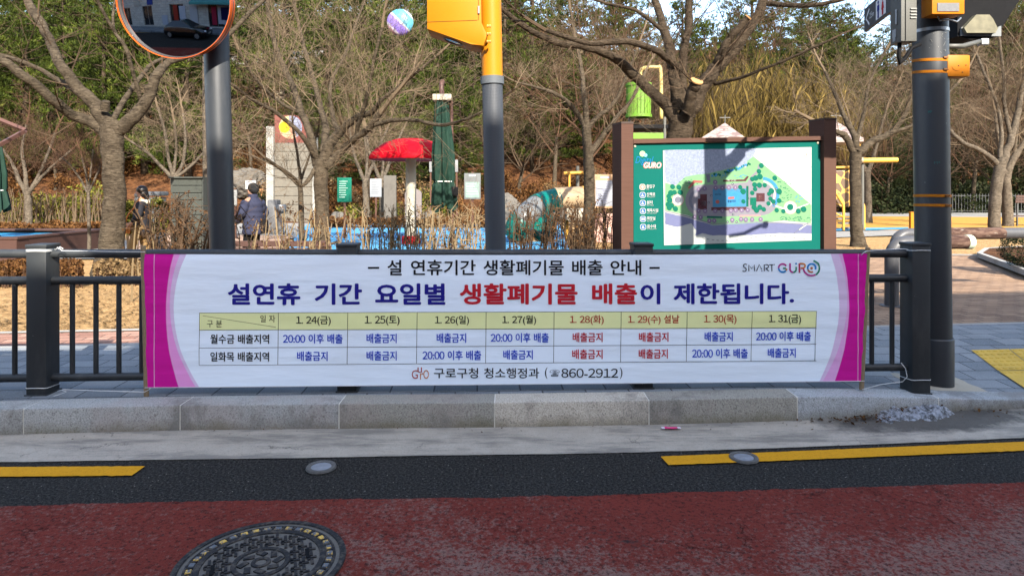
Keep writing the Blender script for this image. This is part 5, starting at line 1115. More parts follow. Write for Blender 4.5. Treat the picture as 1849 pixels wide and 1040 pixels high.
photo_tree('bare_tree', 22, [
    [(53, 398, 8), (51, 370, 6.5), (49, 348, 6.5)],
    [(47, 350, 5), (35, 325, 4), (22, 295, 3), (5, 270, 2.4)], [(49, 350, 5), (46, 315, 4), (40, 270, 3), (48, 225, 2.2)], [(52, 350, 5), (66, 325, 4), (82, 290, 3), (100, 240, 2.2)], [(52, 348, 4), (75, 320, 3), (95, 300, 2.4), (130, 270, 2)]],
    'small multi branched bare tree in front of the reddish clipped hedge at far left', 'tree', None, MT['barkp'], MT['twigr'], 61, lev=2, tl=.85, dens=1.2)
photo_tree('bare_tree', 14.5, [
    [(161, 462, 4), (161, 410, 3.6), (160, 360, 3.4), (159, 345, 3.4)],
    [(158, 348, 2.8), (146, 325, 2.4), (128, 300, 2), (112, 285, 1.6)], [(159, 346, 2.8), (155, 315, 2.2), (148, 285, 1.8)], [(161, 346, 2.8), (172, 322, 2.2), (182, 300, 1.8)], [(160, 344, 2.2), (164, 310, 1.8), (168, 270, 1.5)]],
    'thin young tree with reddish twigs beside the brown planter and thick trunk', 'tree', None, MT['barkp'], MT['twigr'], 67, lev=2, tl=.45, dens=2)
for px, seed, lab in ((661, 71, 'small bare tree with split trunk just left of the grey information slab'), (690, 73, 'pale bare tree forking low in front of the grey information slab')):
    photo_tree('bare_tree', 29, [[(px+2, 392, 8), (px, 360, 6.5), (px-2, 335, 6), (px-1, 325, 6)],
        [(px-2, 328, 4.5), (px-14, 300, 3.6), (px-24, 270, 3), (px-30, 230, 2)], [(px, 328, 4.5), (px+12, 298, 3.6), (px+22, 270, 3), (px+40, 230, 2)], [(px-1, 326, 4), (px+2, 290, 3), (px-3, 240, 2.2)]],
        lab, 'tree', None, MT['barkp'], MT['twigp'], seed, lev=2, tl=1.3, dens=1)
photo_tree('bare_tree', 17, [
    [(546, 442, 7), (544, 390, 6), (543, 350, 5.5), (541, 325, 5)], [(540, 335, 4), (525, 322, 3.4), (505, 305, 2.8), (478, 290, 2.2), (455, 282, 1.8)], [(542, 325, 4), (538, 285, 3), (530, 240, 2.4)], [(542, 330, 3), (556, 290, 2.4), (570, 250, 2)]],
    'slim crooked bare tree in front of the ribbed concrete wall', 'tree', None, MT['bark1'], MT['twig'], 79, lev=2, tl=.7, dens=1)

# ------------------------------------------------------------------ the wood on the hill: prototypes copied as individual trees
def blades(mb, c, dirv, n, ln, wd, rg, spread=.8):
    for _ in range(n):
        d = (dirv+rvec(rg)*spread); d = d.normalized() if d.length > .01 else UPV; l = ln*rg.uniform(.6, 1.3); s = d.orthogonal(); s = (Matrix.Rotation(rg.uniform(0, 6.28), 3, d)@s).normalized()*wd*rg.uniform(.7, 1.3)
        a = c+d*l*.15; e = c+d*l; mid = a.lerp(e, .5); mb.quad(a, mid+s, e, mid-s)
def make_pine(seed, H_=10, Rr=3.2, mat='pine', dense=1.0, base=.10, ln=.30):
    rg = random.Random(seed); fo, tk = MB(), MB()
    tk.tube([(0, 0, -.6), (.05, 0, H_*.3), (rg.uniform(-.3, .3), rg.uniform(-.3, .3), H_*.65), (rg.uniform(-.3, .3), 0, H_*.97)], [.22, .18, .11, .03], 8)
    nb = int(58*dense)
    for i in range(nb):
        f = base+(1-base)*(i+rg.random())/nb; z = H_*f; az = i*2.4+rg.uniform(-.4, .4); prof = math.sin(min(1, (1-f)/(1-base)*1.25+.05)*math.pi/2)**.8
        L = Rr*prof*rg.uniform(.55, 1.15); el = rg.uniform(-.15, .35)+.3*(f-.5); d = Vector((math.cos(az)*math.cos(el), math.sin(az)*math.cos(el), math.sin(el)))
        p0 = Vector((0, 0, z)); tip = p0+d*L; tk.tube([p0, p0+d*L*.5+Vector((0, 0, -.06*L)), tip], [.05, .03, .012], 4, cap=False)
        k = max(3, int(L*4.2))
        for j in range(k):
            g_ = .35+.65*(j+rg.random()*.7)/k; c = p0.lerp(tip, g_)+rvec(rg)*.30*L*.4; c.z += rg.uniform(-.05, .2)
            for _ in range(4): blades(fo, c+Vector((rg.gauss(0, .20), rg.gauss(0, .20), rg.gauss(0, .09))), d*.45+UPV*.6, 9, ln, ln*.075, rg, .65)
    return tk, fo
def make_bare(seed, H_=8, spread=.55, kids=(0, 4, 5, 7, 7), lev=4):
    rg = random.Random(seed); tk, cr = MB(), MB(); cfg = dict(jit=.17, up=.07, rmin=.006, kids=list(kids))
    pts = [Vector((0, 0, -.5)), Vector((.1, 0, H_*.18)), Vector((rg.uniform(-.3, .3), .1, H_*.36))]; pts, rad = spline(pts, [.16, .13, .10], 4); tk.tube(pts, rad, 8)
    for i in range(6):
        az = i*1.05+rg.uniform(-.3, .3); e = rg.uniform(.55, 1.25); d = Vector((math.cos(az)*math.cos(e), math.sin(az)*math.cos(e), math.sin(e)))
        twig(cr, pts[-1-i % 4], d, H_*rg.uniform(.42, .6), .06, lev-1, rg, cfg)
    return tk, cr
def make_willow(seed, H_=11):
    rg = random.Random(seed); tk, cr = MB(), MB()
    pts, rad = spline([Vector((0, 0, -.5)), Vector((.1, 0, H_*.3)), Vector((0, .1, H_*.55))], [.28, .22, .16], 4); tk.tube(pts, rad, 8)
    for i in range(120):
        az = rg.uniform(0, 6.28); e = rg.uniform(.2, 1.35); L = H_*rg.uniform(.3, .52); d = Vector((math.cos(az)*math.cos(e), math.sin(az)*math.cos(e), math.sin(e))); p = Vector((0, 0, H_*rg.uniform(.32, .58))); q_ = p+d*L; q_.z = min(q_.z, H_)
        tk.tube([p, p.lerp(q_, .5)+Vector((0, 0, .2)), q_], [.05, .035, .012], 4, cap=False)
        for j in range(34):
            s = p.lerp(q_, rg.uniform(.35, 1.0))+rvec(rg)*.35; ln = rg.uniform(.4, 2.3); dx, dy = rg.uniform(-.7, .7), rg.uniform(-.7, .7)
            w_ = .008; a = Vector((rg.uniform(-1, 1), rg.uniform(-1, 1), 0)).normalized()*w_
            m1 = s+Vector((dx*.6, dy*.6, -ln*.35)); e1 = s+Vector((dx, dy, -ln)); cr.poly([s-a, s+a, m1+a, e1, m1-a])
    return tk, cr
def make_shrub(seed, r=(1, 1, .9), mat='shrubb', n=700, lf=.07, stems=14):
    rg = random.Random(seed); fo, st_ = MB(), MB()
    cl_ = []
    for i in range(stems):
        az = rg.uniform(0, 6.28); e = rg.uniform(.5, 1.4); d = Vector((math.cos(az)*math.cos(e)*r[0], math.sin(az)*math.cos(e)*r[1], math.sin(e)*r[2]*1.15)); st_.tube([(0, 0, -.1), d*.5+rvec(rg)*.05, d], [.025, .016, .006], 4, cap=False)
    for i in range(46):
        az = rg.uniform(0, 6.28); e = rg.uniform(-.1, 1.5); k = rg.uniform(.5, 1.0); cl_.append(Vector((math.cos(az)*math.cos(e)*r[0]*k, math.sin(az)*math.cos(e)*r[1]*k, abs(math.sin(e))*r[2]*k+.12*r[2])))
    for i in range(n):
        c = cl_[i % len(cl_)]+rvec(rg)*.26*r[0]; d = rvec(rg).normalized(); s = d.orthogonal().normalized(); l = lf*rg.uniform(.6, 1.4); fo.quad(c-d*l, c+s*l*.5, c+d*l, c-s*l*.5)
    return st_, fo
def proto(name, parts, mats, pn):
    r = bpy.data.objects.new(name, None); col.objects.link(r); WLOC[r.name] = Vector((0, 0, 0))
    for mb, mt_, n_ in zip(parts, mats, pn): mb.build(n_, mt_, r, local=True, smooth=(n_ == 'trunk'))
    return r
PROT = {}
PROT['pine'] = [proto('pine_tree', make_pine(s, h, rr_), [MT['bark2'], MT['pine']], ('trunk', 'crown')) for s, h, rr_ in ((1, 10, 3.5), (2, 8.5, 3.3), (3, 11, 3.3))]
PROT['conifer'] = [proto('conifer_tree', make_pine(s, h, rr_, dense=1.25, base=.06, ln=.26), [MT['bark2'], MT['pined']], ('trunk', 'crown')) for s, h, rr_ in ((11, 7, 2.3), (12, 8, 2.4))]
PROT['bare'] = [proto('bare_tree', make_bare(s, h), [MT['bark1'], MT['twig'] if s == 21 else MT['twigr']], ('trunk', 'crown')) for s, h in ((21, 8), (22, 9))]
PROT['willow'] = [proto('willow_tree', make_willow(31), [MT['bark2'], MT['willow']], ('trunk', 'crown'))]
PROT['brown'] = [proto('brown_shrub', make_shrub(s, (1.1, 1.0, .95), n=900), [MT['twigr'], MT['shrubb']], ('stem', 'foliage')) for s in (41, 42)]
PROT['tan'] = [proto('tan_shrub', make_shrub(45, (1.1, 1.0, 1.0), n=700, lf=.06, stems=40), [MT['twigp'], MT['shrubt']], ('stem', 'foliage'))]
PROT['green'] = [proto('green_shrub', make_shrub(51, (1.2, 1.1, 1.0), n=1300, lf=.07), [MT['twig'], MT['shrubg']], ('stem', 'foliage'))]
PROT['dark'] = [proto('evergreen_shrub', make_shrub(55, (1.2, 1.1, 1.1), n=1700, lf=.07), [MT['twig'], MT['shrubd']], ('stem', 'foliage'))]
USED = set(); rgp = random.Random(99)
MARKS = [(-200, 120, 'at the far left edge'), (120, 230, 'behind the thick forked trunk'), (230, 350, 'behind the grey slatted cabinet'), (350, 480, 'right behind the mirror pole'), (480, 580, 'above the painted concrete wall'), (580, 700, 'behind the spreading bare tree'), (700, 800, 'behind the red mushroom canopy'), (800, 920, 'behind the closed green parasol'), (920, 1050, 'above the tube slide'), (1050, 1180, 'behind the lime play panel'), (1180, 1300, 'behind the sawn tree'), (1300, 1440, 'above the map board'), (1440, 1560, 'behind the right end of the map board'), (1560, 1650, 'left of the signal pole'), (1650, 1760, 'behind the signal pole'), (1760, 2300, 'at the far right edge')]
KIND = {'pine': ('olive green pine', 'tree', 'pines on the hillside'), 'conifer': ('dark dense conifer', 'tree', 'dark conifers round the park'), 'bare': ('bare twiggy tree', 'tree', 'bare trees on the hillside'), 'willow': ('yellow brown weeping willow', 'tree', 'weeping willows'), 'brown': ('rusty brown shrub', 'shrub', 'brown shrubs on the slope'), 'tan': ('dry tan shrub', 'shrub', 'dry shrubs on the slope'), 'green': ('yellow green leafy shrub', 'shrub', 'yellow green shrubs'), 'dark': ('dark evergreen shrub', 'shrub', 'dark shrubs by the far path')}
def plant(kind, px, Y, s=1.0, dz=0, sz=None):
    pr_ = rgp.choice(PROT[kind]); x = (px-CX)/F*Y; z = height(x, Y)-.05+dz
    first = pr_.name not in USED; o = pr_ if first else copy_tree(pr_); USED.add(pr_.name)
    o.location = (x, Y, z); o.rotation_euler.z = rgp.uniform(0, 6.28); k = s*rgp.uniform(.9, 1.12); o.scale = (k, k, k*(sz or rgp.uniform(.92, 1.1)))
    nm, cat, grp = KIND[kind]; mk = next((t for a, b, t in MARKS if a <= px < b), 'at the far right edge')
    row = 'low on the slope' if Y < 40 else 'halfway up the slope' if Y < 56 else 'high on the hill'
    if kind in ('green', 'dark') or Y < 32: row = 'on the flat ground' if Y < 32 else row
    tag(o, '%s %s %s' % (nm, row, mk), cat, grp); return o
# pines, rows from near to far
for px, Y, s in ((-60, 34, 1.0), (40, 35, .95), (110, 37, 1.0), (190, 35, .9), (262, 36, .95), (340, 35, .9), (405, 38, .95), (-20, 42, 1.1), (75, 43, 1.1), (150, 44, 1.1), (230, 43, 1.05), (310, 44, 1.1), (385, 44, 1.05), (450, 42, 1.0), (520, 46, 1.1), (590, 42, 1.0), (655, 45, 1.05), (720, 42, 1.0), (785, 46, 1.05), (850, 43, 1.0), (915, 47, 1.05), (960, 42, .75), (1010, 45, .8), (1060, 43, .7), (1110, 49, .9), (690, 38, .7), (830, 38, .6), (560, 38, .6),
                 (-80, 52, 1.2), (30, 53, 1.2), (130, 54, 1.2), (220, 52, 1.2), (310, 55, 1.2), (400, 53, 1.2), (480, 56, 1.2), (560, 54, 1.15), (640, 56, 1.2), (720, 54, 1.15), (800, 57, 1.2), (880, 55, 1.15), (960, 57, 1.15), (1040, 55, 1.1), (1120, 58, 1.1), (1200, 57, 1.0), (60, 66, 1.3), (180, 67, 1.3), (300, 66, 1.3), (420, 68, 1.3), (540, 67, 1.3), (660, 68, 1.3), (780, 67, 1.3), (900, 69, 1.3), (1010, 68, 1.25), (1120, 70, 1.2), (1230, 68, 1.15), (1330, 70, 1.1), (1420, 68, 1.0),
                 (1300, 60, 1.0), (1380, 58, .9), (1440, 56, .8), (1490, 57, .9), (1545, 58, .8), (1600, 56, .7), (1645, 58, .85), (1700, 58, 1.0), (1760, 62, 1.1), (1820, 60, 1.1), (1880, 58, 1.1), (1940, 55, 1.1), (1650, 52, .75), (1690, 66, 1.2), (1750, 72, 1.4), (1830, 70, 1.4), (1900, 72, 1.4), (1500, 70, 1.1), (1460, 76, 1.2), (1540, 74, .9), (1395, 78, 1.3), (1470, 62, 1.1), (1510, 66, 1.2), (1340, 66, 1.2), (1270, 66, 1.2), (1690, 78, 1.5), (1730, 66, 1.3), (1780, 78, 1.6), (1850, 80, 1.6), (1920, 78, 1.6), (1980, 70, 1.5), (1450, 84, 1.5), (1520, 84, 1.3), (1360, 86, 1.5), (1490, 62, 1.2), (1530, 64, 1.15), (1570, 68, 1.0), (1620, 72, .95), (1595, 80, 1.0)): plant('pine', px, Y, s)
for px, Y, s in ((1520, 47, .7), (1575, 49, .75), (1610, 46, .65), (1640, 50, .75), (1690, 46, .7), (1740, 47, .75), (1790, 48, .75), (1840, 46, .75), (1890, 47, .8), (1950, 46, .8), (1470, 50, .7), (215, 38, .55), (300, 37, .5), (600, 37, .5), (780, 38, .5)): plant('conifer', px, Y, s)
for px, Y, s in ((455, 36, .7), (668, 36, .65), (745, 37, .7), (880, 38, .8), (940, 36, .85), (1000, 39, .95), (1070, 37, .95), (1125, 41, 1.05), (1180, 44, 1.1), (1235, 40, 1.0), (1080, 50, 1.2), (1160, 54, 1.2), (1260, 52, 1.15), (1200, 49, 1.1), (1480, 42, .9), (1540, 44, .8), (1600, 43, .75), (1700, 40, .9), (1755, 44, 1.05), (1800, 38, .95), (1860, 42, 1.05), (1920, 40, 1.0), (1720, 50, 1.2), (1780, 52, 1.25), (1850, 51, 1.25), (30, 33, .55), (100, 34, .55), (1440, 62, 1.2), (1520, 62, 1.1), (1580, 64, 1.0), (1350, 64, 1.3), (1480, 56, 1.3), (1525, 70, 1.4), (1670, 60, 1.3), (1700, 66, 1.5), (1740, 58, 1.4), (1790, 64, 1.5), (1840, 60, 1.5), (1890, 64, 1.5), (1950, 60, 1.5), (1430, 70, 1.6)): plant('bare', px, Y, s)
for px, Y, s in ((1295, 40, .85), (1370, 42, .95), (1440, 41, .90), (1330, 47, 1.0), (1490, 46, .85)): plant('willow', px, Y, s)
for i in range(64):
    px = rgp.uniform(-60, 1200); plant('brown', px, 31.5+rgp.uniform(0, 9)+(3 if px > 1000 else 0), rgp.uniform(.8, 1.4))
for i in range(18): plant('tan', rgp.uniform(420, 1250), 32+rgp.uniform(0, 8), rgp.uniform(.8, 1.3))
for i in range(14): plant('brown', rgp.uniform(1420, 1900), 46+rgp.uniform(0, 6), rgp.uniform(.9, 1.4))
for px, Y, s in ((60, 26, 1.0), (92, 27, 1.2), (118, 26.5, 1.1), (140, 28, 1.2), (170, 29, 1.2), (640, 31, .8), (770, 31, 1.1), (700, 33, .8), (1160, 34, 1), (25, 27, .9)): plant('green', px, Y, s)
for px, Y, s in ((1590, 43, 1.6), (1625, 44, 1.5), (1555, 45, 1.4), (1670, 45, 1.5), (1720, 45, 1.6), (1760, 45, 1.6), (1800, 45.5, 1.6), (1845, 45, 1.6), (1890, 45, 1.6)): plant('dark', px, Y, s)
for px, Y, s in ((530, 33, .9), (470, 32, .7)): plant('dark', px, Y, s)

# ------------------------------------------------------------------ hedges and low plants near the railing
def stem_hedge(px0, px1, Y, ytop, n, label, seed, stem_m, tip_m, leaf_m, tips=6, rs=.0075, lean=.16, z0=None, bushy=0):
    rg = random.Random(seed); a = P((px0+px1)/2, 400, Y); t = thing('bare_hedge', (a.x, Y, height(a.x, Y)), label, 'hedge', 'bare clipped hedges'); st_, tp, lf = MB(), MB(), MB()
    for i in range(n):
        px = px0+(px1-px0)*(i+rg.random())/n; y = Y+rg.uniform(-.3, .45); x = (px-CX)/F*y; z = height(x, y)-.03; top = EYE-(ytop+rg.uniform(-14, 22)-HOR)/F*Y
        q0 = Vector((x, y, z)); q3 = Vector((x+rg.gauss(0, lean), y+rg.gauss(0, .12), top)); q1 = q0.lerp(q3, .4)+rvec(rg)*.05; q2 = q0.lerp(q3, .75)+rvec(rg)*.05
        r_ = rs*rg.uniform(.6, 1.5); st_.tube([q0, q1, q2, q3], [r_*1.25, r_, r_*.85, r_*.6], 5, cap=False)
        for k in range(tips):
            f = rg.uniform(.45, 1.02); s = q0.lerp(q3, f); d = Vector((rg.uniform(-1, 1), rg.uniform(-1, 1), rg.uniform(.1, 1.2))).normalized(); L = rg.uniform(.06, .20); e = s+d*L+rvec(rg)*.03
            tp.tube([s, s.lerp(e, .5)+rvec(rg)*.015, e], [r_*.5, r_*.4, .002], 3, cap=False)
            if rg.random() < .75:
                for _ in range(3): c = s.lerp(e, rg.uniform(.5, 1.05))+rvec(rg)*.015; d2 = rvec(rg).normalized(); s2 = d2.orthogonal().normalized(); l = rg.uniform(.008, .02); lf.quad(c-d2*l, c+s2*l*.5, c+d2*l, c-s2*l*.5)
            if bushy and k < bushy: g_ = s+rvec(rg)*.3; g_.z = min(g_.z, top); tp.tube([s, g_], [r_*.5, .0025], 3, cap=False)
    st_.build('stem', stem_m, t); tp.build('twig', tip_m, t)
    if lf.f: lf.build('dead_leaves', leaf_m, t)
    return t
stem_hedge(640, 880, 8.0, 388, 95, 'pale stemmed leafless hedge in front of the red mushroom column', 5, MT['stem'], MT['stem'], MT['shrubb'], 8)
stem_hedge(920, 1106, 8.0, 378, 95, 'dark brown leafless hedge between cabinet pole and map board', 6, MT['stemd'], MT['stemd'], MT['shrubb'], 9, .007)
stem_hedge(430, 640, 7.9, 388, 34, 'sparse leafless hedge stems in front of the dark bench', 7, MT['stem'], MT['stemd'], MT['shrubb'], 8, .0085)
stem_hedge(276, 384, 8.3, 372, 34, 'tangled dark leafless bush just left of the mirror pole', 8, MT['stemd'], MT['stemd'], MT['shrubb'], 14, .010, .3, bushy=5)
stem_hedge(-60, 212, 23.5, 352, 170, 'long reddish brown clipped hedge behind the planter at far left', 9, MT['twigp'], MT['twigr'], MT['shrubb'], 9, .013, .12)
for px, y0, n_, lab in ((262, 372, 5, 'few pale upright stems in front of the walking woman'),):
    stem_hedge(236, 300, 8.2, 392, 4, lab, 14, MT['stem'], MT['stemd'], MT['shrubb'], 3, .009, .10)
def low_hedge(px0, px1, Y, ytop, n, lf, mat, label, seed, name='low_hedge', dep=.45):
    rg = random.Random(seed); c0 = P((px0+px1)/2, 400, Y); t = thing(name, (c0.x, Y, height(c0.x, Y)), label, 'hedge'); f_, s_ = MB(), MB()
    for i in range(n):
        px = rg.uniform(px0, px1); y = Y+rg.uniform(-dep, dep); x = (px-CX)/F*y; z0 = height(x, y); top = EYE-(ytop-HOR)/F*Y-z0; top *= .8+.35*mnoise.noise(Vector((x*2.2, y*2.2, seed)))
        c = Vector((x, y, z0+top*math.sqrt(rg.random()))); d = rvec(rg).normalized(); d.z = abs(d.z); s = d.orthogonal().normalized(); l = lf*rg.uniform(.5, 1.4); f_.quad(c-d*l, c+s*l*.45, c+d*l, c-s*l*.45)
        if i % 12 == 0: s_.tube([(x, y, z0-.03), c+Vector((0, 0, .02))], [.007, .003], 3, cap=False)
    f_.build('foliage', mat, t); s_.build('stem', MT['twigr'], t); return t
low_hedge(-60, 150, 10.3, 462, 5200, .030, MT['shrubb'], 'low rusty clipped hedge seen between the left rails', 3)
low_hedge(168, 262, 10.6, 466, 1500, .028, MT['shrubt'], 'low dry tuft of plants round the thick tree base', 5, dep=.35)
low_hedge(-60, 190, 20.5, 398, 5200, .05, MT['shrubb'], 'low orange brown hedge strip behind the blue lined planter', 4)
low_hedge(560, 900, 26, 390, 4200, .07, MT['shrubb'], 'low rusty shrub strip edging the blue play surface', 6)
low_hedge(440, 1010, 8.4, 440, 2600, .022, MT['shrubt'], 'dead leaf layer of the hedge foot behind the banner', 7, dep=.3)
for px0, px1, Y, yt, sd, lab in ((262, 304, 13.5, 356, 21, 'yellow green leafy bush just behind the walking woman'), (222, 246, 14.0, 360, 22, 'yellow green leafy bush in front of the walking woman')):
    rg = random.Random(sd); c0 = P((px0+px1)/2, 400, Y); t = thing('leafy_bush', (c0.x, Y, height(c0.x, Y)), lab, 'bush'); f_, s_ = MB(), MB(); W_ = (px1-px0)/2/F*Y; top = EYE-(yt-HOR)/F*Y
    for i in range(1500):
        d = rvec(rg); d = d.normalized()*rg.uniform(.6, 1)**.5; c = Vector((c0.x+d.x*W_*1.1, Y+d.y*W_, top-.38+d.z*.38)); d2 = rvec(rg).normalized(); s2 = d2.orthogonal().normalized(); l = rg.uniform(.015, .035); f_.quad(c-d2*l, c+s2*l*.6, c+d2*l, c-s2*l*.6)
    for i in range(9): s_.tube([(c0.x+rg.uniform(-.05, .05), Y, height(c0.x, Y)-.03), (c0.x+rg.uniform(-W_, W_), Y+rg.uniform(-W_, W_)*.7, top-.3)], [.012, .006], 5, cap=False)
    f_.build('foliage', MT['shrubg'], t); s_.build('stem', MT['twig'], t)
# clipped dark bush in its kerbed bed at the right edge
c0 = G(1862, 488, .17); t = thing('clipped_bush', (c0.x, c0.y, .16), 'dark clipped evergreen bush in a kerbed bed at the right edge', 'bush'); rg = random.Random(77); f_, s_ = MB(), MB()
for i in range(5200):
    d = rvec(rg); d = d.normalized()*(.72+.28*rg.random())*(1+.12*mnoise.noise(d.normalized()*2.5)); c = Vector((c0.x+d.x*.50, c0.y+d.y*.45, .52+d.z*.33)); d2 = rvec(rg).normalized(); s2 = d2.orthogonal().normalized(); l = rg.uniform(.012, .026); f_.quad(c-d2*l, c+s2*l*.5, c+d2*l, c-s2*l*.5)
for i in range(12): s_.tube([(c0.x+rg.uniform(-.1, .1), c0.y, .12), (c0.x+rg.uniform(-.4, .4), c0.y+rg.uniform(-.3, .3), .6)], [.02, .008], 5, cap=False)
f_.build('foliage', MT['shrubd'], t); s_.build('stem', MT['twig'], t)
m = MB(); pl = [G(x, y, .17) for x, y in ((1764, 461), (1778, 452), (2000, 440), (2000, 520), (1860, 497))]
m.prism([p+Vector((0, 0, .06)) for p in pl], (0, 0, -.1)); tag(m.build('bed_kerb', MT['strip']), kind='structure')
m = MB(); cen = sum(pl, Vector())/5; m.poly([cen+(p-cen)*.9+Vector((0, 0, .066)) for p in pl]); tag(m.build('bed_soil', MT['hill']), kind='structure')
# dry leaves on the near ground
m = MB(); rg = random.Random(8)
for i in range(7000):
    x = rg.uniform(-6.5, -1.5) if i % 3 else rg.uniform(2.5, 9); lo_ = line2(x)+(.72 if x < 2 else 9); y = rg.uniform(lo_, 11.5) if x < 2 else rg.uniform(15.6, 18)
    if rg.random() < .4 and x < 2: y = lo_+abs(rg.gauss(0, 1.2))
    c = Vector((x, y, height(x, y)+.004)); a = rg.uniform(0, 6.28); d = Vector((math.cos(a), math.sin(a), rg.uniform(-.3, .4))).normalized(); s = d.cross(UPV).normalized(); s.z += rg.uniform(-.3, .3); l = rg.uniform(.012, .05); wd = rg.uniform(.05, .35); m.quad(c-d*l, c+s*l*wd, c+d*l, c-s*l*wd)
tag(m.build('leaf_litter', MT['shrubt']), 'dry leaves and needles lying on the dirt behind the railing', 'leaves', kind='stuff')
# ------------------------------------------------------------------ playground and park furniture
GZ = .09
def gpt(px, Y): x = (px-CX)/F*Y; return Vector((x, Y, height(x, Y)))
def zpx(py, Y): return EYE-(py-HOR)/F*Y
def xpx(px, Y): return (px-CX)/F*Y
PL = {'red': simple('red_gloss_plastic', (.40, .004, .012), .6, .02, 3, spec=.04), 'teal': simple('teal_plastic', (.0, .115, .095), .4, .05, 4, spec=.2), 'lime': simple('lime_plastic', (.115, .24, .022), .5, .06, 4), 'beige': simple('beige_plastic', (.32, .23, .14), .4, .05, 4), 'ypipe': simple('yellow_pipe_paint', (.56, .30, .05), .4, .06, 6), 'green': simple('dark_green_canvas', (.005, .027, .017), .8, .12, 3), 'brown': simple('brown_metal', (.10, .05, .04), .5, .1, 6), 'slat': simple('grey_green_slats', (.050, .055, .047), .6, .08, 10), 'silver': simple('brushed_steel', (.2, .2, .2), .45, .08, 20, metal=.6), 'clear': simple('grey_tube', (.13, .135, .135), .3, .1, 5)}
# red mushroom canopy
Y = 18.1; c = Vector((xpx(742, Y), Y, GZ)); t = thing('mushroom_canopy', c, 'red mushroom shaped play canopy on a white column over the blue floor', 'play canopy')
rm = 75/F*Y; zr, zt_ = zpx(289, Y)-GZ, zpx(250, Y)-GZ; hh_ = zt_-zr
m = MB(); m.lathe([(.02, zt_), (rm*.35, zt_-.05*hh_), (rm*.62, zt_-.22*hh_), (rm*.84, zt_-.50*hh_), (rm*.95, zt_-.72*hh_), (rm, zr+.10*hh_), (rm*.985, zr), (rm*.93, zr+.015), (.14, zr+.04)], c, 64); m.build('cap', PL['red'], t, auto=50)
m = MB(); m.tube([c+Vector((0, 0, .1)), c+Vector((0, 0, zr+.06))], .142, 32); m.build('column', MT['cream'], t, auto=50)
m = MB(); m.lathe([(.25, 0), (.25, .20), (.23, .235), (.14, .24)], c, 32); m.build('base', PL['red'], t, auto=40)
# closed parasols
def parasol(px, Y, ytop, ybot, lab, rpx, arm):
    c = gpt(px, Y); t = thing('closed_parasol', c, lab, 'parasol', None); m = MB(); n0 = 0; seg = 72; lev = [(0, .50), (.06, .60), (.25, .74), (.5, .95), (.72, .92), (.745, .80), (.77, .92), (.9, 1.05), (1.0, 1.1)]
    for f, k in lev:
        z = zpx(ytop+(ybot-ytop)*f, Y); cx_ = xpx(px-3+5*f, Y)
        for j in range(seg):
            a = 2*math.pi*j/seg; r_ = rpx/F*Y*k*(1+.24*math.sin(8*a+f*1.2)+.12*math.sin(13*a+2*f)); dz = (.10*math.sin(4*a+1)+.06*math.sin(9*a)) if f == 1 else 0
            m.v.append((cx_+r_*math.cos(a), Y+r_*math.sin(a)*.9, z+dz))
    for i in range(len(lev)-1):
        for j in range(seg): a = i*seg+j; b = i*seg+(j+1) % seg; m.f.append((a, a+seg, b+seg, b)); m.m.append(0)
    m.build('canopy', PL['green'], t, smooth=True)
    m = MB(); zb = zpx(ytop+(ybot-ytop)*.745, Y); m.lathe([(rpx/F*Y*.86, -.012), (rpx/F*Y*.88, 0), (rpx/F*Y*.86, .012)], (xpx(px+1, Y), Y, zb), 32, closed=False); m.build('tie_strap', MT['rope'], t, smooth=True)
    if arm == 0:
        m = MB(); m.box((xpx(px-1, Y), Y, zpx(ytop-5, Y)), (34/F*Y, .30, 11/F*Y), bev=.02); m.build('top_plate', MT['cream'], t, auto=40)
        m = MB(); m.tube([(xpx(px-2, Y), Y, zpx(ytop-10, Y)), (xpx(px-3, Y), Y, zpx(ytop-28, Y)), (xpx(px-2, Y), Y+.1, zpx(ytop-36, Y))], 4.5/F*Y, 12); m.build('finial', PL['brown'], t, auto=40)
    xp = px+(18 if arm == 0 else -16)
    m = MB(); m.tube([gpt(xp, Y+.1)-Vector((0, 0, .05)), (xpx(xp-(4 if arm == 0 else 0), Y), Y+.1, zpx(ytop, Y))], .045, 12); m.build('mast', PL['brown'], t, auto=40)
    m = MB(); m.box((xpx(xp+3, Y), Y-.06, zpx(346, Y)), (.16, .18, .22), bev=.03); m.build('crank_box', MT['black'], t, auto=40)
    m = MB(); m.lathe([(.36, 0), (.36, .06), (.08, .09)], gpt(xp, Y+.1), 28); m.build('base', MT['concrete'], t, auto=40)
    if arm:
        for q in ([(46, 236), (-30, 205)], [(46, 236), (-40, 283)]): m = MB(); m.tube([P(q[0][0], q[0][1], Y), P(q[1][0], q[1][1], Y)], .055, 4); m.build('arm', PL['brown'], t)
    return t
parasol(800, 16, 182, 378, 'closed dark green parasol with cream top plate beside the red mushroom', 17.5, 0)
parasol(-8, 15, 250, 376, 'closed dark green parasol with brown arms cut off by the left frame edge', 16, 1)
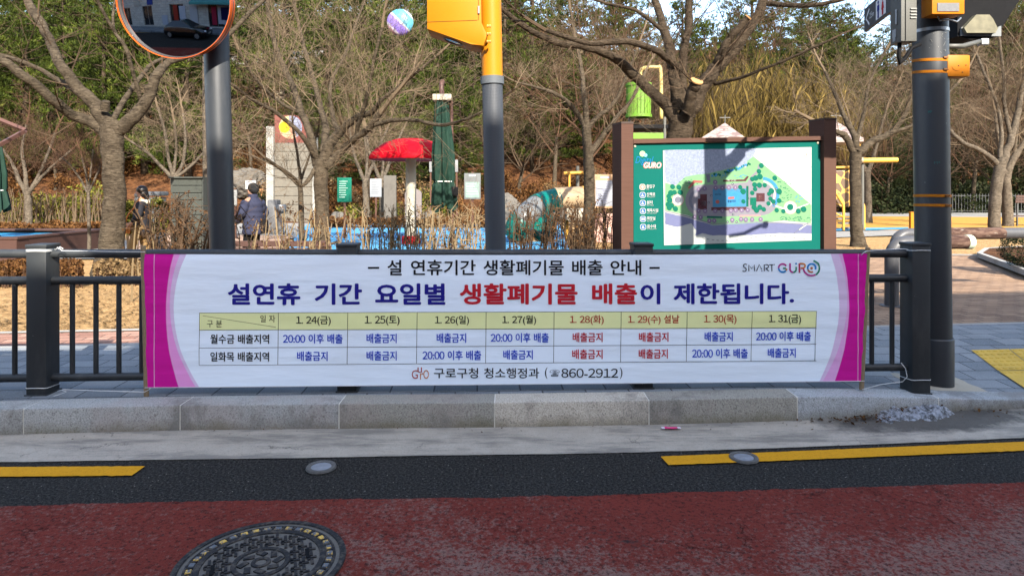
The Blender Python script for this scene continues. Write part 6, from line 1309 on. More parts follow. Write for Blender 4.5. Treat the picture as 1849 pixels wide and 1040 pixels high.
# planter pool at far left
bx0, bx1, by0, by1, bz = -14.5, -10.25, 13.75, 17.0, .56
t = thing('planter', (-12.3, 15.3, GZ), 'low brown boarded planter basin with bright blue lining at far left', 'planter')
m = MB(); wl = .16
for q in (((bx0+bx1)/2, by0+wl/2, bx1-bx0, wl), ((bx0+bx1)/2, by1-wl/2, bx1-bx0, wl), (bx0+wl/2, (by0+by1)/2, wl, by1-by0-2*wl), (bx1-wl/2, (by0+by1)/2, wl, by1-by0-2*wl)): m.box((q[0], q[1], (bz+GZ)/2-.02), (q[2], q[3], bz-GZ+.02))
m.build('wall', MT['deckwood'], t)
m = MB()
for q in (((bx0+bx1)/2, by0+.13, bx1-bx0+.06, .30), ((bx0+bx1)/2, by1-.13, bx1-bx0+.06, .30), (bx0+.13, (by0+by1)/2, .30, by1-by0-.54), (bx1-.13, (by0+by1)/2, .30, by1-by0-.54)): m.box((q[0], q[1], bz+.012), (q[2], q[3], .045), bev=.008)
m.build('rim', MT['deckwood'], t)
m = MB(); m.box(((bx0+bx1)/2, (by0+by1)/2, bz-.09), (bx1-bx0-.3, by1-by0-.3, .05)); m.build('lining', simple('bright_blue_lining', (.02, .22, .42), .4, .08, 3), t)
m = MB(); m.box((-13.0, 14.9, bz-.055), (2.2, 1.1, .03), 0, .1); m.build('cover', MT['black'], t)
# grey slatted cabinet
Y = 13; x0, x1, z1 = xpx(308, Y), xpx(364, Y), zpx(322, Y); zb = height(x0, Y); t = thing('slatted_cabinet', (x0/2+x1/2, Y, zb), 'grey green slatted cabinet left of the mirror pole', 'cabinet')
m = MB(); m.box(((x0+x1)/2, Y+.27, (z1+zb)/2), (x1-x0-.03, .46, z1-zb-.06)); m.build('carcass', MT['black'], t)
n = 12
for i in range(n): h1 = (z1-zb)/n; m = MB(); m.box(((x0+x1)/2, Y+.02, zb+h1*(i+.5)), (x1-x0, .03, h1-.012), bev=.003); m.build('slat', PL['slat'], t)
m = MB(); m.box((x1+.012, Y+.27, (z1+zb)/2), (.02, .5, z1-zb)); m.build('side_panel', simple('dark_side_panel', (.05, .055, .05), .6, .1, 9), t)
m = MB(); m.box(((x0+x1)/2, Y+.25, z1+.012), (x1-x0+.05, .58, .03), bev=.006); m.build('top', PL['slat'], t)
Y = 14.5; b = gpt(373, Y); t = thing('wooden_pole', b, 'weathered pale wooden pole partly hidden behind the mirror pole', 'pole')
m = MB(); m.tube([b-Vector((0, 0, .05)), (xpx(371, Y), Y, zpx(60, Y))], [.075, .065], 14); m.build('shaft', MT['barkp'], t, auto=50)
m = MB(); m.box((xpx(371, Y), Y-.06, zpx(66, Y)), (.5, .07, .08)); m.build('crossarm', MT['barkp'], t)
# benches
def bench(px0, px1, Y, ytop, lab, rz=0, name='park_bench'):
    x0, x1 = xpx(px0, Y), xpx(px1, Y); zt = zpx(ytop, Y); z0 = height((x0+x1)/2, Y); t = thing(name, ((x0+x1)/2, Y, z0), lab, 'bench'); cx_ = (x0+x1)/2
    sh_ = z0+.43
    m = MB()
    for i in range(3): m.box((cx_, Y-.02+.02*i, zt-.06-.11*i), (x1-x0, .03, .09), bev=.006)
    m.build('backrest', MT['deckwood'], t)
    m = MB()
    for i in range(4): m.box((cx_, Y+.10+.11*i, sh_), (x1-x0, .095, .035), bev=.006)
    m.build('seat', MT['deckwood'], t)
    for x in (x0+.12, x1-.12):
        m = MB(); m.box((x, Y+.26, (sh_+z0)/2-.02), (.05, .40, .04)); m.box((x, Y+.08, (zt+z0)/2-.05), (.05, .05, zt-z0-.08)); m.box((x, Y+.44, (sh_+z0)/2-.02), (.05, .05, sh_-z0)); m.build('leg', MT['rail'], t)
    for x in (x0, x1): m = MB(); m.box((x, Y+.22, sh_+.2), (.05, .42, .035), bev=.006); m.box((x, Y+.40, sh_+.08), (.04, .04, .24)); m.build('armrest', MT['rail'], t)
    return t
bench(424, 597, 10.2, 433, 'dark wooden park bench seen from behind above the top rail')
bench(1834, 1900, 27, 352, 'brown park bench by the far path at the right edge')
# notice boards
def notice(name, px0, px1, py0, py1, Y, mat, lab, cat='notice board', paper=None, head=None, rows=7, posts=1, ink_m=None, back=None, rnd=.03):
    x0, x1, z0, z1 = xpx(px0, Y), xpx(px1, Y), zpx(py1, Y), zpx(py0, Y); cx_ = (x0+x1)/2; zg = height(cx_, Y); t = thing(name, (cx_, Y, zg), lab, cat)
    m = MB(); m.box((cx_, Y, (z0+z1)/2), (x1-x0, .05, z1-z0), bev=.02); m.build('panel', mat, t, auto=40)
    f = lambda x, y, l: Vector((x0+(x1-x0)*x/100, Y-.026-l, z1-(z1-z0)*y/100))
    if paper: pr = Print(f); pr.poly([(8, paper[1]), (8, 94), (92, 94), (92, paper[1])], 0, .003); pr.build('sheet', paper[0], t)
    pr = Print(f); rg = random.Random(px0)
    if head: pr.poly([(30, 6), (30, 12), (70, 12), (70, 6)], 0, .006)
    y_ = (paper[1]+6) if paper else 14
    for i in range(rows): yy = y_+(88-y_)*i/rows; a = 15; b = rg.uniform(55, 85); pr.poly([(a, yy), (a, yy+2.6), (b, yy+2.6), (b, yy)], 0, .006)
    pr.build('printed_lines', ink_m or flat('grey_print', (.16, .16, .17)), t)
    for k in range(posts):
        x = cx_ if posts == 1 else (x0+.06 if k == 0 else x1-.06); m = MB(); m.box((x, Y+.05, (zg+z1)/2), (.07, .05, z1-zg+.10)); m.build('post', MT['boardwood'], t)
    return t
WP = flat('white_notice_sheet', (.24, .25, .24)); GS = flat('green_sign', (.01, .14, .09))
notice('green_sign', 609, 635, 321, 365, 20, GS, 'green information sign on a post in front of the blue floor', 'sign', rows=8, ink_m=flat('pale_green_print', (.42, .58, .50)))
notice('notice_board', 838, 868, 313, 360, 22, flat('grey_board', (.14, .145, .14)), 'grey framed notice board with pale sheet left of the cabinet pole', paper=(flat('pale_green_sheet', (.2, .27, .235)), 34), head=True, rows=5, ink_m=flat('faint_print', (.42, .48, .46)))
notice('notice_board', 668, 689, 323, 356, 26, flat('dull_grey_board', (.25, .26, .27)), 'small grey text board between two pale forked trees', rows=8)
notice('notice_board', 775, 827, 289, 311, 30, flat('white_board', (.2, .2, .2)), 'white wide notice board half hidden behind the closed parasol', rows=6, posts=2)
t = notice('notice_board', 1072, 1112, 315, 376, 19, flat('peach_board', (.38, .24, .14)), 'peach framed notice board with white printed sheet left of the map board', paper=(flat('white_rules_sheet', (.25, .26, .29)), 18), head=True, rows=9, ink_m=flat('blue_grey_print', (.30, .32, .42)))
m = MB(); x0, x1 = xpx(1074, 19), xpx(1122, 19); m.box(((x0+x1)/2, 19.05, (zpx(386, 19)+height(x0, 19))/2), (x1-x0, .05, zpx(386, 19)-height(x0, 19)), bev=.01); m.build('lower_panel', simple('pink_panel', (.52, .30, .24), .6, .06, 5), t)
notice('info_post', 419, 428, 343, 372, 20, flat('pale_grey_panel', (.28, .28, .27)), 'slim pale information post just right of the mirror pole', 'sign', rows=4)
notice('small_sign', 443, 462, 326, 342, 22, flat('white_small_panel', (.4, .4, .39)), 'small white sign behind the head of the man in the down jacket', 'sign', rows=2)
def slab(name, px0, px1, py0, py1, Y, mat, lab, cat, arch=False):
    x0, x1, z0, z1 = xpx(px0, Y), xpx(px1, Y), zpx(py1, Y), zpx(py0, Y); cx_ = (x0+x1)/2; w_ = (x1-x0)/2; zg = height(cx_, Y); t = thing(name, (cx_, Y, zg), lab, cat)
    pts = [(x0, Y, zg+.1), (x1, Y, zg+.1)]+([(cx_+w_*math.cos(a), Y, z1-w_*.6+w_*.6*math.sin(a)) for a in [math.pi*i/10 for i in range(11)]] if arch else [(x1, Y, z1), (x0, Y, z1)])
    m = MB(); m.prism([Vector(p) for p in pts], (0, .14, 0)); m.build('slab', mat, t); m = MB(); m.box((cx_, Y+.07, zg+.05), (x1-x0+.2, .4, .12), bev=.01); m.build('plinth', MT['concrete'], t)
slab('stone_slab', 693, 715, 317, 362, 28, MT['rock'], 'grey upright stone information slab behind the pale forked tree', 'stone slab')
slab('stone_slab', 731, 761, 341, 372, 26, simple('pink_white_stone', (.17, .14, .13), .7, .08, 6), 'pale pinkish rounded stone slab behind the white mushroom column', 'stone slab', True)
# concrete wall with painted round emblem
Y = 31; zg = GZ; t = thing('mural_wall', (xpx(525, Y), Y, zg), 'ribbed concrete wall with white edge columns and a painted round sun panel', 'wall')
x0, x1 = xpx(496, Y), xpx(566, Y); z1 = zpx(258, Y)
m = MB()
for i in range(9): h1 = (z1-zg)/9; m.box(((x0+x1)/2, Y+.15, zg+h1*(i+.5)), (x1-x0, .3, h1-.02), bev=.01)
m.build('concrete_wall', MT['concrete'], t)
m = MB(); m.box((xpx(489, Y), Y+.1, (zpx(229, Y)+zg)/2), (13/F*Y, .5, zpx(229, Y)-zg), bev=.015); m.build('column', MT['white'], t)
m = MB(); m.box((xpx(568, Y), Y+.1, (zpx(248, Y)+zg)/2), (5/F*Y, .5, zpx(248, Y)-zg), bev=.015); m.build('column', MT['white'], t)
m = MB(); m.box((xpx(524, Y), Y+.12, (zpx(208, Y)+z1)/2), (58/F*Y, .12, zpx(208, Y)-z1)); m.build('painted_panel', simple('faded_red_paint', (.15, .050, .038), .8, .15, 5), t)
mu = [flat('pale_peach_paint', (.46, .25, .16)), flat('sun_yellow_paint', (.6, .36, .015)), flat('grey_blue_paint', (.2, .21, .28)), flat('cream_paint', (.42, .33, .16))]
f = lambda x, y, l: P(x, y, Y)+Vector((0, .055-l, 0)); pr = Print(f)
pr.disc(524, 230, 21, 0, .004, n=32); pr.poly(arc(524, 230, 21, -60, 100, 16)+[(522, 222), (530, 232)], 2, .008); pr.poly(arc(524, 230, 21, 100, 170, 10)+[(512, 230), (522, 225)], 3, .008); pr.disc(513, 230, 10, 1, .012); pr.build('round_emblem', mu, t)
# drinking fountain
Y = 22; c = gpt(497, Y); t = thing('drinking_fountain', c, 'stainless steel drinking fountain block in front of the concrete wall', 'fountain')
m = MB(); m.box((xpx(495, Y), Y, (zpx(361, Y)+c.z)/2), (18/F*Y, .35, zpx(361, Y)-c.z), bev=.03); m.build('body', PL['silver'], t, auto=40)
m = MB(); m.tube([(xpx(508, Y), Y-.05, c.z), (xpx(507, Y), Y-.05, zpx(392, Y)), ], .10, 20); m.build('basin_leg', PL['silver'], t, auto=40)
m = MB(); m.lathe([(.05, 0), (.17, .10), (.18, .26), (.16, .30), (.02, .31)], (xpx(508, Y), Y-.05, zpx(386, Y)), 24); m.build('basin', PL['silver'], t, auto=40)
# litter bin behind the woman
Y = 15; c = gpt(284, Y); t = thing('litter_bin', c, 'dark grey plastic litter bin behind the woman in black', 'bin')
m = MB(); m.box((c.x, Y, (zpx(356, Y)+c.z)/2), (.28, .3, zpx(356, Y)-c.z), bev=.03); m.build('body', simple('dark_grey_plastic', (.07, .08, .09), .5, .08, 6), t, auto=40)
m = MB(); m.box((c.x, Y, zpx(350, Y)), (.36, .36, .10), bev=.04); m.build('lid', simple('mid_grey_plastic', (.09, .10, .11), .6, .08, 6), t, auto=40)
# boulders
for i, (px, py, Y, r, lab) in enumerate(((445, 305, 33.5, (1.1, .8, .75), 'large grey boulder on the slope left of the concrete wall'), (478, 318, 33, (.55, .5, .4), 'orange brown stone beside the large boulder on the slope'), (918, 357, 27.5, (.60, .5, .65), 'pale upright boulder behind the cabinet pole'), (985, 338, 29, (.5, .4, .42), 'pale boulder above the tube slide'), (775, 362, 27, (.42, .4, .35), 'dark round boulder beside the white mushroom column'), (905, 385, 24, (.5, .4, .28), 'low flat boulder left of the tube slide mouth'), (1015, 345, 31, (.55, .4, .4), 'grey boulder behind the upper tube slide'), (610, 378, 27, (.4, .35, .3), 'dark boulder beside the green sign'))):
    c = P(px, py, Y); g_ = height(c.x, Y); c.z = max(g_+r[2]*.45, min(c.z, g_+r[2]*.9)); t = thing('boulder', (c.x, Y, g_), lab, 'boulder'); m = MB(); m.blob(c, r, i+3, .34, 1.7, 4, flat=g_-.1); m.build('stone', MT['rock'] if i != 1 else simple('orange_stone', (.36, .17, .07), .9, .2, 5, .5, 20), t)
# tube slide
Y = 19.5; t = thing('tube_slide', gpt(985, Y), 'teal and beige spiral tube slide with grey clear section behind the hedge', 'slide')
def seg(nm, pts, r0, mat, open_=False):
    m = MB(); q = [P(x, y, Y+dy) for x, y, dy in pts]; q, rr_ = spline(q, [r0/F*Y]*len(q), 5); m.tube(q, rr_, 28, cap=not open_); return m.build(nm, mat, t, auto=50)
seg('beige_section', [(1050, 357, .2), (1020, 358, 0), (1004, 360, -.1)], 20, PL['beige'])
seg('section_ring', [(1006, 360, -.1), (1002, 360.5, -.12)], 21.5, PL['beige'])
seg('teal_section', [(1005, 361, -.1), (985, 366, -.3), (968, 373, -.6)], 21, PL['teal'])
seg('grey_section', [(970, 372, -.55), (950, 388, -1.0), (936, 408, -1.1)], 20, PL['clear'])
seg('teal_ring', [(944, 396, -1.0), (936, 408, -1.1), (933, 420, -1.0)], 21.5, PL['teal'], True)
seg('beige_coil', [(934, 418, -1.0), (942, 434, -.6), (960, 440, -.3), (978, 430, -.2)], 19, PL['beige'])
seg('teal_coil', [(966, 440, -.3), (978, 428, -.2), (984, 412, -.5), (978, 398, -.9)], 20, PL['teal'])
seg('yellow_end', [(1050, 357, .2), (1055, 357, .22)], 21, PL['ypipe'])
m = MB(); m.box((xpx(1040, Y), Y+.05, zpx(387, Y)), (36/F*Y, .5, 22/F*Y), bev=.03); m.build('cream_panel', MT['cream'], t, auto=40)
m = MB(); m.tube([P(1018, 313, Y+.6), P(1060, 312, Y+.6)], 3.2/F*Y, 12); m.tube([P(1028, 313, Y+.6), P(1028, 345, Y+.6)], 2.2/F*Y, 10); m.build('yellow_rail', PL['ypipe'], t, auto=40)
for px in (1024, 1054): m = MB(); m.tube([gpt(px, Y+.3), P(px, 345, Y+.3)], .05, 12); m.build('support', PL['ypipe'], t, auto=40)
m = MB(); m.tube([P(1043, 300, Y+.7), gpt(1043, Y+.7)], .05, 12); m.build('support', MT['polegrey'], t, auto=40)
# lime play tower
Y = 23; t = thing('play_tower', gpt(1170, Y), 'play tower with lime barrel and bent cream pipe left of the sawn tree', 'play tower')
c = P(1153, 182, Y); m = MB(); R_ = 21/F*Y; h_ = 28/F*Y
for j in range(22): a = 2*math.pi*j/22; m.box(c+Vector((R_*math.cos(a), R_*math.sin(a), 0)), (.10, .035, 2*h_), 0, a+math.pi/2)
m.build('barrel', PL['lime'], t)
for zz in (-1, 1): m = MB(); m.lathe([(R_-.03, -.05), (R_+.05, -.05), (R_+.05, .05), (R_-.03, .05)], c+Vector((0, 0, zz*h_)), 28, closed=False); m.build('barrel_ring', PL['lime'], t, auto=40)
m = MB(); pts, rad = spline([P(1157, 150, Y), P(1157, 130, Y), P(1164, 123, Y), P(1186, 122, Y), P(1193, 130, Y), P(1194, 215, Y)], [.062]*6, 6); m.tube(pts, rad, 12); m.build('bent_pipe', simple('cream_pipe', (.5, .37, .13), .45, .06, 5), t, smooth=True)
m = MB(); m.box(P(1165, 232, Y+.6), (1.7, 1.3, .14), bev=.02); m.build('deck', MT['black'], t)
m = MB(); m.box(P(1172, 246, Y), (58/F*Y, .06, .22), bev=.02); m.build('lime_panel', PL['lime'], t)
m = MB(); m.box(P(1176, 300, Y), (50/F*Y, .06, 1.5), bev=.03); m.build('lower_panel', PL['lime'], t)
for px in (1137, 1200):
    for dy in (0, 1.2): m = MB(); m.tube([gpt(px, Y+dy), P(px, 212, Y+dy)], .055, 12); m.build('post', MT['polegrey'], t, auto=40)
# two shelters with patterned pyramid roofs
def m_zebra():
    t = NT('zebra_roof'); v = t.map(scale=(1.2, 1.2, 5), rot=(0, .3, 0)); n1 = t.noise(2.3, v, 2, .5, dist=1.5); return t.done(t.mix(t.step(n1, .50, .54), (.24, .185, .16), (.115, .08, .072)), .6)
ZEB = m_zebra()
def shelter(px, pa, half, pb, Y, lab, sx_=1):
    c = gpt(px, Y); t = thing('play_shelter', c, lab, 'shelter'); ap = P(px, pa, Y); w_ = half/F*Y; zb = zpx(pb, Y); m = MB(); th = .35
    cs = [Vector((c.x+w_*1.18*math.cos(th+math.pi/2*k), Y+w_*1.18*math.sin(th+math.pi/2*k), zb)) for k in range(4)]
    for k in range(4): m.poly([cs[k], cs[(k+1) % 4], ap])
    for k in range(4): a, b = cs[k], cs[(k+1) % 4]; m.quad(a+Vector((0, 0, -.12)), b+Vector((0, 0, -.12)), b, a)
    m.poly([q+Vector((0, 0, -.12)) for q in reversed(cs)]); m.build('roof', ZEB, t)
    for q in cs: p = c.lerp(q, .82); p.z = 0; m = MB(); m.tube([(p.x, p.y, c.z-.05), (p.x, p.y, zb-.02)], .06, 12); m.build('post', PL['ypipe'], t, auto=40)
    m = MB(); m.tube([ap-Vector((0, 0, .05)), ap+Vector((0, 0, .3))], .02, 8); m.box(ap+Vector((0, 0, .2)), (.42, .03, .03)); m.build('finial', MT['polegrey'], t)
    return t, c
shelter(1309, 222, 42, 250, 26, 'play shelter with pale striped pyramid roof above the map board')
t, c = shelter(1510, 219, 50, 254, 24.6, 'play shelter with striped roof and giraffe patterned panel right of the map board')
def m_giraffe():
    t = NT('giraffe_pattern'); d = t.vor(3.4, t.map(scale=(1, .2, 1)), 'DISTANCE_TO_EDGE'); return t.done(t.mix(t.step(d, .07, .09), (.36, .19, .025), (.06, .03, .01)), .5)
Y = 24.2
m = MB(); x0, x1 = xpx(1500, Y), xpx(1533, Y); m.box(((x0+x1)/2, Y, (zpx(308, Y)+zpx(374, Y))/2), (x1-x0, .06, zpx(308, Y)-zpx(374, Y)), bev=.02); m.build('giraffe_panel', m_giraffe(), t)
m = MB(); m.tube([P(1498, 303, Y), P(1535, 302, Y)], .045, 10); [m.tube([P(px, 303, Y), P(px, 372, Y)], .03, 8) for px in (1499, 1534)]; m.build('panel_frame', PL['ypipe'], t, auto=40)
for pts in ([(1508, 347), (1520, 366), (1523, 376), (1523, 417)], [(1550, 354), (1558, 368), (1560, 378), (1560, 415)]):
    m = MB(); q = [P(x, y, Y-.2) for x, y in pts]; q, rr_ = spline(q, [.048]*4, 5); m.tube(q, rr_, 10); a, b = pts[3], pts[0]; m.tube([P(b[0], b[1]+38, Y-.2), P(a[0], 392, Y-.2)], .035, 8); m.build('handrail', PL['ypipe'], t, smooth=True)
for i in range(4): m = MB(); m.box((xpx(1540, Y), Y+.1+.25*i, zpx(412, Y)+.16*i), (.62, .28, .05), bev=.01); m.build('step', simple('grey_step', (.15, .16, .18), .7, .08, 8), t)
Y = 23.8; t = thing('beam_post', gpt(1557, Y), 'yellow horizontal play beam on a post behind the knobbly tree', 'play equipment')
m = MB(); m.tube([P(1556, 290, Y), P(1620, 289, Y)], 4.6/F*Y, 14); m.build('beam', PL['ypipe'], t, auto=40); m = MB(); m.tube([P(1553, 290, Y), P(1557, 290, Y)], 5.4/F*Y, 14); m.build('beam_cap', PL['beige'], t, auto=40); m = MB(); m.tube([gpt(1557, Y+.12), P(1557, 284, Y+.12)], .06, 12); m.build('post', MT['polegrey'], t, auto=40)
Y = 24.5; t = thing('short_post', gpt(1646, Y), 'short square yellow post left of the signal pole on the ochre floor', 'post'); m = MB(); c = gpt(1646, Y); m.box((c.x, Y, (zpx(384, Y)+c.z)/2), (.13, .13, zpx(384, Y)-c.z), bev=.01); m.build('shaft', MT['orange'], t); m = MB(); m.box((c.x, Y, zpx(384, Y)+.01), (.15, .15, .03), bev=.01); m.build('cap', MT['orange'], t)
# dark far fence
Y = 43.5; t = thing('picket_fence', gpt(1760, Y), 'dark metal fence of thin uprights beyond the far path at right', 'fence')
for i in range(46):
    px = 1655+i*5.4; c = gpt(px, Y); m = MB(); m.box((c.x, Y, c.z+.62), (.035, .035, 1.3)); m.build('picket', MT['rail'], t)
for z in (.15, 1.15): m = MB(); a, b = gpt(1652, Y), gpt(1902, Y); m.box(((a.x+b.x)/2, Y, a.z+z), (b.x-a.x, .03, .05)); m.build('fence_rail', MT['rail'], t)
# two pipe barriers with wood grain wrap
def m_wrap():
    t = NT('peeling_wood_wrap'); n1 = t.noise(3, t.map(scale=(1.5, 6, 6)), 6, .7); c = t.mix(t.step(n1, .42, .60), (.035, .018, .014), (.10, .062, .046)); c = t.mix(t.step(t.noise(5, t.map(scale=(1, 3, 3), loc=(4, 0, 0)), 5, .7), .58, .66), c, (.16, .135, .11)); return t.done(c, .8, t.bump(n1, .3, .005), spec=.1)
WR = m_wrap(); PG = simple('grey_pipe', (.075, .075, .08), .45, .1, 5, spec=.25)
for (px, Y, zz, L_, wr, lab) in ((1610, 8.0, .932, 1.02, (.55, 1.02), 'grey bent pipe barrier ending in a brown wrap with pale rim, nearest the railing'), (1617, 9.3, .952, 2.6, (.75, 1.62), 'longer grey and brown pipe barrier behind, running out at the right')):
    c = Vector((xpx(px, Y), Y, .165)); t = thing('pipe_barrier', c, lab, 'barrier', 'bent pipe barriers'); d = Vector((1, .10, 0)).normalized(); r_ = .078; br = .17
    pts = [c-Vector((0, 0, .04)), c+Vector((0, 0, zz-.165-br))]+[c+Vector((0, 0, zz-.165-br))+d*(br-br*math.cos(a))+Vector((0, 0, br*math.sin(a))) for a in [math.pi/2*i/8 for i in range(1, 9)]]+[c+Vector((0, 0, zz-.165))+d*L_]
    m = MB(); m.tube(pts, r_, 24); m.build('pipe', PG, t, auto=50)
    m = MB(); p0 = c+Vector((0, 0, zz-.165)); m.tube([p0+d*wr[0], p0+d*wr[1]], r_+.006, 24); m.build('brown_wrap', WR, t, auto=50)
    if L_ < 1.5: m = MB(); m.lathe([(r_+.007, -.07), (r_+.010, -.07), (r_+.010, 0), (r_+.004, .012), (.002, .016)], p0+d*(wr[1]+.005), 24, axis=d, closed=False); m.build('end_rim', simple('pale_glow_tape', (.50, .55, .40), .5, .06, 8), t, auto=40)
    m = MB(); m.lathe([(r_, 0), (.13, 0), (.13, .012), (r_, .016)], c, 28, closed=False); m.build('base_plate', PG, t, auto=40)
# striped disc, added to stand for a blurred overlay mark; string made up too
Y = 14.2; c = P(722.5, 41, Y); r_ = 24/F*Y; t = thing('striped_disc', c, 'round disc striped turquoise, white and violet, added for an overlay mark among bare twigs', 'overlay disc')
def m_stripe():
    t = NT('striped_disc_skin'); s = t.n('ShaderNodeSeparateXYZ'); t.t.links.new(t.tc.outputs['Object'], s.inputs[0]); k = t.math('ADD', t.math('MULTIPLY', s.outputs[0], .72), t.math('MULTIPLY', s.outputs[2], .70))
    k = t.math('DIVIDE', k, r_); c = (.30, .17, .19)
    for e, q in ((-.80, (.36, .32, .38)), (-.66, (.155, .105, .34)), (-.06, (.36, .34, .41)), (.09, (.055, .24, .32)), (.84, (.36, .36, .36))): c = t.mix(t.step(k, e-.02, e+.02), c, q)
    return t.done(c, .4, spec=.4)
m = MB(); m.lathe([(.004, -.14)]+[(r_*math.cos(a), .14*math.sin(a)) for a in [-1.3+2.6*i/12 for i in range(13)]]+[(.004, .14)], c, 48, axis=(0, 1, 0), closed=False); m.build('skin', m_stripe(), t, smooth=True)
m = MB(); m.tube([c+Vector((0, .13, -.1)), c+Vector((.06, .2, -r_*.9)), c+Vector((.2, .5, -.5))], .004, 5); m.build('string', MT['twig'], t)
# house half hidden on the hill
Y = 50; zg = height(xpx(500, Y), Y); t = thing('hill_house', (xpx(500, Y), Y, zg), 'pale house half hidden by pines on the hillside', 'house')
x0, x1 = xpx(415, Y), xpx(560, Y); z1 = zpx(118, Y)
m = MB(); m.box(((x0+x1)/2, Y+2.5, (zg+z1)/2), (x1-x0, 5, z1-zg)); m.build('wall', simple('cream_render', (.3, .26, .19), .8, .08, 2), t)
m = MB(); m.prism([((x0-.3), Y-.3, z1), ((x1+.3), Y-.3, z1), ((x1+.3), Y+2.5, z1+1.5), ((x0-.3), Y+2.5, z1+1.5)], (0, 0, .12)); m.build('roof', simple('grey_roof', (.22, .21, .20), .8, .1, 3), t)
for px in (440, 475, 522): m = MB(); m.box((xpx(px, Y), Y-.02, zpx(138, Y)), (.8, .06, .9)); m.build('window', MT['glass'], t)

# ------------------------------------------------------------------ people
def skin_obj(name, pts, edges, mat, parent, sub=2, root=0):
    bm = bmesh.new(); sl_ = bm.verts.layers.skin.verify(); vs_ = [bm.verts.new(p) for p, r in pts]; bm.verts.ensure_lookup_table()
    for a, b in edges: bm.edges.new((vs_[a], vs_[b]))
    for v, (p, r) in zip(vs_, pts): v[sl_].radius = (r, r) if not hasattr(r, '__len__') else r; v[sl_].use_root = False
    vs_[root][sl_].use_root = True
    me = bpy.data.meshes.new(name); bm.to_mesh(me); bm.free(); o = bpy.data.objects.new(name, me); col.objects.link(o)
    md = o.modifiers.new('skin', 'SKIN'); md.use_smooth_shade = True; sd_ = o.modifiers.new('sub', 'SUBSURF'); sd_.levels = sub; sd_.render_levels = sub
    bpy.context.view_layer.update(); dg = bpy.context.evaluated_depsgraph_get(); me2 = bpy.data.meshes.new_from_object(o.evaluated_get(dg)); o.modifiers.clear(); o.data = me2; me2.name = name
    me2.materials.clear(); me2.materials.append(mat); me2.polygons.foreach_set('use_smooth', [True]*len(me2.polygons))
    off = WLOC[parent.name]
    for v in me2.vertices: v.co -= off
    o.parent = parent; WLOC[o.name] = off; return o
SKIN = simple('skin', (.34, .18, .12), .55, .05, 20)
def figure(c, S, fwd, pose):
    """joints in figure units (metres at height 1.6), x forward, y to the figure's left, z up"""
    lf = Vector((-fwd.y, fwd.x, 0)); T = lambda x, y, z: c+(fwd*x+lf*y+Vector((0, 0, z)))*S
    J = [(T(0, 0, .86), .105*S), (T(.0, 0, 1.02), .10*S), (T(.0, 0, 1.20), .115*S), (T(.0, 0, 1.32), .075*S), (T(.015, 0, 1.385), .048*S), (T(.03, 0, 1.46), .078*S), (T(.03, 0, 1.54), .082*S), (T(.125, 0, 1.455), .016*S)]
    E_ = [(0, 1), (1, 2), (2, 3), (3, 4), (4, 5), (5, 6), (5, 7)]
    hands = []
    for s, k in ((1, 'L'), (-1, 'R')):
        n = len(J); hip, kn_, an, to = pose['leg'+k]
        J += [(T(hip[0], s*.09, .82), .085*S), (T(kn_[0], s*.09, kn_[1]), .058*S), (T(an[0], s*.09, an[1]), .040*S), (T(to[0], s*.10, to[1]), .035*S)]; E_ += [(0, n), (n, n+1), (n+1, n+2), (n+2, n+3)]
        n = len(J); el, wr, pd = pose['arm'+k]
        J += [(T(0, s*.16, 1.29), .058*S), (T(el[0], s*el[1], el[2]), .042*S), (T(wr[0], s*wr[1], wr[2]), .028*S)]; pd = Vector(pd); w0 = Vector((wr[0], s*wr[1], wr[2])); pm = w0+pd*.07; J.append((T(*pm), .027*S)); E_ += [(3, n), (n, n+1), (n+1, n+2), (n+2, n+3)]
        pdir = pd.normalized(); side = Vector((0, s, 0)).cross(pdir); side = side.normalized() if side.length > .1 else Vector((0, 0, 1)); curl = pdir.cross(side)
        for fi, ln in enumerate((.070, .082, .077, .060)):
            o_ = (fi-1.5)*.018; a = len(J); p1 = pm+side*o_+pdir*ln*.55+curl*.008; p2 = pm+side*o_*1.1+pdir*ln*.85+curl*.035; J += [(T(*p1), .009*S), (T(*p2), .0075*S)]; E_ += [(n+3, a), (a, a+1)]
        a = len(J); p1 = w0+pd*.03+side*.035; p2 = p1+pdir*.035+side*.01+curl*.02; J += [(T(*p1), .010*S), (T(*p2), .008*S)]; E_ += [(n+2, a), (a, a+1)]
        hands.append(T(*pm))
    return J, E_, T, hands
# woman walking left
Y = 12.4; g0 = gpt(256, Y); H_ = zpx(335.5, Y)-g0.z; S = H_/1.62; fwd = Vector((-1, -.30, 0)).normalized()
t = thing('person', g0, 'woman in long black coat with white mask and fluffy collar walking left', 'person')
pose = dict(legL=((.03,), (.16, .47), (.12, .08), (.27, .03)), legR=((-.02,), (-.02, .46), (-.24, .12), (-.12, .03)), armL=((-.02, .26, 1.06), (.14, .22, .90), (.75, .1, -.55)), armR=((.06, .24, 1.05), (.16, .20, .86), (.5, 0, -.8)))
J, E_, T, hands = figure(g0, S, fwd, pose); skin_obj('body', J, E_, SKIN, t)
COAT = simple('black_coat_cloth', (.012, .012, .016), .8, .2, 9, .2, 40)
ce = [(T(0, 0, 1.33), .085*S), (T(0, 0, 1.24), (.17*S, .135*S)), (T(0, 0, 1.02), (.17*S, .15*S)), (T(.01, 0, .80), (.19*S, .17*S)), (T(.0, 0, .62), (.21*S, .19*S))]
ed = [(0, 1), (1, 2), (2, 3), (3, 4)]
for s, k in ((1, 'L'), (-1, 'R')):
    n = len(ce); el, wr, pd = pose['arm'+k]; ce += [(T(0, s*.17, 1.27), .082*S), (T(el[0], s*el[1], el[2]), .066*S), (T(wr[0]*.95+el[0]*.05, s*wr[1], wr[2]+.015), .05*S)]; ed += [(1, n), (n, n+1), (n+1, n+2)]
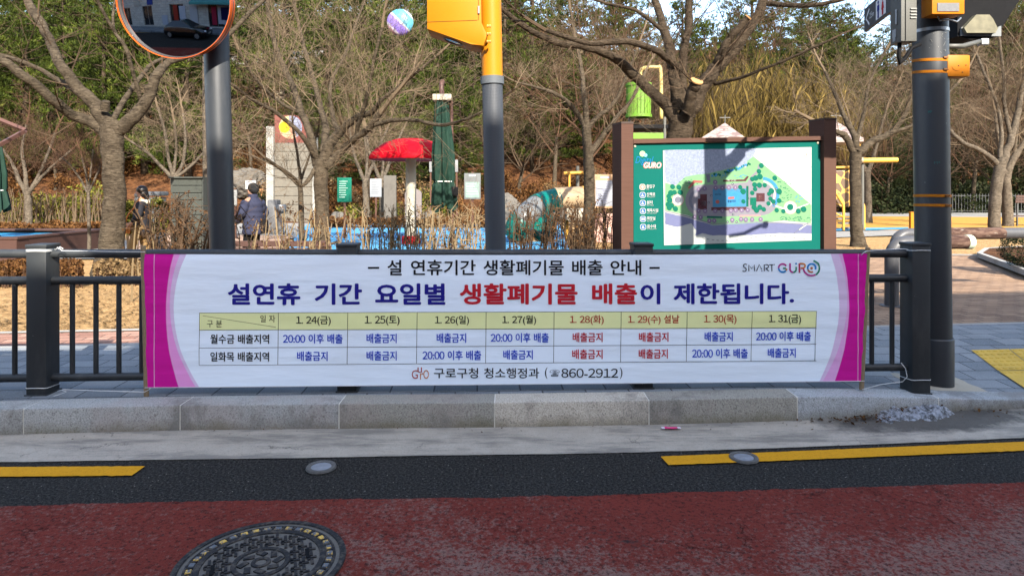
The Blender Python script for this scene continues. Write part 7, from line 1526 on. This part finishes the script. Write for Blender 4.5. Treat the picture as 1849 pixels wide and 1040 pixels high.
skin_obj('coat', ce, ed, COAT, t, root=2)
tr = [(T(0, 0, .80), .12*S)]; ed = []
for s, k in ((1, 'L'), (-1, 'R')):
    hip, kn_, an, to = pose['leg'+k]; n = len(tr); tr += [(T(hip[0], s*.09, .76), .10*S), (T(kn_[0], s*.09, kn_[1]), .08*S), (T(an[0], s*.09, an[1]+.02), .068*S)]; ed += [(0, n), (n, n+1), (n+1, n+2)]
skin_obj('trousers', tr, ed, simple('brown_trousers', (.20, .12, .045), .8, .1, 12), t)
for s, k in ((1, 'L'), (-1, 'R')):
    an, to = pose['leg'+k][2:]; skin_obj('shoe', [(T(an[0]-.04, s*.09, an[1]-.03), .045*S), (T((an[0]+to[0])/2, s*.095, to[1]+.01), .045*S), (T(to[0]+.02, s*.10, to[1]), .035*S)], [(0, 1), (1, 2)], MT['black'], t)
m = MB(); m.blob(T(-.005, 0, 1.535), (.100*S, .096*S, .090*S), 3, .04, 2, 4); m.blob(T(-.045, 0, 1.46), (.070*S, .088*S, .095*S), 4, .05, 2, 3); m.blob(T(-.085, 0, 1.40), (.045*S, .05*S, .09*S), 5, .08, 2, 3); m.build('hair', simple('black_hair', (.008, .007, .007), .4, .1, 30), t, smooth=True)
m = MB(); m.blob(T(.080, 0, 1.435), (.050*S, .056*S, .050*S), 2, .05, 1, 3); m.build('mask', MT['white'], t, smooth=True)
m = MB(); [m.blob(T(.045*math.cos(a)*1.9-.01, .11*math.sin(a), 1.325+.03*math.cos(a)), (.055*S, .055*S, .05*S), i, .3, 2.5, 2) for i, a in enumerate([2*math.pi*k/10 for k in range(10)])]; m.build('collar', simple('cream_fleece', (.45, .40, .32), .9, .1, 40, .6, 60), t, smooth=True)
for s in (1, -1): m = MB(); m.blob(T(.098, s*.030, 1.505), (.010*S, .012*S, .007*S), 1, 0, 1, 2); m.build('eye', MT['black'], t, smooth=True)
h_ = hands[0]; t2 = thing('smartphone', h_, 'pale smartphone held in the hand of the walking woman', 'phone')
m = MB(); m.box(h_+fwd*.07*S+Vector((0, -.03, .0)), (.075, .012, .15), 0, .3, .5, .5, bev=.004); m.build('body', simple('pale_green_phone', (.50, .60, .55), .3, .04, 9), t2, auto=40)
t2 = thing('shoulder_bag', T(.26, .08, .78), 'orange brown shoulder bag hanging at the front of the walking woman', 'bag'); lea = simple('tan_leather', (.44, .15, .035), .5, .1, 20)
m = MB(); m.box(T(.26, .06, .80), (.17, .10, .20), 0, .3, bev=.03); m.build('pouch', lea, t2, auto=40)
m = MB(); pts, rad = spline([T(.26, .10, .90), T(.20, .17, 1.05), T(.10, .19, 1.18), T(.02, .16, 1.345), T(-.04, .02, 1.37)], [.016*S]*5, 5); m.tube(pts, rad, 6); m.build('strap', lea, t2, smooth=True)
# man in down jacket seen from behind
Y = 12.9; g0 = gpt(457, Y); H_ = zpx(330.5, Y)-g0.z; S = H_/1.64; fwd = Vector((-.92, .42, 0)).normalized()
t = thing('person', g0, 'man in navy down jacket and black knit cap seen half from behind', 'person')
pose = dict(legL=((.02,), (.08, .47), (-.02, .08), (.12, .03)), legR=((0,), (.03, .46), (-.06, .08), (.07, .03)), armL=((.02, .27, 1.05), (.20, .22, .88), (.6, 0, -.6)), armR=((-.03, .27, 1.04), (.10, .25, .84), (.5, 0, -.8)))
J, E_, T, hands = figure(g0, S, fwd, pose); skin_obj('body', J, E_, SKIN, t)
NAVY = (lambda q: q.done(q.mix(q.noise(4), (.013, .015, .030), (.022, .024, .042)), .8, spec=.1))(NT('navy_down_fabric'))
m = MB(); lev = 40; seg_ = 36
for i in range(lev+1):
    f = i/lev; z = .63+.74*f; puff = .011*abs(math.sin(f*7*math.pi)); k = .21-.02*f if f < .82 else .20-(f-.82)*.62
    for j in range(seg_): a = 2*math.pi*j/seg_; m.v.append(tuple(T((k*.85+puff)*math.cos(a), (k+puff)*math.sin(a), z)))
for i in range(lev):
    for j in range(seg_): a = i*seg_+j; b = i*seg_+(j+1) % seg_; m.f.append((a, b, b+seg_, a+seg_)); m.m.append(0)
m.f.append(tuple(range(seg_-1, -1, -1))); m.m.append(0)
for s, k in ((1, 'L'), (-1, 'R')):
    el, wr, pd = pose['arm'+k]; A_, B_, C_ = Vector((0, s*.17, 1.27)), Vector((el[0], s*el[1], el[2])), Vector((wr[0], s*wr[1], wr[2]+.02)); pts, rad = [], []
    for i in range(25): f = i/24; p = A_.lerp(B_, f*2) if f < .5 else B_.lerp(C_, f*2-1); pts.append(T(*p)); rad.append((.088-.02*f+.012*abs(math.sin(f*5*math.pi)))*S)
    m.tube(pts, rad, 16)
m.build('jacket', NAVY, t, smooth=True)
skin_obj('trousers', [(T(0, 0, .80), .12*S)]+[(T(a, s*.09, z), r_*S) for s, k in ((1, 'L'), (-1, 'R')) for a, z, r_ in ((0, .76, .10), (pose['leg'+k][1][0], .47, .08), (pose['leg'+k][2][0], .10, .07))], [(0, 1), (1, 2), (2, 3), (0, 4), (4, 5), (5, 6)], MT['black'], t)
for s, k in ((1, 'L'), (-1, 'R')):
    an, to = pose['leg'+k][2:]; skin_obj('shoe', [(T(an[0]-.04, s*.09, an[1]-.03), .045*S), (T((an[0]+to[0])/2, s*.095, to[1]+.01), .045*S), (T(to[0]+.02, s*.10, to[1]), .035*S)], [(0, 1), (1, 2)], MT['white'], t)
m = MB(); m.blob(T(.0, 0, 1.545), (.098*S, .100*S, .098*S), 4, .05, 2, 4); m.blob(T(-.035, 0, 1.50), (.085*S, .09*S, .085*S), 5, .05, 2, 3); m.build('knit_cap', simple('black_knit', (.009, .009, .010), .9, .2, 60, .5, 90), t, smooth=True)
m = MB(); m.lathe([(.085*S, -.05), (.095*S, -.02), (.09*S, .03), (.078*S, .05)], T(0, 0, 1.37), 24, closed=False); m.build('jacket_collar', NAVY, t, smooth=True)
for s in (1, -1): m = MB(); m.blob(T(.108, s*.030, 1.475), (.010*S, .012*S, .007*S), 1, 0, 1, 2); m.build('eye', MT['black'], t, smooth=True)
t2 = thing('waist_bag', T(-.10, -.22, .82), 'black bag with white curved mark at the hip of the man in navy', 'bag')
bc = T(-.13, -.13, .78); m = MB(); m.box(bc+Vector((0, -.06, 0)), (.22, .14, .28), 0, -.25, bev=.04); m.build('pouch', MT['black'], t2, auto=40)
f = lambda x, y, l: bc+Vector((x*.001, -.137-l+x*.00025, -y*.001)); pr = Print(f); pr.poly([(-10, 15), (-2, 24), (46, 2), (2, 16)], 0, .002); pr.build('curved_mark', MT['white'], t2)
m = MB(); pts, rad = spline([bc+Vector((-.08, -.06, .13)), T(-.12, -.20, 1.15), T(.0, -.12, 1.36), T(.08, .05, 1.25)], [.012]*4, 5); m.tube(pts, rad, 6); m.build('strap', MT['black'], t2, smooth=True)
t2 = thing('paper_cup', hands[0], 'white paper cup in the hand of the man in the down jacket', 'cup'); m = MB(); m.lathe([(.028, -.05), (.038, .05), (.040, .052), (.034, .05)], hands[0]+fwd*.04, 20); m.build('cup', MT['white'], t2, auto=40); m = MB(); m.lathe([(.041, .05), (.041, .062), (.03, .066)], hands[0]+fwd*.04, 20); m.build('lid', MT['cream'], t2, auto=40)
